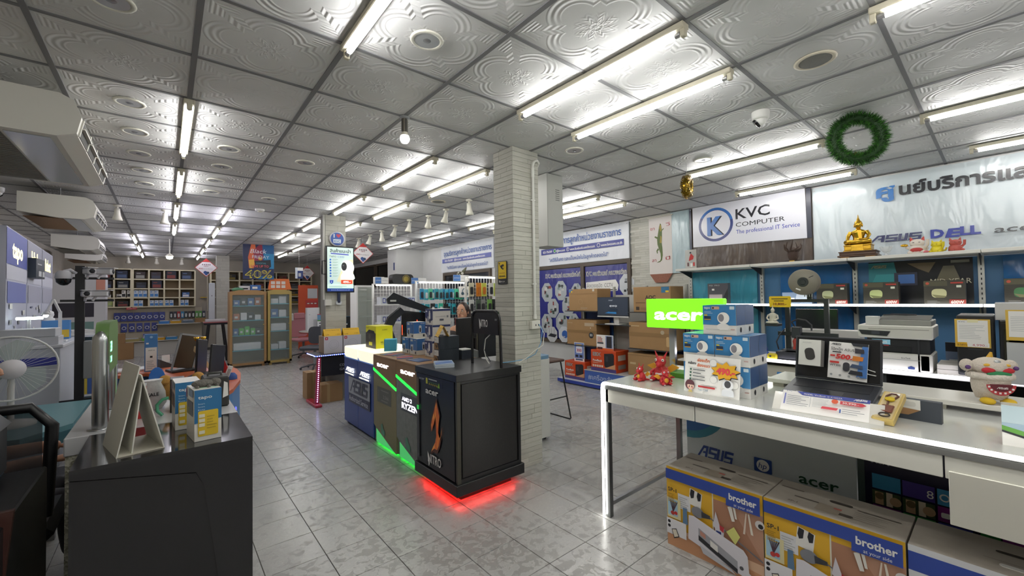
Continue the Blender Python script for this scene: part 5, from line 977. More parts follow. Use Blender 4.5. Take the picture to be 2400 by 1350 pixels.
for dx, dy, m_ in ((0,0,DRK), (.006,.0,FLM)):
    s_ = .86 if m_ is FLM else 1.05; c = (.30,.50)
    for pts in ([(.335,.72),(.36,.66),(.385,.60),(.37,.54),(.36,.46),(.385,.41),(.42,.46),(.435,.53),(.40,.42),(.375,.35),(.34,.30),(.29,.30),(.25,.27),(.23,.25),(.27,.31),(.31,.36),(.33,.42),(.325,.50),(.32,.58),(.29,.62),(.31,.67)], [(.29,.62),(.26,.56),(.24,.50),(.25,.44),(.27,.49),(.29,.52),(.315,.58)]):
        f.poly([(c[0]+(x-c[0])*s_+dx, c[1]+(y-c[1])*(s_ if m_ is FLM else 1.0)+dy) for x, y in pts], m_)
f.text(.20,.205,.07,'NITRO',mt('ecebe8',.4),.20,'L',.01); f.poly([(.195,.285),(.22,.24),(.225,.19),(.212,.17),(.205,.22),(.197,.24)],mt('ecebe8',.4))
f.rect(.022,.62,.034,.22,mt('5a4a38',.4)); f.rect(.022,.58,.034,.035,mt('2ab84a',.4,e=.6)); f.rect(.022,.19,.034,.38,mt('3c3c42',.4)); f.done(ki, 'graphic_print')
fr = T('arch_stand', 'black tube arch stand with NITRO panel on the kiosk', 'stand', (2.0, 2.92, .9302)); A_ = [(0,0,0),(0,0,.36)]+[(0,-.07*(1-math.cos(a)),.36+.085*math.sin(a)) for a in (.4,.8,1.2,PI/2)]+[(.01,-.30,.445)]+[(.01,-.30-.07*math.sin(a),.36+.085*math.cos(a)) for a in (.4,.8,1.2,PI/2)]+[(.02,-.37,0)]
P('tube_frame', MB(mt('17171a', .25)).tube(A_, .012, 10), fr); P('panel', MB(mt('131316', .35)).box(.0,.012,-.36,-.01,.255,.44), fr)
f = Face((-.0006,-.02,.26), NY, UZ); f.text(.09,.055,.062,'NITRO',mt('ecebe8',.4),.115,'L',.005); f.poly([(.085,.125),(.102,.09),(.105,.045),(.096,.035),(.09,.07)],mt('ecebe8',.4)); f.text(.30,.11,.016,'XV',LGREY,.03); f.done(fr, 'panel_print')
P('cable', MB(mt('d6d4cc', .4)).tube([(.03,-.22,.255),(.03,-.15,.21),(.03,-.13,.12),(.02,-.17,.05),(.0,-.24,.02)], .004, 6), fr); P('cable', MB(INK).tube([(.03,-.15,.255),(.035,-.11,.18),(.03,-.14,.1),(.04,-.2,.03)], .004, 6), fr)
def magazine_stack(loc, rz, n, label):
    t = T('magazine_stack', label, 'magazines', loc, rz)
    for k in range(n): P('magazine', MB(mt(('c8d4e0','dfe3e6','aab9cc')[k % 3], .35)).box(-.075+.003*(k % 2),.075+.003*(k % 2),-.105,.105,k*.005,k*.005+.0045), t)
    f = Face((-.07,-.10,n*.005), UX, UY, .0006); f.poly([(0,0),(.14,.06),(.14,.14),(0,.1)],mt('5a7ab4',.4)); f.rect(.02,.14,.1,.04,mt('8aa0c8',.4)); f.done(t, 'cover_print')
magazine_stack((1.745, 2.965, .9305), -.45, 6, 'stack of blue and white leaflets on the black kiosk')
def flat_mag(loc, rz, c, label, sx=.15, sy=.21):
    t = T('magazine', label, 'magazine', loc, rz); P('cover', MB(mt(c[0], .35)).box(-sx/2,sx/2,-sy/2,sy/2,0,.004), t); f = Face((-sx/2,-sy/2,.004), UX, UY, .0006); f.poly([(0,sy*.2),(sx,sy*.35),(sx,sy*.8),(0,sy*.6)],mt(c[1],.35)); f.rect(sx*.1,sy*.85,sx*.7,sy*.08,mt(c[2],.35)); f.done(t, 'cover_print')
flat_mag((1.80, 4.08, .9102), .3, ('5a6a8a','a8544a','c8c8cc'), 'blue magazine lying left on the wooden counter'); flat_mag((1.80, 3.80, .9102), -.4, ('4a5a80','c04a3a','d0d4da'), 'red and blue magazine lying in the middle of the wooden counter'); flat_mag((1.81, 3.52, .9102), .1, ('3a4a6e','6a7a9a','b8c0cc'), 'dark blue magazine lying right on the wooden counter')
# ---------------------------------------------------------------- boxes on the island
t = T('speaker_box', 'bright yellow box with a black product picture on the glowing counter', 'box', (1.815, 4.86, .9252), 0); YB = mt('d6d21e', .4); P('carton', MB(YB).rbox(0,.20,-.30,0,0,.255,.002), t)
f = Face((-.0005,0,0), NY, UZ); f.rect(.0,.0,.30,.175,mt('2b2a26',.4)); f.poly([(.02,.17),(.28,.17),(.25,.2),(.1,.21)],INK); f.rr(.1,.03,.1,.04,.008,YB); f.disc(.12,.13,.03,mt('55534a',.4)); f.text(.02,.225,.014,'subwoofer',INK,.08); f.done(t,'front_print')
f = Face((0,-.3005,0), UX, UZ); f.text(.075,.205,.012,'AUDRO',INK,.06); f.text(.055,.06,.022,'NEUZ30',INK,.08); f.rect(.06,.045,.07,.004,GINK); f.done(t,'side_print')
t = T('cube_box', 'small cyan and black speaker box on the glowing counter', 'box', (1.86, 4.40, .9252), -.5); P('carton', MB(mt('4fb2d0', .4)).rbox(0,.125,-.135,0,0,.125,.002), t); f = Face((-.0005,0,0), NY, UZ); f.rect(0,0,.135,.125,mt('2c3038',.4)); f.rect(.09,.10,.015,.018,WHITE); f.disc(.045,.1,.012,GREY); f.done(t,'front_print')
def ez(loc, label, rz=0):
    t = T('camera_kit_box', label, 'box', loc, rz, 'blue camera kit boxes on the wooden counter'); P('carton', MB(mt('d8d6ce', .4)).rbox(0,.14,-.155,0,0,.165,.002), t)
    f = Face((-.0005,0,0), NY, UZ); f.rect(0,.048,.155,.117,mt('2f66a4',.4)); f.poly([(.02,.10),(.08,.105),(.07,.02),(.035,.02)],mt('c9d0d8',.4)); f.rr(.035,.035,.025,.05,.01,INK); f.rect(.02,.135,.05,.02,mt('d0d4cc',.4)); f.text(.10,.145,.010,'EZVIZ',WHITE,.045); f.rr(.12,.012,.02,.025,.006,INK); f.done(t,'front_print')
    f = Face((0,-.1555,0), UX, UZ); f.rect(0,.048,.14,.117,mt('2f66a4',.4)); f.rr(.06,.05,.03,.08,.012,mt('c9ccd2',.4)); f.rr(.067,.06,.016,.045,.006,INK); f.text(.08,.145,.010,'EZVIZ',WHITE,.045); f.rr(.105,.012,.02,.025,.006,INK); f.done(t,'side_print')
ez((1.95, 4.17, .9102), 'blue and white camera kit box, lower left of the three'); ez((1.95, 3.99, .9102), 'blue and white camera kit box, lower right of the three'); ez((1.96, 4.08, 1.0755), 'blue and white camera kit box on top of the two others')
def reo(k, label):
    t = T('security_kit_box', label, 'box', (1.99+.004*k, 3.74, .9102+.157*k), 0, 'stacked white and navy security camera boxes'); P('carton', MB(mt('dcd8d2', .4)).rbox(0,.20,-.15,0,0,.1565,.002), t); NV2 = mt('2a3566', .4)
    f = Face((-.0005,0,0), NY, UZ); f.poly([(0,.157),(.15,.157),(.15,.05),(.09,.03),(0,.075)],NV2); f.rect(.075,.045,.03,.075,WHITE); f.disc(.09,.128,.012,WHITE); f.poly([(.04,.04),(.07,.03),(.075,.08),(.05,.085)],mt('8a8ea0',.4)); f.rect(.012,.125,.035,.014,mt('c4c8d8',.4)); f.rr(.085,.02,.028,.04,.006,mt('4a4e60',.4)); f.rect(.01,.01,.04,.006,GINK); f.done(t,'front_print')
    f = Face((0,-.1505,0), UX, UZ); f.rect(0,.135,.20,.02,NV2); f.text(.03,.075,.012,'Camera KIT-PT2',GINK,.11); f.rect(.155,.07,.02,.02,GINK); f.rect(.075,.04,.045,.018,mt('5a5c66',.4)); f.done(t,'side_print')
for k, l in enumerate(('bottom', 'middle', 'top')): reo(k, 'white and navy security camera box, %s of the stack of three' % l)
def dk(loc, label, W=.105):
    t = T('dark_kit_box', label, 'box', loc, 0, 'dark navy and kraft boxes on the wooden counter'); P('carton', MB(mt('2a303a', .5)).rbox(0,.20,-W,0,0,.115,.002), t); f = Face((-.0005,0,0), NY, UZ); f.poly([(0,0),(W*.8,0),(W*.55,.055),(0,.06)],mt('8a6a48',.6)); f.poly([(.02,.045),(W*.6,.03),(W*.4,.01)],mt('3a3028',.5)); f.rect(.01,.06,W*.72,.05,mt('d8d6d0',.4)); f.text(.016,.08,.010,'NVR',GINK,.03); f.done(t,'front_print')
dk((1.865, 3.335, .9102), 'dark navy box with a white label, lower of two by the kiosk'); dk((1.868, 3.335, 1.0257), 'dark navy box with a white label, upper of two by the kiosk'); 
S('dark_small_box', 'low dark navy box with white lid behind the labelled pair', 'box', MB(mt('2a303a', .5)).box(0,.12,-.12,0,0,.09).use(mt('d8d6d0', .5)).box(.005,.115,-.115,-.005,.0902,.098), (2.085, 3.335, .9102))
def tent(loc, rz, W, label, txt, price):
    t = T('price_tent', label, 'price tent', loc, rz, 'yellow folded price tents'); Yt = mt('e2b322', .5); d, h = .05, .095
    P('front_flap', MB(Yt).add([(-d,0,0),(-d,-W,0),(0,-W,h),(0,0,h),(-d+.002,0,0),(-d+.002,-W,0),(.002,-W,h),(.002,0,h)], [(0,1,2,3),(7,6,5,4),(0,3,7,4),(1,5,6,2),(3,2,6,7),(0,4,5,1)]), t); P('rear_flap', MB(Yt).add([(d,0,0),(d,-W,0),(.002,-W,h),(.002,0,h),(d+.002,0,0),(d+.002,-W,0),(.004,-W,h),(.004,0,h)], [(3,2,1,0),(4,5,6,7),(0,4,7,3),(1,2,6,5),(3,7,6,2),(0,1,5,4)]), t)
    v = Vector((d,0,h)).normalized(); f = Face((-d,0,0), NY, v); f.text(W*.08,.075,.014,txt,mt('6a4a18',.5),W*.8); f.text(W*.08,.012,.014,price,mt('6a4a18',.5),W*.25); f.text(W*.65,.012,.014,price,mt('6a4a18',.5),W*.25); f.rect(W*.08,.062,W*.8,.002,mt('a8842a',.5)); f.done(t,'tent_print')
tent((1.945, 3.355, 1.1412), -.35, .16, 'yellow price tent on the dark navy boxes', 'Rdy Cam II', '1,990')
# angular gaming case
t = T('gaming_case', 'angular black open-frame gaming computer with red light lines', 'computer', (2.62, 5.36, .7455), -.35); t.scale = (1.12,)*3; G1 = mt('1a1d26', .3, .3)
P('foot_frame', MB(G1).prism([(-.22,0),(.22,0),(.20,.03),(-.20,.03)], 'y', -.13, .13), t)
P('rear_arm', MB(G1).prism([(-.20,.02),(-.12,.02),(-.22,.30),(-.16,.42),(-.06,.50),(-.12,.56),(-.26,.44),(-.32,.30)], 'y', -.11, -.05), t); P('rear_arm', MB(G1).prism([(-.20,.02),(-.12,.02),(-.22,.30),(-.16,.42),(-.06,.50),(-.12,.56),(-.26,.44),(-.32,.30)], 'y', .05, .11), t)
P('top_blade', MB(G1).prism([(-.28,.66),(-.20,.74),(.34,.50),(.36,.46),(.20,.49),(-.14,.60),(-.26,.60)], 'y', -.12, .12), t); P('glass_panel', MB(mt('15171d', .1, a=.8)).prism([(-.12,.1),(.2,.08),(.22,.48),(-.1,.52)], 'y', -.06, -.05), t); P('mainboard', MB(mt('20242c', .5)).box(-.1,.2,.0,.02,.08,.48), t)
for k in range(3): P('light_line', MB(mt('ff4a28', .4, e=2.5)).box(-.10+.09*k,-.094+.09*k,-.064,-.06,.22+.04*k,.34+.03*k), t)
for x, z in ((0,.2),(.1,.36)): P('fan', MB(mt('0e0f12', .4)).lathe([(.05,-.01),(.06,0),(.05,.01)], (x,-.03,z), 14, 'y'), t)
P('logo_plate', MB(LGREY).box(-.24,-.17,-.1212,-.12,.63,.65), t)
# teal work desk, monitors, person
wd = T('work_desk', 'teal topped work desk behind the brand counters', 'desk', (2.32, 3.42, 0)); P('desk_top', MB(mt('7fb0b4', .4)).rbox(0,.62,0,2.6,.715,.745,.004), wd)
for x in (.04,.56):
    for y in (.05,1.3,2.53): P('leg', MB(GREY).box(x,x+.035,y,y+.035,0,.715), wd)
def monitor(loc, rz, W, H, label, front=False, tilt=0):
    t = T('monitor', label, 'monitor', loc, rz); M = Matrix.Translation((0,0,.12+H/2)) @ Matrix.Rotation(tilt, 4, 'X')
    P('foot', MB(BLACK).rbox(-.11,.11,-.08,.10,0,.014,.004), t); P('neck', MB(BLACK).box(-.025,.025,.015,.04,.014,.12+H*.4), t); b = P('bezel', MB(mt('1a1b1e', .4)).rbox(-W/2,W/2,-.015,.02,-H/2,H/2,.006).xf(M), t); P('screen', MB(mt('16181d', .1)).box(-W/2+.012,W/2-.012,-.0165,-.0145,-H/2+.015,H/2-.012).xf(M), t); return t
monitor((2.72, 3.95, .7452), PI+.35, .62, .40, 'large black monitor seen from behind in front of the seated person'); monitor((2.75, 3.5, .7452), PI-.1, .55, .36, 'black monitor seen from behind beside the pillar')
S('phone_stand', 'grey tablet leaning on the teal work desk', 'tablet', MB(mt('6e7072', .4)).rbox(0,.012,-.16,0,0,.22,.004), (2.40, 3.50, .7455), -.3)
S('cloth_cover', 'grey crumpled plastic cover on the teal work desk', 'cover', MB(mt('8d8e8c', .5)).ball((0,0,.085), (.10,.07,.085), 12, 8), (2.50, 3.62, .7455), .3)
S('keyboard', 'black keyboard on the teal work desk by the kiosk', 'keyboard', MB(mt('26272b', .5)).rbox(-.07,.07,-.2,.2,0,.02,.004), (2.42, 3.05+.7, .7455))
def skinned(name, verts, edges, rad, mat, sub=2):
    me = bpy.data.meshes.new(name); me.from_pydata(verts, edges, []); o = bpy.data.objects.new(name, me); COL.objects.link(o)
    m = o.modifiers.new('skin', 'SKIN'); 
    for i, r in enumerate(rad): me.skin_vertices[0].data[i].radius = (r if isinstance(r, tuple) else (r, r))
    me.skin_vertices[0].data[0].use_root = True; s_ = o.modifiers.new('sub', 'SUBSURF'); s_.levels = sub; s_.render_levels = sub
    dg = bpy.context.evaluated_depsgraph_get(); ev = o.evaluated_get(dg); n = bpy.data.meshes.new_from_object(ev)
    n.materials.clear(); n.materials.append(mat)
    for p in n.polygons: p.use_smooth = True
    bpy.data.objects.remove(o); bpy.data.meshes.remove(me); return n
SKN = mt('c9977c', .5); HAIR = mt('2a1a16', .4, bs=90, bd=.25)
def seated(name, label, loc, rz, shirt, hand_up=False):
    """seated figure facing local -Y"""
    t = T(name, label, 'person', loc, rz)
    V = [(0,.02,.50),(0,.03,.66),(0,.03,.84),(0,.02,.98),(0,.01,1.04),(0,-.005,1.10),
         (-.10,.02,.49),(-.12,-.40,.50),(-.12,-.42,.20),(-.12,-.50,.13),(.10,.02,.49),(.12,-.40,.50),(.12,-.42,.20),(.12,-.50,.13),
         (-.18,.02,.95),(-.22,.0,.72),(-.16,-.24,.74),(-.14,-.32,.74),(.18,.02,.95),(.22,.0,.72),(.16,-.24,.74),(.14,-.32,.74)]
    Ed = [(0,1),(1,2),(2,3),(3,4),(4,5),(0,6),(6,7),(7,8),(8,9),(0,10),(10,11),(11,12),(12,13),(3,14),(14,15),(15,16),(16,17),(3,18),(18,19),(19,20),(20,21)]
    rd = [(.15,.11),(.13,.10),(.15,.10),(.13,.085),.05,.05,.10,.075,.05,.04,.10,.075,.05,.04,.065,.045,.036,.03,.065,.045,.036,.03]
    body = P('body', skinned('body', V, Ed, rd, SKN), t)
    V2 = [V[i] for i in (0,1,2,3,14,15,18,19)]; tr = [tuple(x*1.2 for x in rd[i]) if isinstance(rd[i], tuple) else rd[i]*1.4 for i in (0,1,2,3,14,15,18,19)]
    P('shirt', skinned('shirt', V2, [(0,1),(1,2),(2,3),(3,4),(4,5),(3,6),(6,7)], tr, shirt), t)
    V3 = [V[i] for i in (0,6,7,8,10,11,12)]; P('trousers', skinned('trousers', V3, [(0,1),(1,2),(2,3),(0,4),(4,5),(5,6)], [(.16,.12),.112,.085,.06,.112,.085,.06], mt('23252e', .7)), t)
    for sx in (-1, 1):
        m = MB(SKN).ball((sx*.14,-.36,.735), (.034,.05,.016), 10, 6)
        for q in range(4): m.tube([(sx*.14+(q-1.5)*.017,-.39,.737),(sx*.14+(q-1.5)*.018,-.425,.735),(sx*.14+(q-1.5)*.018,-.445-.008*(q in (1,2)),.725)], .0085, 6, rr=[.0095,.0085,.006])
        m.tube([(sx*.115,-.345,.735),(sx*.09,-.37,.735),(sx*.082,-.395,.73)], .009, 6, rr=[.012,.0095,.007]); P('hand', m, t)
    h = MB(SKN).ball((0,-.015,1.215), (.073,.090,.112), 18, 14)                      # cranium and face
    h.ball((0,-.055,1.150), (.050,.050,.052), 12, 8).ball((0,-.108,1.198), (.012,.022,.024), 8, 6).ball((0,-.118,1.188), (.014,.014,.010), 8, 6)
    hd = P('head', h, t)
    P('lips', MB(mt('a85a52', .5)).ball((0,-.102,1.158), (.022,.010,.009), 10, 6), hd)
    for sx in (-1, 1):
        P('eye', MB(WHITE).ball((sx*.030,-.090,1.222), (.013,.009,.008), 8, 6), hd); P('iris', MB(INK).ball((sx*.030,-.097,1.222), (.006,.004,.006), 8, 6), hd); P('eyebrow', MB(HAIR).ball((sx*.032,-.097,1.243), (.017,.006,.0035), 8, 4), hd); P('ear', MB(SKN).ball((sx*.073,.0,1.205), (.010,.018,.028), 8, 6), hd)
    return t, hd
pt, hd = seated('person', 'person with long dark hair seated behind the monitors looking left', (3.10, 4.74, .09), PI*1.5+.55, mt('3a3436', .8))
P('hair', MB(HAIR).ball((0,.012,1.235), (.086,.098,.112), 18, 12).lathe([(.088,1.24),(.094,1.15),(.098,1.05),(.10,.95),(.09,.86),(.05,.82)], (0,.055,0), 16, sy=.62), hd)
st = T('office_stool', 'round black stool under the seated person', 'stool', (3.10, 4.74, 0)); P('seat', MB(BLACK).lathe([(.17,.44),(.18,.46),(.17,.475),(0,.478)], n=18), st); P('column', MB(STEEL).cyl((0,0,.03),(0,0,.44),.025), st)
for k in range(5): P('leg', MB(BLACK).tube([(0,0,.08),(.24*math.cos(k*1.257),.24*math.sin(k*1.257),.03)], .015, 6), st)
# bar stool and white appliance behind the pillar
t = T('bar_stool', 'black wire bar stool with a brown seat behind the pillar', 'stool', (3.52, 3.62, 0)); P('seat', MB(mt('4a342c', .6)).rbox(-.19,.19,-.18,.18,.70,.73,.012), t)
for sx in (-1, 1): P('leg_frame', MB(mt('1d1d1f', .4)).tube([(sx*.15,-.14,.70),(sx*.23,-.22,.02),(sx*.23,-.21,.006),(sx*.23,.21,.006),(sx*.23,.22,.02),(sx*.15,.14,.70)], .009, 8), t)
for y in (-.18,.18): P('foot_rest', MB(mt('1d1d1f', .4)).cyl((-.20,y,.28),(.20,y,.28),.008,n=8), t)
t = T('white_cabinet', 'white rounded cabinet with a blue lid hidden behind the pillar', 'cabinet', (2.70, 3.09, 0)); P('body', MB(mt('d6d6d0', .35)).prism(rrect(0,.40,-.02,.30,.05), 'z', .04, .84), t); P('lid', MB(mt('6f93b0', .4)).prism(rrect(.005,.395,-.015,.295,.05), 'z', .84, .875), t)
for x in (.06,.34): P('castor', MB(INK).cyl((x,.03,.02),(x,.05,.02),.02,n=10), t)
# ================================================================= cardboard boxes in front of the poster window
pf = T('blue_platform', 'low blue display platform in front of the poster window', 'platform', (5.25, 5.06, 0)); PB = mt('2b3f9a', .45)
P('base', MB(PB).rbox(0,.72,-2.1,0,.02,.075,.004), pf); P('foot', MB(GREY).box(.04,.68,-2.06,-.04,0,.02), pf); P('white_lip', MB(mt('c9cbd2', .4)).box(0,.72,-2.1,0,.075,.082), pf)
P('riser', MB(mt('3f5ea8', .45)).rbox(.04,.70,-2.05,-.58,.083,.275,.004), pf); P('riser_top', MB(mt('b8b6b4', .4)).box(.035,.70,-2.05,-.575,.275,.283), pf)
f = Face((.039,-.58,.083), NY, UZ); f.text(.08,.06,.075,'#เครื่องสำรองไฟ',mt('c6cede',.45),.78); f.done(pf, 'riser_print')
sh = T('carton_rack', 'blue backed rack with dark shelves holding monitor cartons', 'shelving', (5.4, 4.98, 0))
P('back_panel', MB(mt('28407e', .5)).box(.50,.52,-2.0,-.02,.09,1.24), sh); P('white_panel', MB(mt('c4c2bc', .5)).box(.49,.50,-1.33,-.70,.3,1.5), sh)
for y in (-.03,-.70,-1.32,-1.98): P('upright', MB(mt('a8a89f', .4)).box(.45,.49,y-.015,y+.015,.285,1.64), sh)
for y1, y0, z in ((0,-.70,1.225),(0,-.70,.645),(-.66,-1.32,1.02),(-1.28,-2.0,1.225),(-1.28,-2.0,.68)): P('shelf', MB(mt('3a3c40', .3)).box(-.01,.48,y0,y1,z,z+.012), sh)
P('blue_strip', MB(BLUE).box(.40,.42,-.705,-.68,.3,1.05), sh)
def carton(y1, y0, z0, z1, D, label, fn=None, m=CARD):
    t = T('monitor_carton', label, 'box', (5.41, y1, z0), 0, 'brown monitor cartons'); P('carton', MB(m).rbox(0,D,y0-y1,0,0,z1-z0,.004), t); f = Face((-.0005,0,0), NY, UZ); W, H = y1-y0, z1-z0
    P('tape', MB(mt('b59668', .35)).box(.0,D,y0-y1+W*.0,0,H*.5-.02,H*.5+.02).xf(Matrix.Scale(1.002,4)), t) if fn is None else fn(f, W, H); 
    if fn: f.done(t, 'front_print')
B3 = mt('6e5236', .7)
carton(4.90, 4.28, 1.238, 1.61, .36, 'brown monitor carton with handling marks on the upper left shelf', lambda f, W, H: (f.rect(0,H-.055,.08,.05,mt('3f6a9a',.5)), f.rect(.05,H-.055,.03,.025,YEL), f.rr(W-.10,H-.045,.04,.04,.002,mt('c9c4b8',.6)), f.ring(W*.42,H*.42,.045,.003,mt('b89a70',.6),20), f.rect(0,H-.085,W,.003,B3), [f.disc(W*.45+q*.03,.05,.006,LGREY) for q in range(5)], f.lines(W*.3,.02,.3,.02,2,mt('b89a70',.6))))
carton(4.96, 4.31, .658, 1.085, .36, 'brown carton with a round black sticker on the lower left shelf', lambda f, W, H: (f.rect(0,H*.48,W,.05,mt('8a6b44',.6)), f.rect(W-.25,H-.10,.2,.055,mt('b3a088',.6)), f.text(.03,H-.06,.02,'Samsung',mt('c4b294',.6),.1), f.disc(W-.11,H*.42,.05,mt('26282c',.5)), f.rect(W-.135,H*.38,.02,.04,LGREY), f.rect(W-.105,H*.38,.02,.04,LGREY), f.disc(W-.12,H*.7,.008,WHITE)))
carton(3.60, 3.0, 1.238, 1.61, .36, 'brown AOC monitor carton on the upper right shelf', lambda f, W, H: (f.text(.20,H*.52,.055,'AOC',mt('3a2e22',.6),.17,'L',.03), f.rect(W-.14,H-.09,.12,.085,mt('2f6a90',.5)), f.rect(W-.075,H-.085,.05,.025,YEL), f.rect(.04,H*.36,.16,.01,B3), f.rr(.045,.03,.055,.05,.004,mt('3a2e22',.6)), f.rr(.12,.035,.10,.035,.004,mt('8a6b44',.6))))
carton(3.69, 2.99, .693, 1.085, .36, 'plain brown carton on the lower right shelf', lambda f, W, H: (f.rect(0,H*.47,W,.06,mt('8a6b44',.6)), f.disc(W*.79,H*.66,.03,mt('b3a68e',.6)), f.rect(.04,H-.06,.14,.012,mt('c0ac88',.6)), f.rr(W-.09,.06,.05,.14,.02,mt('c9a878',.4))))
carton(3.72, 3.02, .284, .62, .36, 'brown carton standing on the blue riser at the right', lambda f, W, H: (f.rect(.04,H*.5,.1,.03,mt('b8a27e',.6)), f.rect(0,H-.03,W,.004,B3)))
S('brown_flat_box', 'flat brown cardboard box lying on the right of the blue platform', 'box', MB(CARD).rbox(0,.12,-.5,0,0,.25,.004), (5.27, 3.52, .0822) if False else (5.10, 3.5, 0.0))
t = T('all_in_one_screen', 'all-in-one computer with a dark evo screen on the rack', 'monitor', (5.40, 3.98, 1.032)); P('foot', MB(mt('dcdad6', .4)).rbox(-.02,.18,-.14,.14,.0,.014,.004), t); P('neck', MB(mt('e2e0dc', .4)).box(.10,.13,-.045,.045,.014,.25), t)
P('bezel', MB(mt('2a2d34', .35)).rbox(0,.03,-.295,.295,.125,.435,.004), t); P('screen', MB(mt('3a4250', .15, e=.06)).box(-.0015,0,-.285,.285,.15,.425), t); P('chin', MB(mt('d8d6d2', .4)).box(-.003,.03,-.295,.295,.118,.135), t)
f = Face((-.002,.285,.15), NY, UZ); f.poly([(.14,.03),(.36,.02),(.36,.10),(.2,.05)],mt('2a6aa0',.3,e=.3)); f.rr(.225,.05,.15,.05,.004,mt('2a3a4c',.3)); f.text(.235,.13,.045,'evo',mt('d8dce2',.3,e=.4),.14); f.text(.22,.225,.022,'intel',mt('b8c0cc',.3,e=.3),.07); f.done(t,'screen_print')
def ups(y1, y0, z0, z1, label):
    t = T('ups_box', label, 'box', (5.33, y1, z0), 0, 'orange battery backup boxes'); W, H = y1-y0, z1-z0; OR2 = mt('c8481e', .45); P('carton', MB(OR2).rbox(0,.34,-W,0,0,H,.003), t); f = Face((-.0005,0,0), NY, UZ)
    f.rect(0,0,W,H*.16,mt('4a3f7a',.45)); f.text(W*.08,H*.72,H*.17,'EBX',mt('b8b4b0',.3,.5),W*.34,'L',.05); f.text(W*.08,H*.46,H*.10,'PowBack',WHITE,W*.38,'L',.03); f.lines(W*.08,H*.37,W*.36,H*.06,2,mt('e0b8a0',.5)); [f.rr(W*(.07+.09*q),H*.2,W*.07,H*.1,.004,mt('e0c8b8',.5)) for q in range(5)]
    f.poly([(W*.55,H*.85),(W*.88,H*.9),(W*.93,H*.82),(W*.92,H*.28),(W*.60,H*.22),(W*.55,H*.3)],mt('26262a',.4)); f.rect(W*.60,H*.5,W*.1,H*.25,mt('3a3c42',.4)); f.poly([(W*.55,H*.17),(W*.97,H*.17),(W*.97,H*.4),(W*.7,H*.25)],mt('d09a70',.5)) if W > .45 else None; f.done(t,'front_print')
    f = Face((0,-W-.0005,0), UX, UZ); f.rr(.05,H*.55,.2,H*.25,.006,mt('c9c0b8',.5)); f.rr(.05,H*.15,.2,H*.2,.006,mt('8a807a',.5)); f.done(t,'side_print')
ups(4.37, 3.88, .2835, .62, 'big orange PowBack battery box on the blue riser'); ups(4.95, 4.50, .0825, .38, 'small orange PowBack battery box on the low blue platform')
t = T('promo_flyer', 'blue star flyer reading 300 standing on the small battery box', 'flyer', (5.40, 4.79, .3805)); P('sheet', MB(PAPER).box(0,.003,-.22,0,0,.32), t); f = Face((-.0005,0,0), NY, UZ); f.rect(.008,.05,.204,.262,mt('6f86c4',.5)); f.rr(.04,.14,.14,.11,.02,mt('dfe2ec',.5)); f.text(.11,.165,.05,'300',mt('b03a50',.5),.11,'C',.03); f.rect(.03,.07,.06,.04,INK); f.rect(.12,.07,.06,.04,INK); f.rect(.03,.02,.16,.02,NAVY); f.lines(.05,.26,.12,.04,2,YEL); f.done(t,'flyer_print')
t = T('promo_flyer', 'white flyer with a black battery unit on the big battery box', 'flyer', (5.38, 4.29, .6205)); P('sheet', MB(PAPER).box(0,.003,-.33,0,0,.24), t); f = Face((-.0005,0,0), NY, UZ); f.rect(.18,.03,.14,.2,mt('8a98b8',.5)); f.rr(.20,.04,.10,.18,.01,INK); f.rect(.0,0,.33,.03,mt('c8642a',.5)); f.lines(.02,.13,.13,.09,4,mt('b8604a',.5)); f.rect(.02,.01,.1,.035,mt('4a2a2a',.5)); f.rect(.02,.1,.12,.02,INK); f.done(t,'flyer_print')
# ================================================================= far right wall
t = ST('wall_duct', MB(MWHITE).box(4.62, 5.4, 10.2, 10.75, 2.02, CEIL))
P('duct_mark', MB(NAVY).box(4.612, 4.62, 10.3, 10.36, 2.25, 2.45), t)
for k, (a, b_) in enumerate(((15.6, 13.5), (13.4, 11.3))):
    o = ST('window_%d' % (k+2), MB(MFR).box(5.35, 5.4, a-.06, a, 1.9, 2.66).box(5.35, 5.4, b_, b_+.06, 1.9, 2.66).box(5.35, 5.4, b_+.06, a-.06, 2.6, 2.66).box(5.35, 5.4, b_+.06, a-.06, 1.9, 1.96)); P('pane', MB(mt('0b0c10', .06)).box(5.385, 5.395, b_+.06, a-.06, 1.96, 2.6), o)
gb2 = banner('government_banner', 'white banner with blue Thai text on the far right wall left of the front pillar', 5.38, 9.2, 7.0, 2.135, 2.775, mat_vinyl('#dfe1e6', '#d0d4da', .3, .25))
f = Face((-.014,0,0), NY, UZ); f.text(.15,.40,.12,'จุดบริการลูกค้าหน่วยงานราชการ',BT,2.0,'L',.015); f.rect(.08,.235,2.05,.10,mt('5a62a8',.4)); f.text(.2,.262,.05,'053-756309   @kvccom   www.facebook.com/kvccom',WHITE,1.7,'L',.02); f.text(.3,.075,.07,'"เควีซีมั่นคง และเป็นหนึ่งในใจลูกค้าตลอดไป"',BT,1.70,'L',.01); f.done(gb2, 'banner_print'); P('eyelet', MB(STEEL).lathe([(.008,0),(.008,-.004),(.004,-.004)], (-.014,-.03,.6), 10, 'x'), gb2)
o = ST('window_4', MB(MFR).box(5.35, 5.4, 9.0, 9.08, .4, 2.12).box(5.35, 5.4, 7.1, 7.16, .4, 2.12).box(5.35, 5.4, 7.16, 9.0, 2.05, 2.12)); P('pane', MB(mt('2a2e36', .06)).box(5.385, 5.395, 7.16, 9.0, .42, 2.05), o)
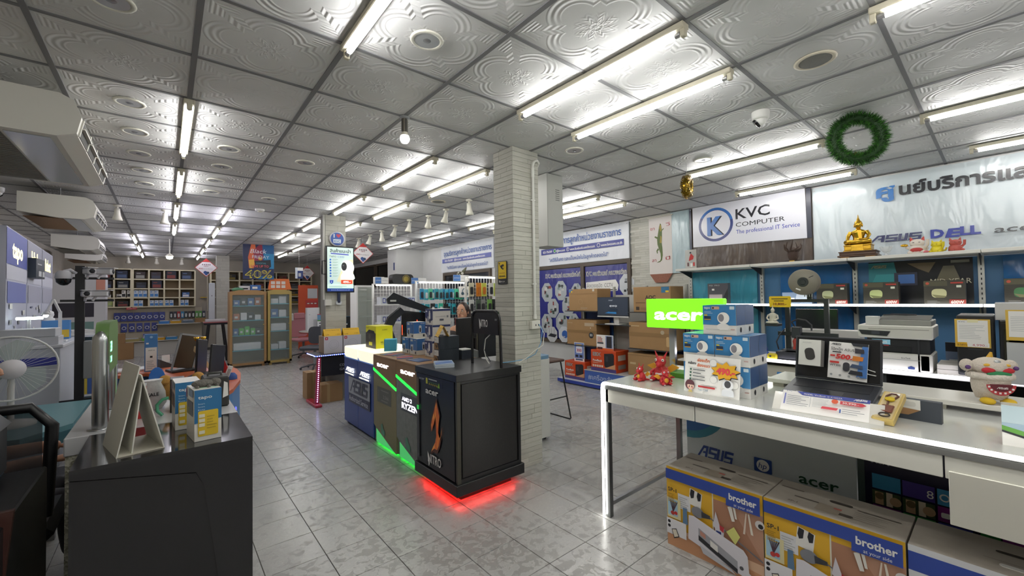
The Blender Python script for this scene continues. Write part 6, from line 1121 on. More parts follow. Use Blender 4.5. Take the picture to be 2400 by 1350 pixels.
# ================================================================= accessory racks
def rack(x0, x1, y, ztop, label):
    t = T('accessory_rack', label, 'rack', (x0, y, 0), 0, 'white wire accessory racks'); W = x1-x0
    for x in (0, W): P('post', MB(WHITE).box(x-.015,x+.015,.0,.03,0,ztop), t)
    m = MB(mt('dcdcd8', .4))
    for k in range(int(W/.06)): m.box(k*.06+.02,k*.06+.024,.012,.016,.45,ztop-.04)
    for k in range(int((ztop-.5)/.06)): m.box(0,W,.010,.014,.46+k*.06,.464+k*.06)
    P('wire_grid', m, t, kind='stuff'); P('base_shelf', MB(mt('c9c8c2', .4)).box(-.01,W+.01,-.28,.05,.35,.375), t); P('kick_plate', MB(GREY).box(0,W,-.24,.03,0,.35), t)
    P('lamp_tray', MB(WHITE).box(0,W,-.06,.02,ztop-.015,ztop), t); P('led_tube', MB(mt('fffefa', .4, e=12)).cyl((.04,-.04,ztop-.028),(W-.04,-.04,ztop-.028),.011,n=6), t); return t
rack(2.98, 3.76, 7.6, 1.78, 'white wire accessory rack, leftmost, with framed cables'); rack(3.36, 4.40, 6.6, 1.80, 'white wire accessory rack, middle, full of cyan packs'); rack(3.86, 5.30, 5.8, 1.86, 'white wire accessory rack, rightmost, with yellow and orange packs')
ON = ['first','second','third','fourth','fifth','sixth','seventh','eighth','ninth','tenth','eleventh','twelfth','thirteenth','fourteenth','fifteenth']
_PK = {}
def pack(x, y, z, w, h, c, c2, label, grp, ring=False):
    """hanging blister pack: z is its top"""
    k = (w, h, c, c2, ring)
    if k not in _PK:
        b = MB(mt(c, .4)).box(-w/2,w/2,-.012,.0,-h,0).mesh('backing_card'); q = MB(mt('e2e2de', .3) if ring else mt(c2, .35))
        q = (q.tube([(w*.32*math.cos(a*PI/6),-.018,-h*.55+w*.32*math.sin(a*PI/6)) for a in range(12)], w*.07, 5, True) if ring else q.prism(rrect(-w*.26,w*.26,-h*.85,-h*.3,w*.2,3), 'y', -.03, -.012)).mesh('product'); hk = MB(STEEL).cyl((0,.016,-.012),(0,-.03,-.012),.002,n=4).mesh('hook'); _PK[k] = (b, q, hk)
    t = T('hanging_pack', label, 'package', (x, y, z), 0, grp)
    for nm, me in zip(('backing_card','product','hook'), _PK[k]): P(nm, me, t)
R = random.Random(5)
CY = ['2f8fb8','3aa6c4','2a7aa8','48b4cc','2f9aa8','3ab89a','54c49a','4aa8b8']
for r, (z, hh, n) in enumerate(((1.66,.19,14),(1.40,.20,11))):
    for k in range(n): pack(3.43+k*.92/(n-1)*.98, 6.55-(k % 3)*.03, z-.01*(k % 2), .075 if r == 0 else .085, hh, (CY+['e2e4e4'])[(k*3+r) % (9 if k % 4 == 3 else 8)] if not (r == 1 and k % 3 == 2) else '1e2226', R.choice(['1f2228','d8dadc','2a3038']), 'cyan accessory pack in the %s row of the middle rack, %s from the left' % (('upper','lower')[r], ON[k]), 'packs on the middle rack')
for k in range(8): pack(3.46+k*.115, 6.55, 1.12, .085, .19, ['26282c','c9cccc','7a2a2a','3a3e46'][k % 4], 'b8babc', 'small accessory pack in the bottom row of the middle rack, %s from the left' % ON[k], 'packs on the middle rack')
PC = ['d8d4b8','d6862a','c9d05a','e0ddd6','b8cc6a','d6d2cc','d07a3a','e4e0cc','cfd880','dcdad0']
for r, (z, n) in enumerate(((1.74,11),(1.46,12),(1.2,10))):
    for k in range(n): pack(3.93+k*1.3/(n-1), 5.75-(k % 2)*.03, z, .10, .23, PC[(k+r*3) % 10] if r == 0 else ['2e3034','d0d2cc','4a5a4c','8a8c88','6a9a4c'][(k+r) % 5], R.choice(['2a2c30','c8742a','4a4c50']), '%s pack in the %s row of the right rack, %s from the left' % (('bright','mixed','dark')[r], ('upper','middle','lower')[r], ON[k]), 'packs on the right rack')
for r, z in enumerate((1.53, 1.19)):
    t = T('framed_cable_box', 'white carton row with blue framed windows on the %s shelf of the left rack' % ('upper','lower')[r], 'box', (3.02, 7.33, z-.14)); P('carton', MB(mt('cfd2d6', .4)).box(0,.68,0,.2,0,.14), t); f = Face((0,-.0005,0), UX, UZ)
    for k in range(9): f.rr(.03+k*.072,.025,.058,.09,.008,mt('3a4a9a',.4)); f.rr(.042+k*.072,.04,.034,.06,.006,mt('d8dade',.4))
    f.done(t,'window_print'); S('rack_shelf', 'white rack shelf under the %s framed carton row' % ('upper','lower')[r], 'shelf', MB(WHITE).box(0,.74,0,.26,-.016,0), (3.0, 7.32, z-.1405))
t = T('headphone_box', 'white boxed blue headphones hanging between the middle and right racks', 'package', (4.20, 6.35, 1.50)); P('carton', MB(mt('dcd8d2', .4)).box(-.09,.09,0,.06,0,.20), t); f = Face((-.09,-.0005,0), UX, UZ); f.ring(.09,.11,.06,.016,mt('3a5a6a',.4)); f.disc(.04,.07,.03,mt('2f4a5a',.4)); f.disc(.13,.06,.03,mt('2f4a5a',.4)); f.done(t,'front_print'); P('hook', MB(STEEL).cyl((0,.06,.19),(0,.25,.19),.003,n=5), t)
for x, y, z, w_, l in ((2.98,7.5,1.782,.26,'blue and white sign card on the left rack top'), (3.66,7.4,1.782,.32,'blue and white sign card between the left and middle racks'), (4.05,6.5,1.802,.34,'blue and white sign card on the middle rack top')):
    t = T('rack_sign', l, 'sign', (x, y, z)); P('card', MB(PAPER).box(0,w_,0,.004,0,.115), t); f = Face((0,-.0005,0), UX, UZ); f.rect(0,0,w_*.45,.115,mt('4a78b8',.5)); f.text(w_*.05,.05,.02,'อุปกรณ์',WHITE,w_*.34); f.text(w_*.5,.05,.016,'ราคาพิเศษ',GINK,w_*.42); f.done(t,'card_print')
t = T('boombox', 'black cylindrical boombox speaker on the left rack top', 'speaker', (3.55, 7.62, 1.781)); P('body', MB(mt('1b1b1d', .5)).prism(rrect(-.22,.22,0,.19,.07), 'y', -.09, .09), t); P('woofer', MB(mt('26262a', .4)).lathe([(.075,-.095),(.065,-.10),(.03,-.092),(0,-.09)], (.06,0,.095), 18, 'y'), t); P('rim', MB(mt('8a7a3a', .3, .6)).lathe([(.078,-.09),(.08,-.098),(.073,-.098)], (.06,0,.095), 20, 'y'), t)
for k, (x, w_, h_, c, l) in enumerate(((3.02,.17,.13,'d2d0cc','white small box on the left rack top'), (3.22,.06,.11,'8a3a3a','thin red and white box on the left rack top'))): S('small_box', l, 'box', MB(mt(c, .4)).rbox(0,w_,-.06,.06,0,h_,.002), (x, 7.64, 1.781))
t = T('silver_tree', 'silver and gold tinsel ornament on the middle rack top', 'ornament', (4.28, 6.62, 1.802)); P('pot', MB(mt('8a7a3c', .3, .7)).lathe([(.05,0),(.06,.05),(0,.06)], n=10), t); m = MB(mt('c8c6bc', .2, .9)); R2 = random.Random(8)
for k in range(60): a = R2.random()*6.28; z = .05+R2.random()*.14; r = .11*(1-(z-.05)/.2); m.ball((r*math.cos(a)*R2.uniform(.4,1), r*math.sin(a)*R2.uniform(.4,1), z), .016, 6, 4)
P('baubles', m, t, kind='stuff'); P('spray', MB(mt('4a4a30', .5)).tube([(.0,0,.12),(.08,0,.2),(.14,.0,.27)], .03, 6, rr=[.035,.03,.01]), t)
t = T('glass_cupboard', 'white glass fronted cupboard left of the racks', 'cupboard', (3.18, 9.05, 0)); P('frame', MB(WHITE).box(0,.03,0,.4,0,1.8).box(.36,.39,0,.4,0,1.8).box(.03,.36,.37,.4,0,1.8).box(.03,.36,0,.4,1.76,1.8).box(.03,.36,0,.4,0,.4), t)
for z in (.75,1.1,1.45): P('shelf', MB(mt('c9cdc6', .3)).box(.03,.36,.02,.37,z,z+.02), t)
P('glass_door', MB(mt('c4ccc2', .05, a=.35)).box(.03,.36,.002,.008,.4,1.76), t)
# ================================================================= television pillar
t = T('portrait_screen', 'portrait advertising screen showing a white camera on the far pillar', 'screen', (1.862, 6.60, 1.60)); P('cabinet', MB(mt('17181c', .3)).rbox(0,.425,0,.045,0,.715,.006), t); f = Face((.018,-.0005,.018), UX, UZ)
w_, h_ = .389, .679; EM = lambda c, e=.5: mt(c, .4, e=e*.8)
f.rect(0,0,w_,h_,EM('cfe6de')); f.poly([(w_*.35,.15),(w_,.12),(w_,.5),(w_*.7,.48)],EM('e4dfbe')); f.rect(0,0,w_,.045,EM('20408e',.5)); f.text(w_/2,.60,.05,'สินค้าแนะนำ',EM('2a3440',.15),.31,'C',.02); f.poly([(.05,.573),(.32,.563),(.32,.58),(.05,.59)],EM('4a50b0',.5)); f.text(.03,.52,.028,'TAPO',EM('3a3f48',.2),.10); f.text(.15,.52,.028,'C200',EM('6a80b8',.4),.10)
for q in range(7): f.disc(.045,.485-q*.042,.014,EM('3a6ac0',.5)); f.rect(.075,.488-q*.042,.08,.006,EM('9aa8a8',.4)); f.rect(.075,.476-q*.042,.06,.005,EM('aab8b4',.4))
f.poly(arc(.30,.20,.11,0,PI,12,.12)+[(.19,.18),(w_,.18)],EM('e4ebe2',.8)); f.disc(.30,.37,.10,EM('eef2ea',.85),.11); f.disc(.245,.385,.042,EM('34363a',.1),.065); f.disc(.235,.40,.010,EM('6a6c70',.2)); f.rr(.20,.115,.17,.06,.004,EM('d84a2c',.7)); f.text(.225,.13,.032,'490.-',EM('fff4ee',.9),.12,'L',.03); f.poly([(.03,.17),(.085,.17),(.08,.13),(.058,.11),(.035,.13)],EM('2a50b0',.5)); f.text(.048,.13,.026,'2',EM('f0f4ff',.8)); f.rect(0,.05,w_,.05,EM('d4eee2',.75)); f.lines(.02,.06,.34,.03,2,EM('9ab8ae',.4)); f.text(.05,.015,.014,'www.kvccom.co.th',EM('c8d4f0',.6),.28); f.done(t,'screen_image'); P('wall_bracket', MB(BLACK).box(.15,.28,.045,.055,.3,.42), t); P('cable_handle', MB(BLACK).tube([(.0,.02,.48),(-.05,.02,.48),(-.05,.02,.28),(0,.02,.28)], .010, 6), t)
t = T('round_sign', 'round blue I love sign with a red heart above the portrait screen', 'sign', (2.035, 6.62, 2.43)); P('disc', MB(mt('d6d6dc', .4)).lathe([(0,0),(.115,0),(.118,.01),(.115,.02),(0,.02)], (0,.0,0), 28, 'y'), t); f = Face((0,-.0005,0), UX, UZ); f.disc(0,0,.098,mt('2a4f9c',.4),n=28); f.text(-.055,.02,.055,'I',WHITE,None,'L',.05); f.poly([(.02,.065),(.035,.078),(.052,.068),(.05,.05),(.018,.018),(-.012,.05),(-.012,.068),(.005,.078)],mt('c0304a',.4)); f.rr(-.06,-.065,.115,.06,.004,mt('d8e0e8',.4)); f.text(0,-.055,.038,'KVC',mt('3a70b0',.4),.09,'C',.02); f.done(t,'sign_print')
t = T('wall_phone', 'dark handset on a white cradle on the far pillar', 'phone', (2.055, 6.655, 1.41)); P('cradle', MB(mt('d0d4d8', .4)).prism(rrect(-.04,.04,0,.06,.025), 'y', -.04, 0), t); P('handset', MB(mt('26304a', .4)).rbox(-.022,.022,-.05,-.015,.03,.2,.01), t)
S('junction_box', 'small white junction box on the left of the far pillar', 'junction box', MB(mt('d6d4cc', .4)).rbox(-.045,.045,-.05,0,0,.09,.004), (1.90, 6.656, 1.40))
S('pillar_pipe', 'white pipe running up the left edge of the far pillar', 'pipe', MB(mt('c9c8c0', .4)).cyl((0,0,1.49),(0,0,2.795),.018,n=10), (1.856, 6.68, 0))
# ================================================================= LED desk
bd_ = T('gaming_desk', 'dark gaming desk edged with blue LED strips and red feet', 'desk', (1.60, 6.16, 0)); DL = 1.15; DD = .46
P('desk_top', MB(mt('16182a', .4)).rbox(0,DL,0,DD,.69,.715,.004), bd_); BLU = mt('3a52ff', .4, e=3.0); BDOT = mt('aebcff', .4, e=12)
P('led_channel', MB(BLU).box(-.006,0,.0,DD,.70,.709).box(0,DL,-.006,0,.70,.709), bd_)
m = MB(BDOT)
for k in range(40): x = .012+k*.0285; m.box(x,x+.008,-.009,-.006,.701,.708)
for k in range(14): y = .01+k*.032; m.box(-.009,-.006,y,y+.008,.701,.708)
P('led_beads', m, bd_, kind='stuff')
for x in (.03, DL-.08):
    P('leg', MB(mt('8a1c30', .4)).prism([(x,.69),(x+.05,.69),(x+.02,.04),(x-.03,.04)], 'y', .04, .09), bd_); P('foot', MB(mt('a82438', .4)).rbox(x-.05,x+.04,-.05,DD,0,.04,.008), bd_)
m = MB(BDOT)
for k in range(22): z = .66-k*.028; x = .03-.03*(1-z/.69); m.box(x+.02,x+.027,.030,.04,z-.008,z)
P('leg_led_beads', m, bd_, kind='stuff'); P('modesty_panel', MB(mt('12131a', .5)).box(.10,DL-.1,.10,.115,.40,.69), bd_); f = Face((.1,.0995,.40), UX, UZ); f.text(.25,.12,.035,'COUGAR',LGREY,.2); f.text(.25,.06,.035,'GAMING',LGREY,.2); f.done(bd_,'panel_print')
for k, x in enumerate((1.74, 2.01)):
    t = T('fan_box', 'white boxed device with a red logo on the LED desk, %s one' % ('left','right')[k], 'box', (x, 6.28, .7155), 0, 'white boxed devices on the LED desk'); P('carton', MB(mt('8f7a64', .5)).rbox(0,.26,0,.26,0,.245,.002), t); f = Face((0,-.0005,0), UX, UZ); f.rect(0,0,.26,.245,mt('cdc9cc',.4)); f.ring(.135,.12,.07,.004,mt('b4b0b4',.4)); f.ring(.135,.12,.045,.003,mt('bab6ba',.4)); f.rr(.015,.195,.04,.04,.006,mt('b8283a',.4)); f.rect(.028,.208,.014,.014,WHITE); f.done(t,'front_print')
    tent((x+.23, 6.33, .961) if False else (x+.24, 6.34, .9612), PI/2+PI, .24, 'yellow price tent on the %s white box' % ('left','right')[k], 'Xiaomi fan', '2,490') if False else None
    t2 = T('price_tent', 'yellow price tent on the %s white box' % ('left','right')[k], 'price tent', (x+.01, 6.35, .9612), 0, 'yellow folded price tents'); Yt = mt('e2b322', .5)
    P('front_flap', MB(Yt).add([(0,-.05,0),(.24,-.05,0),(.24,0,.10),(0,0,.10),(0,-.047,0),(.24,-.047,0),(.24,.003,.10),(0,.003,.10)], [(0,1,2,3),(7,6,5,4),(0,3,7,4),(1,5,6,2),(0,4,5,1),(3,2,6,7)]), t2); P('rear_flap', MB(Yt).add([(0,.055,0),(.24,.055,0),(.24,.004,.10),(0,.004,.10),(0,.058,0),(.24,.058,0),(.24,.007,.10),(0,.007,.10)], [(3,2,1,0),(4,5,6,7),(0,4,7,3),(1,2,6,5),(0,1,5,4),(3,7,6,2)]), t2)
    f = Face((0,-.05,0), UX, Vector((0,.05,.1)).normalized()); f.text(.02,.085,.014,'Xiaomi Smart Fan',mt('6a4a18',.5),.2); f.text(.02,.015,.014,'2,490',mt('6a4a18',.5),.05); f.text(.16,.015,.014,'1,990',mt('6a4a18',.5),.06); f.done(t2,'tent_print')
for k, (x, y, s_) in enumerate(((1.62, 6.72, .40), (1.72, 6.35, .26))):
    t = T('brown_carton', 'plain brown carton on the floor %s the LED desk' % ('left behind', 'under')[k], 'box', (x, y, 0)); P('carton', MB(CARD).rbox(0,.20 if k == 0 else .3,0,.25,0,s_,.003), t); P('tape', MB(mt('b09468', .35)).box(.08,.12,-.001,.251,-.0,s_+.001), t)
# ================================================================= round table group
t = T('round_table', 'round grey table with a red edge beyond the LED desk', 'table', (3.02, 10.6, 0)); P('table_top', MB(mt('a9a6a0', .4)).lathe([(0,.745),(.62,.745),(.62,.76),(0,.76)], n=30), t); P('edge_band', MB(mt('8a3a34', .5)).lathe([(.60,.72),(.622,.722),(.622,.745),(.6,.745)], n=30), t); P('column', MB(mt('6c7076', .4)).cyl((0,0,.02),(0,0,.73),.06), t); P('foot', MB(mt('6c7076', .4)).lathe([(.28,0),(.27,.02),(.07,.04)], n=20), t)
t = T('air_purifier', 'tall white air purifier on the round table', 'air purifier', (2.72, 10.75, .7602)); P('body', MB(mt('d6d6d8', .4)).prism(rrect(-.14,.14,-.12,.12,.05), 'z', 0, .55), t); P('grille', MB(mt('b4b4b8', .5)).box(-.01,.12,-.122,-.119,.06,.27), t); P('mark', MB(GREY).box(-.11,-.08,-.1215,-.119,.38,.39), t)
t = T('vehicle_leaflet', 'red and blue leaflet with rows of small pictures on the round table', 'leaflet', (2.90, 10.45, .7605)); t.rotation_euler = (-.12,0,0); P('sheet', MB(mt('d8dade', .5)).box(-.14,.14,0,.004,0,.40), t); f = Face((-.14,-.0005,0), UX, UZ); f.rect(0,.24,.28,.16,mt('5a86a8',.5)); f.disc(.15,.31,.06,mt('a83a3a',.5)); f.rect(0,.23,.28,.03,mt('5a8a4a',.5)); f.rect(0,.385,.28,.015,RED); f.rect(0,0,.28,.08,mt('5a90a8',.5)); f.rect(0,0,.28,.015,RED)
for q in range(6): f.rr(.03+.08*(q % 3),.11+.06*(q//3),.06,.025,.01,mt('4a4a52',.5))
f.done(t,'leaflet_print')
t = T('camera_mini_box', 'small red and white camera box on the round table', 'box', (3.13, 10.42, .7602)); P('carton', MB(mt('c9c6c6', .4)).box(-.08,.08,0,.1,0,.24), t); f = Face((-.08,-.0005,0), UX, UZ); f.rect(0,.12,.16,.12,mt('b83c3c',.4)); f.disc(.09,.11,.04,mt('d0d2d4',.4)); f.disc(.085,.115,.02,INK); f.done(t,'front_print')
for k, (x, y, z, l) in enumerate(((3.29,10.28,.7602,'lower left'), (3.56,10.35,.7602,'lower right'), (3.40,10.3,.9225,'top'))):
    if k == 1: x = 3.56
    t = T('speaker_pack', 'black and cyan speaker box, %s of the pile of three' % l, 'box', (x-.13, y, z), 0, 'black and cyan speaker boxes'); P('carton', MB(mt('3a9ac0', .4)).box(0,.26 if k != 1 else .12,0,.16,0,.16), t); f = Face((0,-.0005,0), UX, UZ); f.rect(.0 if k else .0,0,.26 if k != 1 else .12,.16,mt('1d2024',.4)); f.rr(.04,.05,.06,.06,.02,mt('2c3036',.4)); f.rect(.2 if k != 1 else .09,.125,.03,.025,WHITE); f.done(t,'front_print')
for k, (x, y, c, l) in enumerate(((2.80, 11.95, 'c98a94', 'pink gaming chair with white side wings'), (2.5, 9.7, '3a3c42', 'dark office chair with star base by the round table'))):
    t = T('office_chair', l, 'chair', (x, y, 0), .3-k); mC = mt(c, .6); P('seat', MB(mC).rbox(-.24,.24,-.24,.24,.42,.50,.03), t); P('backrest', MB(mC).prism(rrect(-.24,.24,.52,1.12 if k == 0 else .9,.1), 'y', .20, .27), t); P('column', MB(GREY).cyl((0,0,.08),(0,0,.42),.03), t)
    if k == 0:
        P('headrest', MB(mC).rbox(-.15,.15,.17,.21,1.0,1.16,.02), t); [P('side_wing', MB(WHITE).rbox(sx*.2-.04,sx*.2+.04,.16,.2,.95,1.15,.02), t) for sx in (-1,1)]
    for q in range(5): P('leg', MB(mt('4a4c50', .5)).tube([(0,0,.1),(.28*math.cos(q*1.257),.28*math.sin(q*1.257),.05)], .018, 6), t); P('castor', MB(INK).ball((.28*math.cos(q*1.257),.28*math.sin(q*1.257),.025), .025, 8, 6), t)
t = T('orange_display', 'orange display stand with white cards beside the far pillar', 'display stand', (3.05, 13.6, 0)); P('panel', MB(mt('c8502c', .5)).box(0,.55,0,.03,0,1.95), t); P('panel', MB(mt('c03c3a', .5)).box(.2,.55,-.012,0,.6,1.5), t); P('foot', MB(GREY).box(0,.55,-.2,.2,0,.03), t); f = Face((0,-.013,0), UX, UZ); f.rect(.25,1.55,.28,.3,mt('c9cbce',.4)); f.rect(.22,1.36,.32,.08,mt('a83a3a',.4)); [f.rr(.24+q*.1,1.38,.06,.03,.004,WHITE) for q in range(3)]; f.done(t,'stand_print')
# ================================================================= left foreground
BG = mt('17171b', .16, coat=.3)
t = T('black_counter', 'glossy black angular display counter in the left foreground', 'counter', (-.255, 2.10, 0)); W, D = .545, .51
P('carcass', MB(BG).box(0, W, .012, D, 0, .885), t)
P('top_plate', MB(mt('1d1d20', .10, coat=.5)).add([(0,0,.90),(W,0,.90),(W,D,.90),(0,D,.90),(0,0,.885),(W,0,.885),(W,D,.885),(0,D,.885)], [(0,1,2,3),(7,6,5,4),(0,4,5,1),(1,5,6,2),(2,6,7,3),(3,7,4,0)]), t)
P('upper_front', MB(BG).prism([(0,.885),(W,.885),(W,0),(W*.86,.0),(W*.69,.75),(W*.65,.80),(0,.866)], 'y', 0, .012), t)
P('lower_front', MB(mt('1b1b1e', .2, coat=.2)).prism([(0,.861),(W*.645,.795),(W*.68,.75),(W*.85,0),(0,0)], 'y', .005, .012), t)
# white low cabinet with mosaic end
def mat_mosaic():
    M, nt, b = newmat('chip_mosaic', .45); pos, X, Y, Z = geo(nt); v = nt.nodes.new('ShaderNodeTexVoronoi'); v.inputs['Scale'].default_value = 110; nt.links.new(pos, v.inputs['Vector'])
    s = nt.nodes.new('ShaderNodeSeparateColor'); nt.links.new(v.outputs['Color'], s.inputs[0]); nt.links.new(mixc(nt, E(s.outputs[0]), '#8d8a72', '#e2dfcc'), b.inputs['Base Color']); bump(nt, b, E(v.outputs['Distance']), .7, .004); return M
wc = T('low_cabinet', 'white topped low cabinet with a stone chip end behind the black counter', 'cabinet', (-.335, 2.62, 0)); P('top', MB(mt('d6d6d8', .2)).rbox(0,.63,0,1.0,.82,.90,.004), wc); P('stone_end', MB(mat_mosaic()).box(.004,.62,.012,.03,0,.82), wc); P('body', MB(mt('c4c3bd', .4)).box(.01,.60,.03,.98,0,.82), wc)
# steel gate post pair
t = T('security_gate', 'brushed steel double post gate with a green lit display head', 'gate', (-.23, 2.71, .9)); SB = mt('b9bbbd', .25, 1)
for y in (0, .455):
    P('post', MB(SB).cyl((0,y,0),(0,y,.40),.029,n=20), t); P('base_flange', MB(STEEL).lathe([(.045,0),(.045,.006),(.03,.008)], (0,y,0), 18), t)
P('shoulder', MB(SB).prism([(0,.30)]+[(a, b_) for a, b_ in arc(.028,.40,.028,PI,PI/2,6)]+[(.455-.028,.428)]+arc(.427,.40,.028,PI/2,0,6)+[(.455,.30)], 'x', -.03, -.022), t)
P('front_cap', MB(SB).ball((0,0,.40), (.029,.029,.055), 16, 8), t); GH = mt('5f7f48', .45)
P('head_cover', MB(GH).prism([(-.012,.30),(-.012,.43)]+arc(.05,.43,.062,PI,PI/2,6)+[(.40,.492)]+arc(.40,.43,.062,PI/2,0,6)+[(.462,.30),(.44,.25),(.02,.25)], 'x', -.018, .028), t)
f = Face((.0285,.02,.30), UY, UZ); f.text(.03,.05,.05,'33',mt('9affd0',.4,e=3.0),.07,'L',.02); f.text(.03,.0,.03,'2:8',mt('9affd0',.4,e=3.0),.06,'L',.02); f.done(t,'display_digits')
# folded sign board
t = T('folding_sign', 'white folded table sign with blue print on the black counter', 'sign', (-.105, 2.29, .9005), .22); WS = mt('dedcd2', .5)
def slab(a, b_, y0, y1, th=.004):
    n = Vector((b_[0]-a[0], 0, b_[1]-a[1])).normalized(); k = Vector((n.z,0,-n.x))*th
    return [(a[0],y0,a[1]),(b_[0],y0,b_[1]),(b_[0]+k.x,y0,b_[1]+k.z),(a[0]+k.x,y0,a[1]+k.z),(a[0],y1,a[1]),(b_[0],y1,b_[1]),(b_[0]+k.x,y1,b_[1]+k.z),(a[0]+k.x,y1,a[1]+k.z)]
SF = [(0,1,2,3),(7,6,5,4),(0,4,5,1),(1,5,6,2),(2,6,7,3),(3,7,4,0)]
P('left_board', MB(WS).add(slab((-.065,0),(.0,.335),-.13,.13), SF), t); P('right_board', MB(WS).add(slab((.075,0),(.004,.30),-.13,.13), SF), t); P('base_board', MB(mt('c9c4b4', .5)).box(-.06,.075,-.13,.13,0,.004), t); P('inner_board', MB(WS).add(slab((-.02,.004),(.008,.27),-.12,.12), SF), t)
d = Vector((-.071,0,.30)).normalized(); f = Face((.0755,-.125,.004), UY, d); f.rect(.02,.05,.2,.2,mt('c9d2ea',.5)); f.poly([(.04,.06),(.12,.15),(.1,.22),(.03,.2)],mt('3a5aa8',.5)); f.rect(.14,.18,.08,.06,NAVY); f.disc(.17,.1,.02,YEL); f.done(t,'right_print')
# camera boxes on the counter
def tapo_tall(loc, rz, label, scale=1):
    t = T('tall_camera_box', label, 'box', loc, rz, 'tall blue and white camera boxes'); w_, dd, h_ = .094, .165, .213; TB = mt('2a6a9a', .35)
    P('carton', MB(mt('d9d6ce', .35)).rbox(0,w_,0,dd,0,h_,.001), t); f = Face((0,-.0005,0), UX, UZ); f.poly([(0,.075),(w_,.085),(w_,h_),(0,h_)],TB); f.rr(.012,.02,.07,.105,.006,mt('d9b92c',.45)); f.text(.012,.175,.014,'tapo',WHITE,.048,'L',.01)
    for q, s_ in enumerate(('Smart.','Secure.','Easy')): f.text(.012,.152-.012*q,.006,s_,mt('c8d8e4',.4),.024)
    for q in range(3): f.rr(.015,.098-.019*q,.02,.014,.002,mt('ddd8c0',.4))
    f.rr(.015,.03,.02,.014,.002,mt('ddd8c0',.4)); f.lines(.042,.05,.036,.06,5,mt('a8902a',.5),.25); f.done(t,'front_print')
    f = Face((-.0005,dd,0), NY, UZ); f.rect(.02,.10,.12,.06,mt('55606a',.4)); f.rect(.02,.10,.05,.03,mt('7a7a4a',.4)); f.rect(0,.165,.02,.04,mt('8a5a78',.4)); f.rect(.06,.18,.09,.03,mt('7a90a8',.4)); f.done(t,'side_print')
tapo_tall((.093, 2.168, .9005), .12, 'tall blue and white camera box at the front of the black counter'); tapo_tall((.045, 2.62-.03, .9005), .0, 'tall blue and white camera box behind the front one') if False else tapo_tall((.035, 2.425, .9005), .06, 'tall blue and white camera box behind the front one')
t = T('grey_plush', 'small grey knitted toy lying on the front camera box', 'plush toy', (.125, 2.25, 1.109)); GP = mt('6b6862', .95, bs=120, bd=.8); P('body', MB(GP).ball((0,0,.018), (.04,.028,.018)), t); P('head', MB(GP).ball((.045,.01,.018), (.022,.02,.018)), t)
for x, y in ((-.02,-.03),(.02,-.03),(.05,-.02)): P('leg', MB(GP).ball((x,y,.008), (.008,.014,.008), 8, 5), t)
P('tag', MB(mt('a8e0b8', .4)).box(-.03,.05,-.036,-.034,.0,.006), t)
# things on the low cabinet
t = T('red_box', 'tall red box behind the folding sign', 'box', (-.13, 2.80, .9002)); P('carton', MB(mt('b02a2a', .45)).rbox(0,.055,0,.12,0,.155,.002), t); P('lid', MB(mt('8f9494', .4)).box(-.001,.056,-.001,.121,.1555,.16), t)
t = T('graphics_box', 'slim black box with a white C mark on the low cabinet', 'box', (.02, 2.83, .9002)); P('carton', MB(mt('2c2b2a', .45)).rbox(0,.06,0,.1,0,.175,.002), t); f = Face((0,-.0005,0), UX, UZ); f.text(.02,.03,.018,'C',LGREY); f.rect(.015,.018,.03,.005,LGREY); f.done(t,'front_print')
t = T('speaker_unit', 'dark grey boxy speaker with a white tag on the low cabinet', 'speaker', (.155, 2.80, .9002)); P('body', MB(mt('2e2d2b', .6)).rbox(0,.12,0,.16,0,.165,.008), t); P('handle', MB(mt('4a4a48', .4)).tube([(.03,.08,.165),(.03,.08,.18),(.09,.08,.18),(.09,.08,.165)], .008, 6), t); P('tag', MB(PAPER).prism([(.09,.05),(.115,.06),(.112,.13),(.095,.14)], 'y', -.004, -.001), t)
t = T('shopping_bag', 'crumpled white printed plastic bag on the low cabinet', 'bag', (-.06, 3.0, .9002), .3); P('bag', MB(mt('c9c9c8', .35, bs=25, bd=.8)).lathe([(.05,0),(.07,.03),(.065,.09),(.045,.14),(.055,.16)], n=12, sy=.7), t); f = Face((-.03,-.052,.06), UX, UZ); f.text(0,.02,.018,'SALE',INK,.05,'L',.02); f.done(t,'bag_print')
S('green_band_toy', 'green curved plastic toy band beside the black box', 'toy', MB(mt('4f9a7a', .4)).tube([(0,0,.005),(-.02,0,.03),(-.022,0,.06),(0,0,.085),(.025,0,.09)], .008, 7), (-.01, 2.78, .9012))
S('blue_folder', 'flat dark blue folder on the low cabinet', 'folder', MB(mt('2a3f78', .5)).box(0,.09,0,.14,0,.03), (-.07, 2.62+.24, .9003), .1) if False else S('blue_folder', 'flat dark blue folder at the back of the low cabinet', 'folder', MB(mt('2a3f78', .5)).box(0,.14,0,.2,0,.03), (-.10, 3.3, .9003), .1)
t = T('bear_cushion', 'tan bear shaped cushion with round ears on the low cabinet', 'cushion', (.075, 3.12, .9003)); t.scale = (.72,)*3; BR = mt('b98a48', .9, bs=90, bd=.4); P('pillow', MB(BR).ball((0,0,.10), (.13,.07,.095), 16, 10), t)
for sx in (-1, 1): P('ear', MB(BR).ball((sx*.105,0,.185), (.042,.03,.042), 12, 8), t)
P('muzzle', MB(mt('d0ae72', .9)).ball((0,-.06,.08), (.045,.02,.03)), t); P('nose', MB(INK).ball((0,-.08,.09), (.01,.005,.007), 8, 5), t)
S('navy_booklet', 'navy booklet standing beside the bear cushion', 'booklet', MB(mt('252a3e', .5)).box(0,.07,0,.008,0,.12), (.10, 2.98, .9003), .3); S('cable_pouch', 'grey pouch lying below the bear cushion', 'pouch', MB(mt('8c8c94', .5)).ball((0,0,.03), (.07,.05,.03)), (.12, 3.12, .9003))
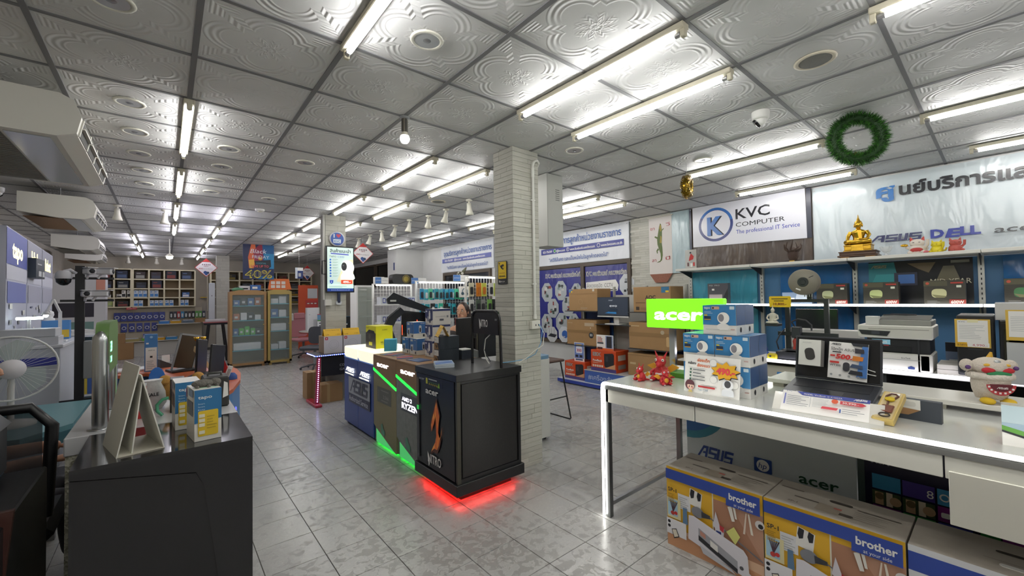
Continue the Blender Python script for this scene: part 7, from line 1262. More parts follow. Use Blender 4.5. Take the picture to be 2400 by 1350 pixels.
t = T('figure_standee', 'small blue and white standee beside the bear cushion', 'standee', (-.04, 3.45, .9003)); P('base', MB(mt('2f62b0', .4)).lathe([(.03,0),(.03,.006),(0,.007)], n=14), t); P('cutout', MB(mt('2f6ab8', .4)).prism(arc(0,.10,.04,0,2*PI,14,.075)[:-1], 'y', -.003, .003), t)
# ---------------------------------------------------------------- orange curved desk
od = T('curved_desk', 'orange topped curved desk with a blue printed front', 'desk', (0, 0, 0)); out = [(.20,3.66),(.31,3.72),(.42,4.02),(.52,4.45),(.57,4.85),(.575,5.2),(.50,5.65),(.30,5.98),(.0,6.12),(-.42,6.15)]; inn = [(-.42,5.55),(-.15,5.52),(.0,5.3),(.02,4.9),(-.02,4.3),(-.06,3.66)]
P('desk_top', MB(mt('c0623c', .4)).prism(out+inn, 'z', .75, .78), od)
m = MB(mt('3f78b0', .35)); o2 = [(a*.985, b_) for a, b_ in out]
for k in range(len(o2)-1): m.add([(*o2[k],.02),(*o2[k+1],.02),(*o2[k+1],.75),(*o2[k],.75)], [(3,2,1,0)]); 
P('front_panel', m, od); m = MB(mt('b8c4d0', .4))
for k in range(len(o2)-1): q = [(a*1.003+.002, b_) for a, b_ in (o2[k], o2[k+1])]; m.add([(*q[0],.02),(*q[1],.02),(*q[1],.35),(*q[0],.35)], [(3,2,1,0)])
P('lower_panel', m, od); P('plinth', MB(INK).prism([(a*.93, b_) for a, b_ in out]+[(a+.03, b_) for a, b_ in inn], 'z', 0, .02), od)
for x, y in ((.0,3.8),(.0,5.4),(-.36,5.9)): P('leg', MB(GREY).cyl((x+.04,y,.02),(x+.04,y,.75),.02,n=8), od)
P('light_stripe', MB(mt('5a5aff', .4, e=2.0)).box(.452,.458,4.14,4.17,.3,.6), od)
t = T('hp_standee', 'blue and white hp leaflet box standing on the curved desk', 'leaflet box', (-.16, 5.62, .7802), .1); P('box', MB(mt('3f78b4', .4)).rbox(0,.10,0,.05,0,.38,.002), t); f = Face((0,-.0005,0), UX, UZ); f.rect(.006,.01,.088,.235,PAPER); f.disc(.05,.35,.012,mt('9ac0e0',.4)); f.text(.05,.21,.012,'WiFi 6',INK,.05,'C'); f.rect(.04,.14,.02,.02,INK); f.lines(.015,.03,.07,.09,5,LGREY); f.rect(.01,.28,.02,.015,WHITE); f.done(t,'front_print')
t = T('tilted_laptop', 'open laptop standing on edge with a brown screen and silver keyboard rail', 'laptop', (.12, 5.45, .7802), .25); M = Matrix.Rotation(.22, 4, 'Y'); P('screen', MB(mt('4a3c30', .3)).rbox(-.07,.09,-.006,.006,.03,.36,.004).xf(M), t); P('frame', MB(mt('8d9094', .4)).box(-.085,-.07,-.01,.01,.0,.38).box(.09,.105,-.01,.01,.0,.38).box(-.085,.105,-.01,.01,.36,.38).xf(M), t); P('base', MB(mt('232428', .4)).rbox(-.10,.12,-.12,.10,0,.02,.004), t)
def slabobj(name, label, cat, loc, rz, w_, th, h_, lean, m, extra=None):
    t = T(name, label, cat, loc, rz); P('panel', MB(m).rbox(-w_/2,w_/2,-th/2,th/2,0,h_,.004).xf(Matrix.Rotation(lean, 4, 'Y')), t); P('foot', MB(INK).rbox(-w_/2-.02,w_/2+.02,-.06,.06,0,.012,.003), t); return t
slabobj('folded_laptop', 'black laptop standing open on edge, left one on the curved desk', 'laptop', (.26, 5.0, .7802), 1.2, .24, .02, .34, .12, mt('1b1b1e', .35)); slabobj('folded_laptop', 'black laptop standing open on edge, right one by the red card', 'laptop', (.36, 4.75, .7802), 1.0, .22, .02, .30, .15, mt('202024', .35))
t = T('red_card', 'red promotional card leaning on the curved desk', 'card', (.42, 4.9, .7802), -.3); P('card', MB(mt('b0262a', .45)).prism([(-.06,0),(.07,0),(.0,.2),(-.05,.18)], 'y', -.003, .003), t); P('strut', MB(mt('d8d4c8', .5)).prism([(-.02,0),(.0,0),(-.03,.15)], 'y', .003, .03), t)
S('remote_control', 'white remote control leaning at the edge of the curved desk', 'remote', MB(mt('d0d2d2', .4)).rbox(-.018,.018,-.008,.008,0,.14,.004).use(GREY).box(-.012,.012,-.0095,-.008,.03,.11), (.40, 4.42, .7815), 0, None, (0,.35,.2))
S('blue_hat', 'small blue hat on the edge of the curved desk', 'hat', MB(mt('24478c', .6)).lathe([(.045,0),(.043,.03),(.025,.055),(0,.06)], n=12).prism([(-.02,.0),(.02,0),(.02,.06),(-.02,.06)], 'z', 0, .006).xf(Matrix.Identity(4)), (.46, 4.52, .7805))
t = T('trophy', 'gold cup trophy ornament on a tall stand on the curved desk', 'trophy', (.27, 5.32, .7802)); P('stand', MB(mt('d6d2c0', .4)).cyl((0,0,0),(0,0,.30),.01,n=8), t); P('foot', MB(INK).lathe([(.04,0),(.04,.012),(0,.014)], n=12), t)
for x in (-.025, .03): P('cup', MB(GOLD).lathe([(.008,.30),(.022,.32),(.026,.345),(.024,.345)], (x,0,.0), 12), t)
S('wooden_paddle', 'pale wooden paddle leaning against the black laptops', 'paddle', MB(mt('c9b48a', .6)).prism([(-.012,0),(.012,0),(.02,.18),(.03,.26),(0,.30),(-.03,.26),(-.02,.18)], 'y', -.005, .005), (.36, 5.25, .7815), .3, None, (0,-.5,.3))
S('white_tray', 'flat white document tray at the back of the curved desk', 'tray', MB(mt('d6d6d8', .4)).rbox(-.2,.2,-.12,.12,0,.02,.004), (-.30, 5.85, .7803), .15); t = T('desk_phone', 'black card terminal on the back of the curved desk', 'terminal', (.0, 5.9, .7803), .3); P('body', MB(mt('3a3a3c', .5)).prism([(-.06,0),(.06,0),(.06,.02),(-.06,.09)], 'y', -.05, .05), t); P('paper', MB(PAPER).box(-.03,.04,.0,.003,.05,.13), t)
S('yellow_tray', 'small yellow tray on the curved desk', 'tray', MB(mt('a88a2c', .5)).rbox(-.07,.07,-.05,.05,0,.025,.006), (.17, 5.72, .7803), .2)
# ---------------------------------------------------------------- far left desk, chair, printer, fan, person
td = T('teal_desk', 'teal topped desk at the left edge', 'desk', (-1.25, 3.70, 0)); P('desk_top', MB(mt('5f8a92', .35)).prism([(0,0),(.62,-.1),(.80,.15),(.80,1.0),(0,1.05)], 'z', .69, .72), td); P('edge_band', MB(mt('3f6670', .4)).prism([(.6,-.095),(.62,-.105),(.81,.15),(.81,1.0),(.79,1.0),(.79,.16)], 'z', .62, .69), td)
for x, y in ((.1,.05),(.7,.2),(.1,.95),(.7,.92)): P('leg', MB(GREY).box(x-.02,x+.02,y-.02,y+.02,0,.69), td)
pd = T('printer_stand', 'black cabinet with red stripes at the bottom left edge', 'cabinet', (-1.10, 1.90, 0)); P('body', MB(mt('141416', .3)).rbox(0,.72,.0,.72,0,.80,.006), pd); P('top', MB(mt('2a4a58', .4)).box(-.01,.60,-.005,.73,.80,.82), pd); f = Face((.0,-.0015,0), UX, UZ)
for q in range(8): f.poly([(.44,.10+q*.062),(.68,.25+q*.062),(.68,.285+q*.062),(.44,.135+q*.062)],mt('c02e28',.4))
f.done(pd,'stripe_print'); P('side_trim', MB(mt('3a1e18', .3)).prism([(0,0),(.04,0),(.07,.5),(.10,.84),(.06,.84),(.03,.5)], 'y', .1, .12).xf(Matrix.Translation((.64,0,0))), pd)
t = T('laser_printer', 'black laser printer with paper on top at the left edge', 'printer', (-.88, 2.17, .8203)); P('body', MB(mt('37383b', .5)).rbox(0,.40,0,.40,0,.19,.012), t); P('lid', MB(mt('4a4b4e', .45)).prism([(0,.19),(.41,.19),(.36,.25),(0,.26)], 'y', .0, .40), t); P('paper', MB(PAPER).box(.06,.30,.06,.3,.254,.262), t); P('tray_slot', MB(mt('151517', .5)).box(.05,.30,-.004,.02,.02,.07), t); P('side_latch', MB(INK).box(.396,.402,.1,.2,.10,.11), t)
t = T('mesh_chair', 'black office chair with an open mesh back by the teal desk', 'chair', (-.62, 2.98, 0), PI); P('seat', MB(BLACK).rbox(-.24,.24,-.24,.24,.42,.49,.03), t); P('back_frame', MB(BLACK).tube([(-.22,.24,.55),(-.24,.27,.95),(-.18,.29,1.04),(.18,.29,1.04),(.24,.27,.95),(.22,.24,.55)], .022, 8), t); P('mesh', MB(mt('3c3e42', .6, a=.6)).box(-.21,.21,.262,.268,.58,1.02), t); P('column', MB(GREY).cyl((0,0,.08),(0,0,.42),.03), t)
for q in range(5): P('leg', MB(INK).tube([(0,0,.1),(.28*math.cos(q*1.257),.28*math.sin(q*1.257),.03)], .02, 6), t)
t = T('standing_fan', 'white fan with a translucent round guard at the left edge', 'fan', (-.74, 4.02, .72), .2); P('base', MB(mt('c9c9c8', .4)).lathe([(.11,0),(.11,.02),(.03,.04)], n=18), t); P('neck', MB(mt('c9c9c8', .4)).cyl((0,.05,.02),(0,.05,.36),.016), t)
P('motor', MB(mt('c4c6c8', .4)).lathe([(.05,.03),(.055,.08),(.03,.14),(0,.145)], (0,0,.36), 14, 'y'), t); P('guard_ring', MB(mt('d0d2d2', .4)).tube([(.20*math.cos(a*PI/16),0,.36+.20*math.sin(a*PI/16)) for a in range(32)], .006, 6, True), t); P('badge', MB(mt('d6d4da', .4)).lathe([(0,-.05),(.06,-.048),(.062,-.04),(0,-.04)], (0,0,.36), 20, 'y'), t)
for a in range(3): P('blade', MB(mt('b8c4c4', .15, a=.55)).prism([(-.02,.03),(.02,.03),(.10,.15),(.02,.18),(-.06,.13)], 'y', -.004, .004).xf(Matrix.Translation((0,0,.36)) @ Matrix.Rotation(a*2*PI/3, 4, 'Y')), t)
m = MB(mt('c9cccc', .4))
for a in range(40): c, s_ = math.cos(a*PI/20), math.sin(a*PI/20); m.tube([(.055*c,-.045,.36+.055*s_),(.15*c,-.035,.36+.15*s_),(.2*c,0,.36+.2*s_)], .0012, 3)
P('guard_wires', m, t, kind='stuff')
pt2, hd2 = seated('person', 'person at the left edge, partly out of frame, facing right', (-.775, 3.36, -.065), PI/2, mt('3a4048', .8)); P('hair', MB(HAIR).ball((0,.02,1.245), (.08,.088,.10), 16, 10), hd2)
S('desk_stool', 'plain black stool under the person at the left edge', 'stool', MB(BLACK).lathe([(.02,0),(.16,.005),(.16,.02),(.03,.03),(.03,.34),(.15,.35),(.15,.372),(0,.374)], n=16), (-.775, 3.36, 0))
# ---------------------------------------------------------------- camera pole and left displays
t = T('camera_pole', 'black display pole on a grey cabinet carrying sample cameras', 'display pole', (-.585, 5.3, 0)); P('pole', MB(mt('1d1e24', .4)).box(-.03,.03,-.02,.02,.02,1.82), t); P('foot', MB(BLACK).box(-.2,.2,-.2,.2,0,.02), t); P('cabinet', MB(mt('7d8084', .5)).rbox(.03,.13,-.06,.06,.82,1.15,.004), t)
for z in (.62, 1.5, 1.7): P('cross_arm', MB(mt('1d1e24', .4)).box(-.12,.22,-.015,-.005 if z > 1 else .005,z,z+.02), t)
def bullet(loc, rz, label, L=.12):
    t = T('bullet_camera', label, 'security camera', loc, rz, 'white cameras on the display pole'); CW = mt('c9c9d0', .4); P('housing', MB(CW).rbox(-.03,.03,-L/2,L/2,-.028,.028,.01), t); P('visor', MB(CW).box(-.034,.034,-L/2-.02,L/2-.02,.028,.034), t); P('lens', MB(INK).lathe([(0,-L/2-.002),(.02,-L/2-.001),(.02,-L/2+.004)], (0,0,0), 12, 'y'), t); P('bracket', MB(CW).cyl((0,.03,-.028),(.0,.05,-.062),.010,n=8), t)
bullet((-.52,5.22,1.77), .4, 'white bullet camera at the top of the display pole'); bullet((-.42,5.22,1.77), 1.2, 'white bullet camera at the right end of the top arm'); bullet((-.54,5.22,1.57), .2, 'white box camera on the lower arm of the display pole'); bullet((-.45,5.22,1.57), 1.4, 'white bullet camera at the right end of the lower arm')
t = T('dome_camera', 'white and black speed dome camera left of the display pole', 'security camera', (-.68, 5.25, 1.722), 0, 'white turret cameras'); P('housing', MB(mt('c4c4cc', .4)).lathe([(.035,.05),(.05,.03),(.055,-.01),(.05,-.02)], n=16), t); P('dome', MB(mt('17181c', .1)).lathe([(.05,-.02),(.046,-.05),(.025,-.075),(0,-.08)], n=16), t); P('arm', MB(mt('c4c4cc', .4)).tube([(0,.0,.045),(.04,0,.06),(.075,.02,.03)], .012, 6), t)
# left display panels
PW_ = mt('b9bccb', .5); hdr = [mt('4a56a0', .5), mt('8f91a0', .5), mt('8f91a0', .5)]; a0 = math.atan2(-.19, 3.33)
lp = T('brand_wall', 'white product display wall of three panels with glowing headings', 'display wall', (-1.10, 5.74, 0), 0); lp.rotation_euler = (0,0,.057)
for k, (txt, c) in enumerate((('tapo', 0), ('Hub', 1), ('Robot', 2))):
    y0 = .03+k*1.12; b = P('panel', MB(PW_).box(-.06,0,y0,y0+1.08,.05,2.20), lp); f = Face((.0015,y0,0), UY, UZ); f.rect(0,1.86,1.08,.33,hdr[k]); f.rect(0,1.72,1.08,.13,mt('c6c8d4',.5)); f.rect(.05,1.5,.98,.2,mt('6f78b0' if k == 0 else 'a2a4b4',.5)); f.text(.54,1.94,.16,txt,mt('fff09a',.4,e=2.4),.55,'C',.03)
    Rr = random.Random(k)
    for q in range(22): f.rect(.05+Rr.random()*.85, .5+Rr.random()*.95, Rr.uniform(.03,.14), Rr.uniform(.015,.05), Rr.choice([GREY,LGREY,mt('6a6e88',.5),WHITE]))
    f.done(b,'panel_print')
P('plinth', MB(GREY).box(-.08,.02,0,3.4,0,.05), lp)
S('end_panel', 'plain grey blue end panel at the far left picture edge', 'panel', MB(mt('8f949e', .5)).box(-.04,0,0,.5,0,2.35), (-1.10, 5.05, 0), .05)
t = T('router_box', 'dark boxed router mounted on the brand wall', 'box', (-1.19, 6.9, 1.78), 0); P('carton', MB(mt('2c3640', .4)).rbox(.0,.09,0,.42,0,.22,.003), t); f = Face((.0905,0,0), UY, UZ); f.rect(.05,.15,.2,.012,LGREY); f.rect(.1,.02,.14,.06,LGREY); f.rect(.28,.02,.11,.06,LGREY); f.done(t,'front_print'); P('bracket', MB(GREY).box(-.01,0,.1,.3,.05,.15), t)
lc = T('white_counter', 'white counter in front of the brand wall holding small devices', 'counter', (-1.16, 5.6, 0)); P('body', MB(mt('bfc3cc', .4)).rbox(0,.42,0,1.1,.0,1.08,.005), lc); P('top', MB(mt('d2d4da', .3)).rbox(-.01,.44,-.01,1.12,1.08,1.11,.004), lc); P('sign_strip', MB(mt('3a3f98', .4)).box(.02,.40,-.012,-.001,.93,1.0), lc)
t = T('white_box_stack', 'stack of long white boxes on the white counter', 'boxes', (-1.12, 5.66, 1.1103));
for k in range(2): P('carton', MB(mt('c6c8ce', .4)).rbox(0,.36-.02*k,0,.25,.075*k,.075*k+.073,.003), t)
S('blue_shelf_box', 'blue white and yellow boxes under the lamp on the white counter', 'box', MB(mt('3f78b4', .4)).rbox(0,.20,0,.12,0,.2,.002).use(mt('c9a832', .5)).box(.08,.2,-.001,.0,.02,.1), (-.99, 6.45, 1.1103))
S('white_camera_sample', 'white round camera on top of the blue box', 'security camera', MB(mt('d4d4d6', .4)).lathe([(.05,0),(.05,.02),(.035,.03),(.045,.06),(.04,.09),(.02,.105),(0,.107)], n=16).use(INK).ball((.0,-.03,.08), (.02,.02,.025), 10, 8), (-.95, 6.5, 1.3108))
t = T('desk_lamp', 'white folding desk lamp with a bright bulb on the white counter', 'lamp', (-.80, 6.02, 1.1103)); WL = mt('d0d0d2', .4); P('base', MB(WL).rbox(-.05,.05,-.05,.05,0,.015,.004), t); P('lower_arm', MB(WL).box(-.012,.012,-.008,.008,.01,.30), t); P('upper_arm', MB(WL).tube([(0,0,.29),(-.045,-.01,.42)], .012, 6), t); P('fore_arm', MB(WL).tube([(-.045,-.01,.42),(-.09,-.02,.29)], .012, 6), t); P('lamp_head', MB(WL).lathe([(.02,.03),(.035,0),(.03,0)], (-.092,-.022,.27), 12), t); P('bulb', MB(mt('eaf4ff', .4, e=25)).ball((-.092,-.022,.262), .018, 8, 6), t)
t = T('light_bar', 'short lit LED bar in front of the brand wall', 'lamp', (-1.12, 5.95, 1.1103)); P('tube', MB(mt('dff0e8', .4, e=5)).cyl((.05,0,.24),(.2,.1,.24),.014,n=8), t); P('stand', MB(WL).box(.11,.13,.04,.06,0,.235), t)
ls = T('white_shelf', 'white open shelf with blue boxes beside the display pole', 'shelf', (-.99, 6.8, 0)); P('side_panel', MB(mt('bfc3ca', .4)).box(0,.02,0,.3,0,1.12), ls); P('side_panel', MB(mt('bfc3ca', .4)).box(.43,.45,0,.3,0,1.12), ls); P('back', MB(mt('8fb0bc', .4)).box(.02,.43,.28,.3,0,1.12), ls)
for z in (.05,.42,.78,1.10): P('board', MB(mt('c6cad0', .4)).box(.02,.43,0,.28,z,z+.02), ls)
for k, (x, z, c) in enumerate(((.05,.44,'3a5a9a'),(.2,.44,'c9b040'),(.3,.44,'3a5a9a'),(.05,.8,'d0d2d6'),(.25,.8,'26282c'))): S('shelf_box', ('blue','yellow','second blue','white','black')[k]+' small box on the white open shelf', 'box', MB(mt(c, .4)).rbox(0,.10,0,.15,0,.2,.002), (-.99+x, 6.83, z+.0003))
S('notepad', 'tilted white notepads on top of the white open shelf', 'notepad', MB(mt('c6c6c4', .5)).box(-.1,.1,-.12,.12,0,.03).box(-.08,.11,-.1,.13,.032,.06), (-.78, 6.93, 1.1205), .4)
t = T('white_poster_panel', 'white cupboard with a pink note behind the display pole', 'cupboard', (-1.95, 12.6, 0)); P('body', MB(mt('c6c6c8', .5)).rbox(0,.95,0,.4,0,2.12,.004), t); P('pink_note', MB(mt('c88a78', .5)).box(.8,.94,-.004,-.001,1.7,2.05), t); f = Face((0,-.0015,0), UX, UZ); f.rect(.02,1.2,.75,.3,mt('2c2a34',.4)); f.rect(.02,.85,.75,.25,mt('6a8a84',.4)); f.done(t,'door_print')
# ================================================================= back wall: cubby shelves, hanging packs, glass cabinets
MC = mt('d6cdae', .5); MCB = mt('a08f74', .6)
def cubby(xs, zs, y, D, label):
    t = T('cubby_shelf', label, 'shelf', (0, y, 0), 0, 'cream cubby shelves on the back wall')
    for x in xs: P('divider', MB(MC).box(x-.018,x+.018,0,D,zs[-1],zs[0]), t)
    for z in zs: P('board', MB(MC).box(xs[0],xs[-1],-.004,D,z-.016,z+.016), t)
    P('back_panel', MB(MCB).box(xs[0],xs[-1],D-.02,D,zs[-1],zs[0]), t)
ZS = [2.43, 2.15, 1.883, 1.628, 1.374]
cubby([-1.72,-1.413,-1.081,-.735], ZS, 15.6, .34, 'cream cubby shelf on the back wall, left unit'); cubby([-.70,-.364,-.031,.315,.675], ZS, 15.6, .34, 'cream cubby shelf on the back wall, middle unit'); cubby([1.06,1.40,1.80,2.16,2.50,2.834,3.205,3.535,3.917], ZS, 15.6, .34, 'cream cubby shelf on the back wall behind the glass cabinets')
def cb(x, z, w_, h_, c, label, c2=None):
    t = T('boxed_item', label, 'box', (x, 15.63, z+.0165), 0, 'boxed goods in the cubby shelves'); P('carton', MB(mt(c, .5)).rbox(0,w_,0,.25,0,h_,.003), t)
    f = Face((0,-.0005,0), UX, UZ); m2 = mt(c2 or '8a8c90', .5); f.rect(w_*.1,h_*.1,w_*.8,h_*(.4 if c2 else .12),m2); f.rect(w_*.15,h_*.7,w_*.4,h_*.12,m2); f.done(t,'front_print')
R = random.Random(12); rows = ('top','second','third','bottom'); ncol = ('first','second','third','fourth','fifth','sixth','seventh')
X0 = [-1.413,-1.081,-.70,-.364,-.031,.315]; WD = [.31,.31,.30,.30,.31,.32]
DKB = ['1e2026','24283a','2c1e20','30262a','1c2430']
FILL = {(0,0):.2,(0,1):.22,(0,2):.2,(0,3):.2,(0,4):.24,(0,5):.23,(1,0):.2,(1,1):.2,(1,2):.17,(1,3):.22,(3,1):.15}
for (r, c), h_ in FILL.items():
    cb(X0[c]+.04+.02*(r % 2), ZS[r+1], WD[c]-.08, h_, DKB[(r*3+c) % 5], 'dark boxed component in the %s row, %s cubby from the left' % (rows[r], ncol[c]), ['7a3a34','4a5a7a','8a8a84','3a3e4c'][(r+c) % 4])
for c, n in ((2,3),(3,2)):
    for k in range(n): cb(X0[c]+.02+k*.095, ZS[3], .09, .2, 'c9d0d6', 'blue topped white router box, %s in the third row of the %s cubby' % (ncol[k], ncol[c]), '3f78b4')
cb(X0[5]+.06, ZS[3], .17, .14, '3a5f94', 'blue boxed camera alone in the third row', 'c9ccd2')
for c, n in ((2,2),(3,3),(4,2),(5,2)):
    for k in range(n): cb(X0[c]+.02+k*.10, ZS[4], .09, .17, 'c9d0d6', 'blue topped white router box, %s in the bottom row of the %s cubby' % (ncol[k], ncol[c]), '3f7ab8')
for k, (x, w_, h_) in enumerate(((-1.03,.12,.09),(-.93,.10,.20),(-.82,.09,.20))): cb(x+.0, ZS[3], w_-.015, h_, 'd6d2c8', 'white box with a black oval mark, %s of three' % ncol[k], '2a2a2c')
cb(-1.36, ZS[3], .22, .08, 'd2d0ca', 'long flat white box in the third row'); cb(-1.2, ZS[4], .09, .16, 'b4c47a', 'pale green box in the bottom row'); cb(-1.40, ZS[4], .14, .12, 'c9ccd0', 'white flat boxes in the bottom row left')
X1 = [1.44,1.84,2.2,2.54,2.87,3.24,3.57]
for r in range(4):
    for c in range(7):
        if (r*7+c*3) % 4 != 3: cb(X1[c]+.03, ZS[r+1], .24, R.uniform(.14,.21), ['1e2026','3a2a2c','5a4a24','2a2e36','6a2a2a','26304a'][(r*2+c) % 6], 'boxed component behind the glass cabinets, %s row, %s cubby' % (rows[r], ncol[c]), ['7a6a2a','8a3a3a','5a5c62','a8842a'][(r+c) % 4])
# slat wall with packs
sw = T('slat_wall', 'pale slat wall with hooks below the cubby shelves', 'slat wall', (-1.7, 15.72, 0)); P('panel', MB(mt('b9b09a', .6)).box(0,2.55,.02,.1,.1,1.34), sw)
for z, a, b_ in ((.86,1.5,2.5),(.40,.7,2.4)): P('shelf', MB(mt('cfcbbd', .4)).box(a,b_,-.28,.02,z,z+.02), sw)
P('base', MB(mt('c9c6bc', .5)).box(0,2.55,-.2,.1,0,.38), sw); t = T('red_shelf_sign', 'small red sign strip on the cubby shelf edge', 'sign', (-.83, 15.57, 1.30)); P('strip', MB(mt('a83034', .5)).box(0,.22,0,.006,0,.06), t); f = Face((0,-.0005,0), UX, UZ); f.text(.02,.02,.02,'Cable Net',WHITE,.18); f.done(t,'strip_print')
t = T('blue_shelf_sign', 'small pale blue sign strip on the left cubby shelf edge', 'sign', (-1.62, 15.57, 1.26)); P('strip', MB(mt('8ac0cc', .5)).box(0,.2,0,.006,0,.09), t); f = Face((0,-.0005,0), UX, UZ); f.text(.02,.03,.03,'LAN',WHITE,.14); f.done(t,'strip_print')
for r, (z, n, x0) in enumerate(((1.22,8,-1.02),(.92,5,-.88))):
    for k in range(n): pack(x0+k*.135 if r == 0 else x0+k*.16, 15.70, z, .125, .24, '3a4488', 'd8d8d2', 'bagged white network cable in the %s row, %s from the left' % (('upper','lower')[r], ON[k]), 'bagged cables on the slat wall', True)
for k, c in enumerate(('2a2c34','3a3e48','b0383c','3a86b0','2c3a44','4a3a3a','26282c','5a9a4a','5a9a4a','3a4250')): pack(.13+k*.085, 15.70, 1.22, .075, .2, c, 'd0d2cc', 'coloured accessory pack on the right of the slat wall, %s from the left' % ON[k], 'coloured packs on the slat wall')
def bin_(x, z, w_, c, label, y=15.5):
    t = T('storage_bin', label, 'bin', (x, y, z+.0205), 0, 'coloured storage bins'); P('bin', MB(mt(c, .45)).prism([(0,0),(w_,0),(w_+.015,.085),(w_-.0,.085),(w_-.012,.012),(.012,.012),(.0,.085),(-.015,.085)], 'y', 0, .16), t); P('front', MB(mt(c, .45)).prism([(0,0),(w_,0),(w_+.012,.07),(-.012,.07)], 'y', -.008, 0), t)
    P('contents', MB(mt('c9ccd0', .5, v=.3, bs=40, bd=.8)).box(.02,w_-.02,.01,.15,.02,.09), t, kind='stuff')
bin_(-.14, .86, .22, '3a78b8', 'blue storage bin on the upper slat wall shelf'); bin_(.12, .86, .22, 'c9981c', 'yellow storage bin on the upper slat wall shelf'); bin_(.38, .86, .26, '5f6f7c', 'grey storage bin on the upper slat wall shelf')
bin_(-.94, .40, .38, 'a89a64', 'wide khaki storage bin on the lower slat wall shelf'); bin_(-.5, .40, .22, '6aa83c', 'lime storage bin on the lower slat wall shelf'); bin_(-.24, .40, .22, 'c9981c', 'yellow storage bin on the lower slat wall shelf'); bin_(.02, .40, .24, '3a86b8', 'blue storage bin on the lower slat wall shelf')
S('cable_bag', 'bag of cables standing in the lime bin', 'package', MB(mt('4a5aa8', .4)).box(0,.18,0,.05,0,.1).use(mt('d0d2d4', .4)).box(.01,.17,-.002,.0,.0,.06), (-.48, 15.56, .5125)); S('brown_box', 'open brown box on the upper slat wall shelf end', 'box', MB(CARD).rbox(0,.26,0,.2,0,.13,.003), (.68, 15.5, .881)) ; S('brown_box', 'brown cardboard box on the floor left of the slat wall', 'box', MB(CARD).rbox(0,.5,0,.35,0,.42,.004), (-1.15, 14.9, 0)); S('brown_box', 'smaller brown cardboard box on top of the floor box', 'box', MB(CARD).rbox(0,.3,0,.3,0,.26,.004), (-1.12, 14.92, .421))
# glass cabinets
def glasscab(x0, x1, zt, shelves, wood, label, items):
    t = T('glass_cabinet', label, 'cabinet', (x0, 11.0, 0), 0, 'wooden glass display cabinets'); W = x1-x0; wm = mt(wood, .45)
    for x in (0, W-.05): P('stile', MB(wm).box(x,x+.05,0,.03,.05,zt), t)
    P('side_panel', MB(wm).box(0,.02,.03,.40,.05,zt), t); P('side_panel', MB(wm).box(W-.02,W,.03,.40,.05,zt), t); P('back_panel', MB(mt('7a6a3c', .6)).box(.02,W-.02,.385,.40,.05,zt), t); P('crown', MB(wm).prism([(0,zt),(W,zt),(W,zt+.02),(W*.75,zt+.06),(W*.25,zt+.06),(0,zt+.02)], 'y', 0, .40), t); P('bottom_rail', MB(wm).box(0,W,0,.40,.05,.10), t); P('top_rail', MB(wm).box(.05,W-.05,0,.03,zt-.05,zt), t)
    for z in shelves: P('glass_shelf', MB(mt('4fa0b0', .1, a=.85)).box(.02,W-.02,.04,.38,z,z+.02), t)
    P('glass_door', MB(mt('c9d6d2', .02, a=.14)).box(.05,W-.05,.012,.018,.10,zt-.05), t); P('knob', MB(mt('c9b46a', .3, .7)).ball((W-.065,-.006,.95), .012, 8, 6), t)
    for x in (.03, W-.09): P('foot', MB(wm).box(x,x+.06,.03,.1,0,.05), t)
    for k, (z, cols) in enumerate(items):
        n = len(cols); R = random.Random(k+int(x0*10))
        for q, c in enumerate(cols):
            w_ = (W-.16)/n; h_ = R.uniform(.10,.2); S('cabinet_item', '%s box inside the %s glass cabinet, %s shelf, %s from the left' % (c[1], 'wide' if W > .6 else 'narrow', ('lowest','second','third','fourth')[k], ncol[q]), 'box', MB(mt(c[0], .45)).rbox(0,w_-.02,0,.2,0,h_,.003).use(mt('c9ccd0', .5)).box((w_-.02)*.2,(w_-.02)*.7,-.001,0,h_*.3,h_*.6), (x0+.08+q*w_, 11.1, z+.0205))
gr, wh, bk, bl, og = ('4aa83c','green'), ('d0d2d4','white'), ('26282c','black'), ('2f5f9a','blue'), ('a8603a','orange')
glasscab(1.085, 1.795, 1.68, [.365,.703,1.041,1.371], '96744a', 'wide wooden glass cabinet under the sale poster', [(.365,[wh]),(.703,[bl,gr,gr,gr,bk]),(1.041,[og,wh,bk,wh]),(1.371,[bl,bk,bl,og])]); glasscab(1.82, 2.32, 1.69, [.333,.764,1.085,1.407], 'a08a4c', 'narrow wooden glass cabinet beside the wide one', [(.333,[wh,wh]),(.764,[wh]),(1.085,[bl,wh]),(1.407,[wh,wh])])
t = T('orange_price_board', 'orange framed price board on top of the narrow cabinet', 'sign', (1.92, 11.1, 1.752)); P('board', MB(mt('cf6a30', .5)).prism([(-.08,0),(.42,0),(.36,.26),(-.04,.26)], 'y', 0, .012), t); f = Face((0,-.0005,0), UX, UZ); [f.rect(-.02+q*.11,.04+.09*r,.085,.07,mt('d6cfc8',.5)) for q in range(3) for r in range(2)]; f.done(t,'board_print')
t = T('printer_model', 'small blue and white boxed printer on the wide cabinet', 'box', (1.50, 11.12, 1.742)); P('carton', MB(mt('2f5fa0', .4)).box(0,.2,0,.15,0,.12), t); f = Face((0,-.0005,0), UX, UZ); f.rect(.03,.03,.1,.05,WHITE); f.done(t,'front_print')
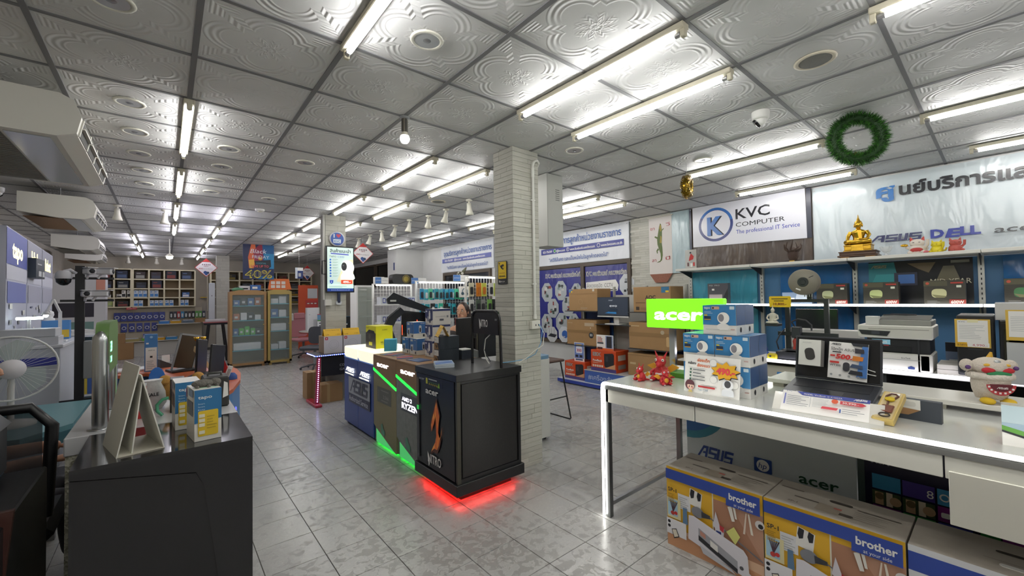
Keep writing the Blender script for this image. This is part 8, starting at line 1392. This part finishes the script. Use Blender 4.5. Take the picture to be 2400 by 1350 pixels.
t = T('green_pouch', 'green pouch on top of the wide cabinet left end', 'pouch', (1.17, 11.15, 1.702)); P('pouch', MB(mt('4a7a5a', .6)).ball((.08,0,.05), (.12,.06,.05)), t); P('strap', MB(INK).tube([(0,0,.05),(.08,0,.12),(.16,0,.05)], .006, 5), t)
S('white_flat_carton', 'white carton with dark print on top of the wide cabinet', 'box', MB(mt('c9cacc', .4)).rbox(0,.2,0,.12,0,.1,.002).use(INK).box(.04,.16,-.001,0,.02,.05), (1.29, 11.16, 1.742))
# bar table with tower
t = T('bar_table', 'tall black bar table with a pink top before the back pillar', 'table', (.95, 12.5, 0)); P('table_top', MB(mt('a8686a', .45)).rbox(-.25,.25,-.2,.2,.975,1.0,.004), t); P('apron', MB(INK).box(-.23,.23,-.18,.18,.93,.975), t)
for sx in (-1, 1):
    for sy in (-1, 1): P('leg', MB(mt('1c1c20', .4)).tube([(sx*.14,sy*.13,.94),(sx*.24,sy*.2,.0)], .025, 6), t)
P('foot_rail', MB(mt('1c1c20', .4)).tube([(-.2,-.16,.35),(.2,-.16,.35),(.2,.16,.35),(-.2,.16,.35)], .012, 6, True), t)
t = T('tower_fan', 'slim white tower appliance standing on the bar table', 'appliance', (.86, 12.5, 1.0005)); P('tower', MB(mt('c6cad0', .4)).rbox(-.05,.07,-.06,.06,.06,.95,.01), t); P('base', MB(mt('cfd2d4', .4)).rbox(-.12,.28,-.1,.1,0,.06,.006), t); P('mark', MB(INK).box(.0,.01,-.0615,-.06,.62,.65), t)
S('dark_panel_stack', 'dark flat panels leaning beside the bar table', 'panels', MB(mt('1e1f24', .4)).rbox(0,.03,0,.5,0,1.2,.004).rbox(.05,.08,0,.5,0,1.1,.004), (1.02, 11.5, 0), .1) if False else None
S('light_pipe', 'white conduit on the back wall right of the cubby shelf', 'pipe', MB(mt('c9c4b4', .5)).cyl((0,0,1.2),(0,0,2.79),.02,n=8), (1.0, 15.9, 0))
t = T('yellow_rail', 'small yellow rail with hooks on the back wall', 'rail', (.82, 15.92, 1.62)); P('bar', MB(YEL).box(0,.18,-.03,0,0,.02), t)
for k in range(3): P('hook', MB(GREY).cyl((.03+k*.06,-.02,0),(.03+k*.06,-.02,-.05),.004,n=5), t)
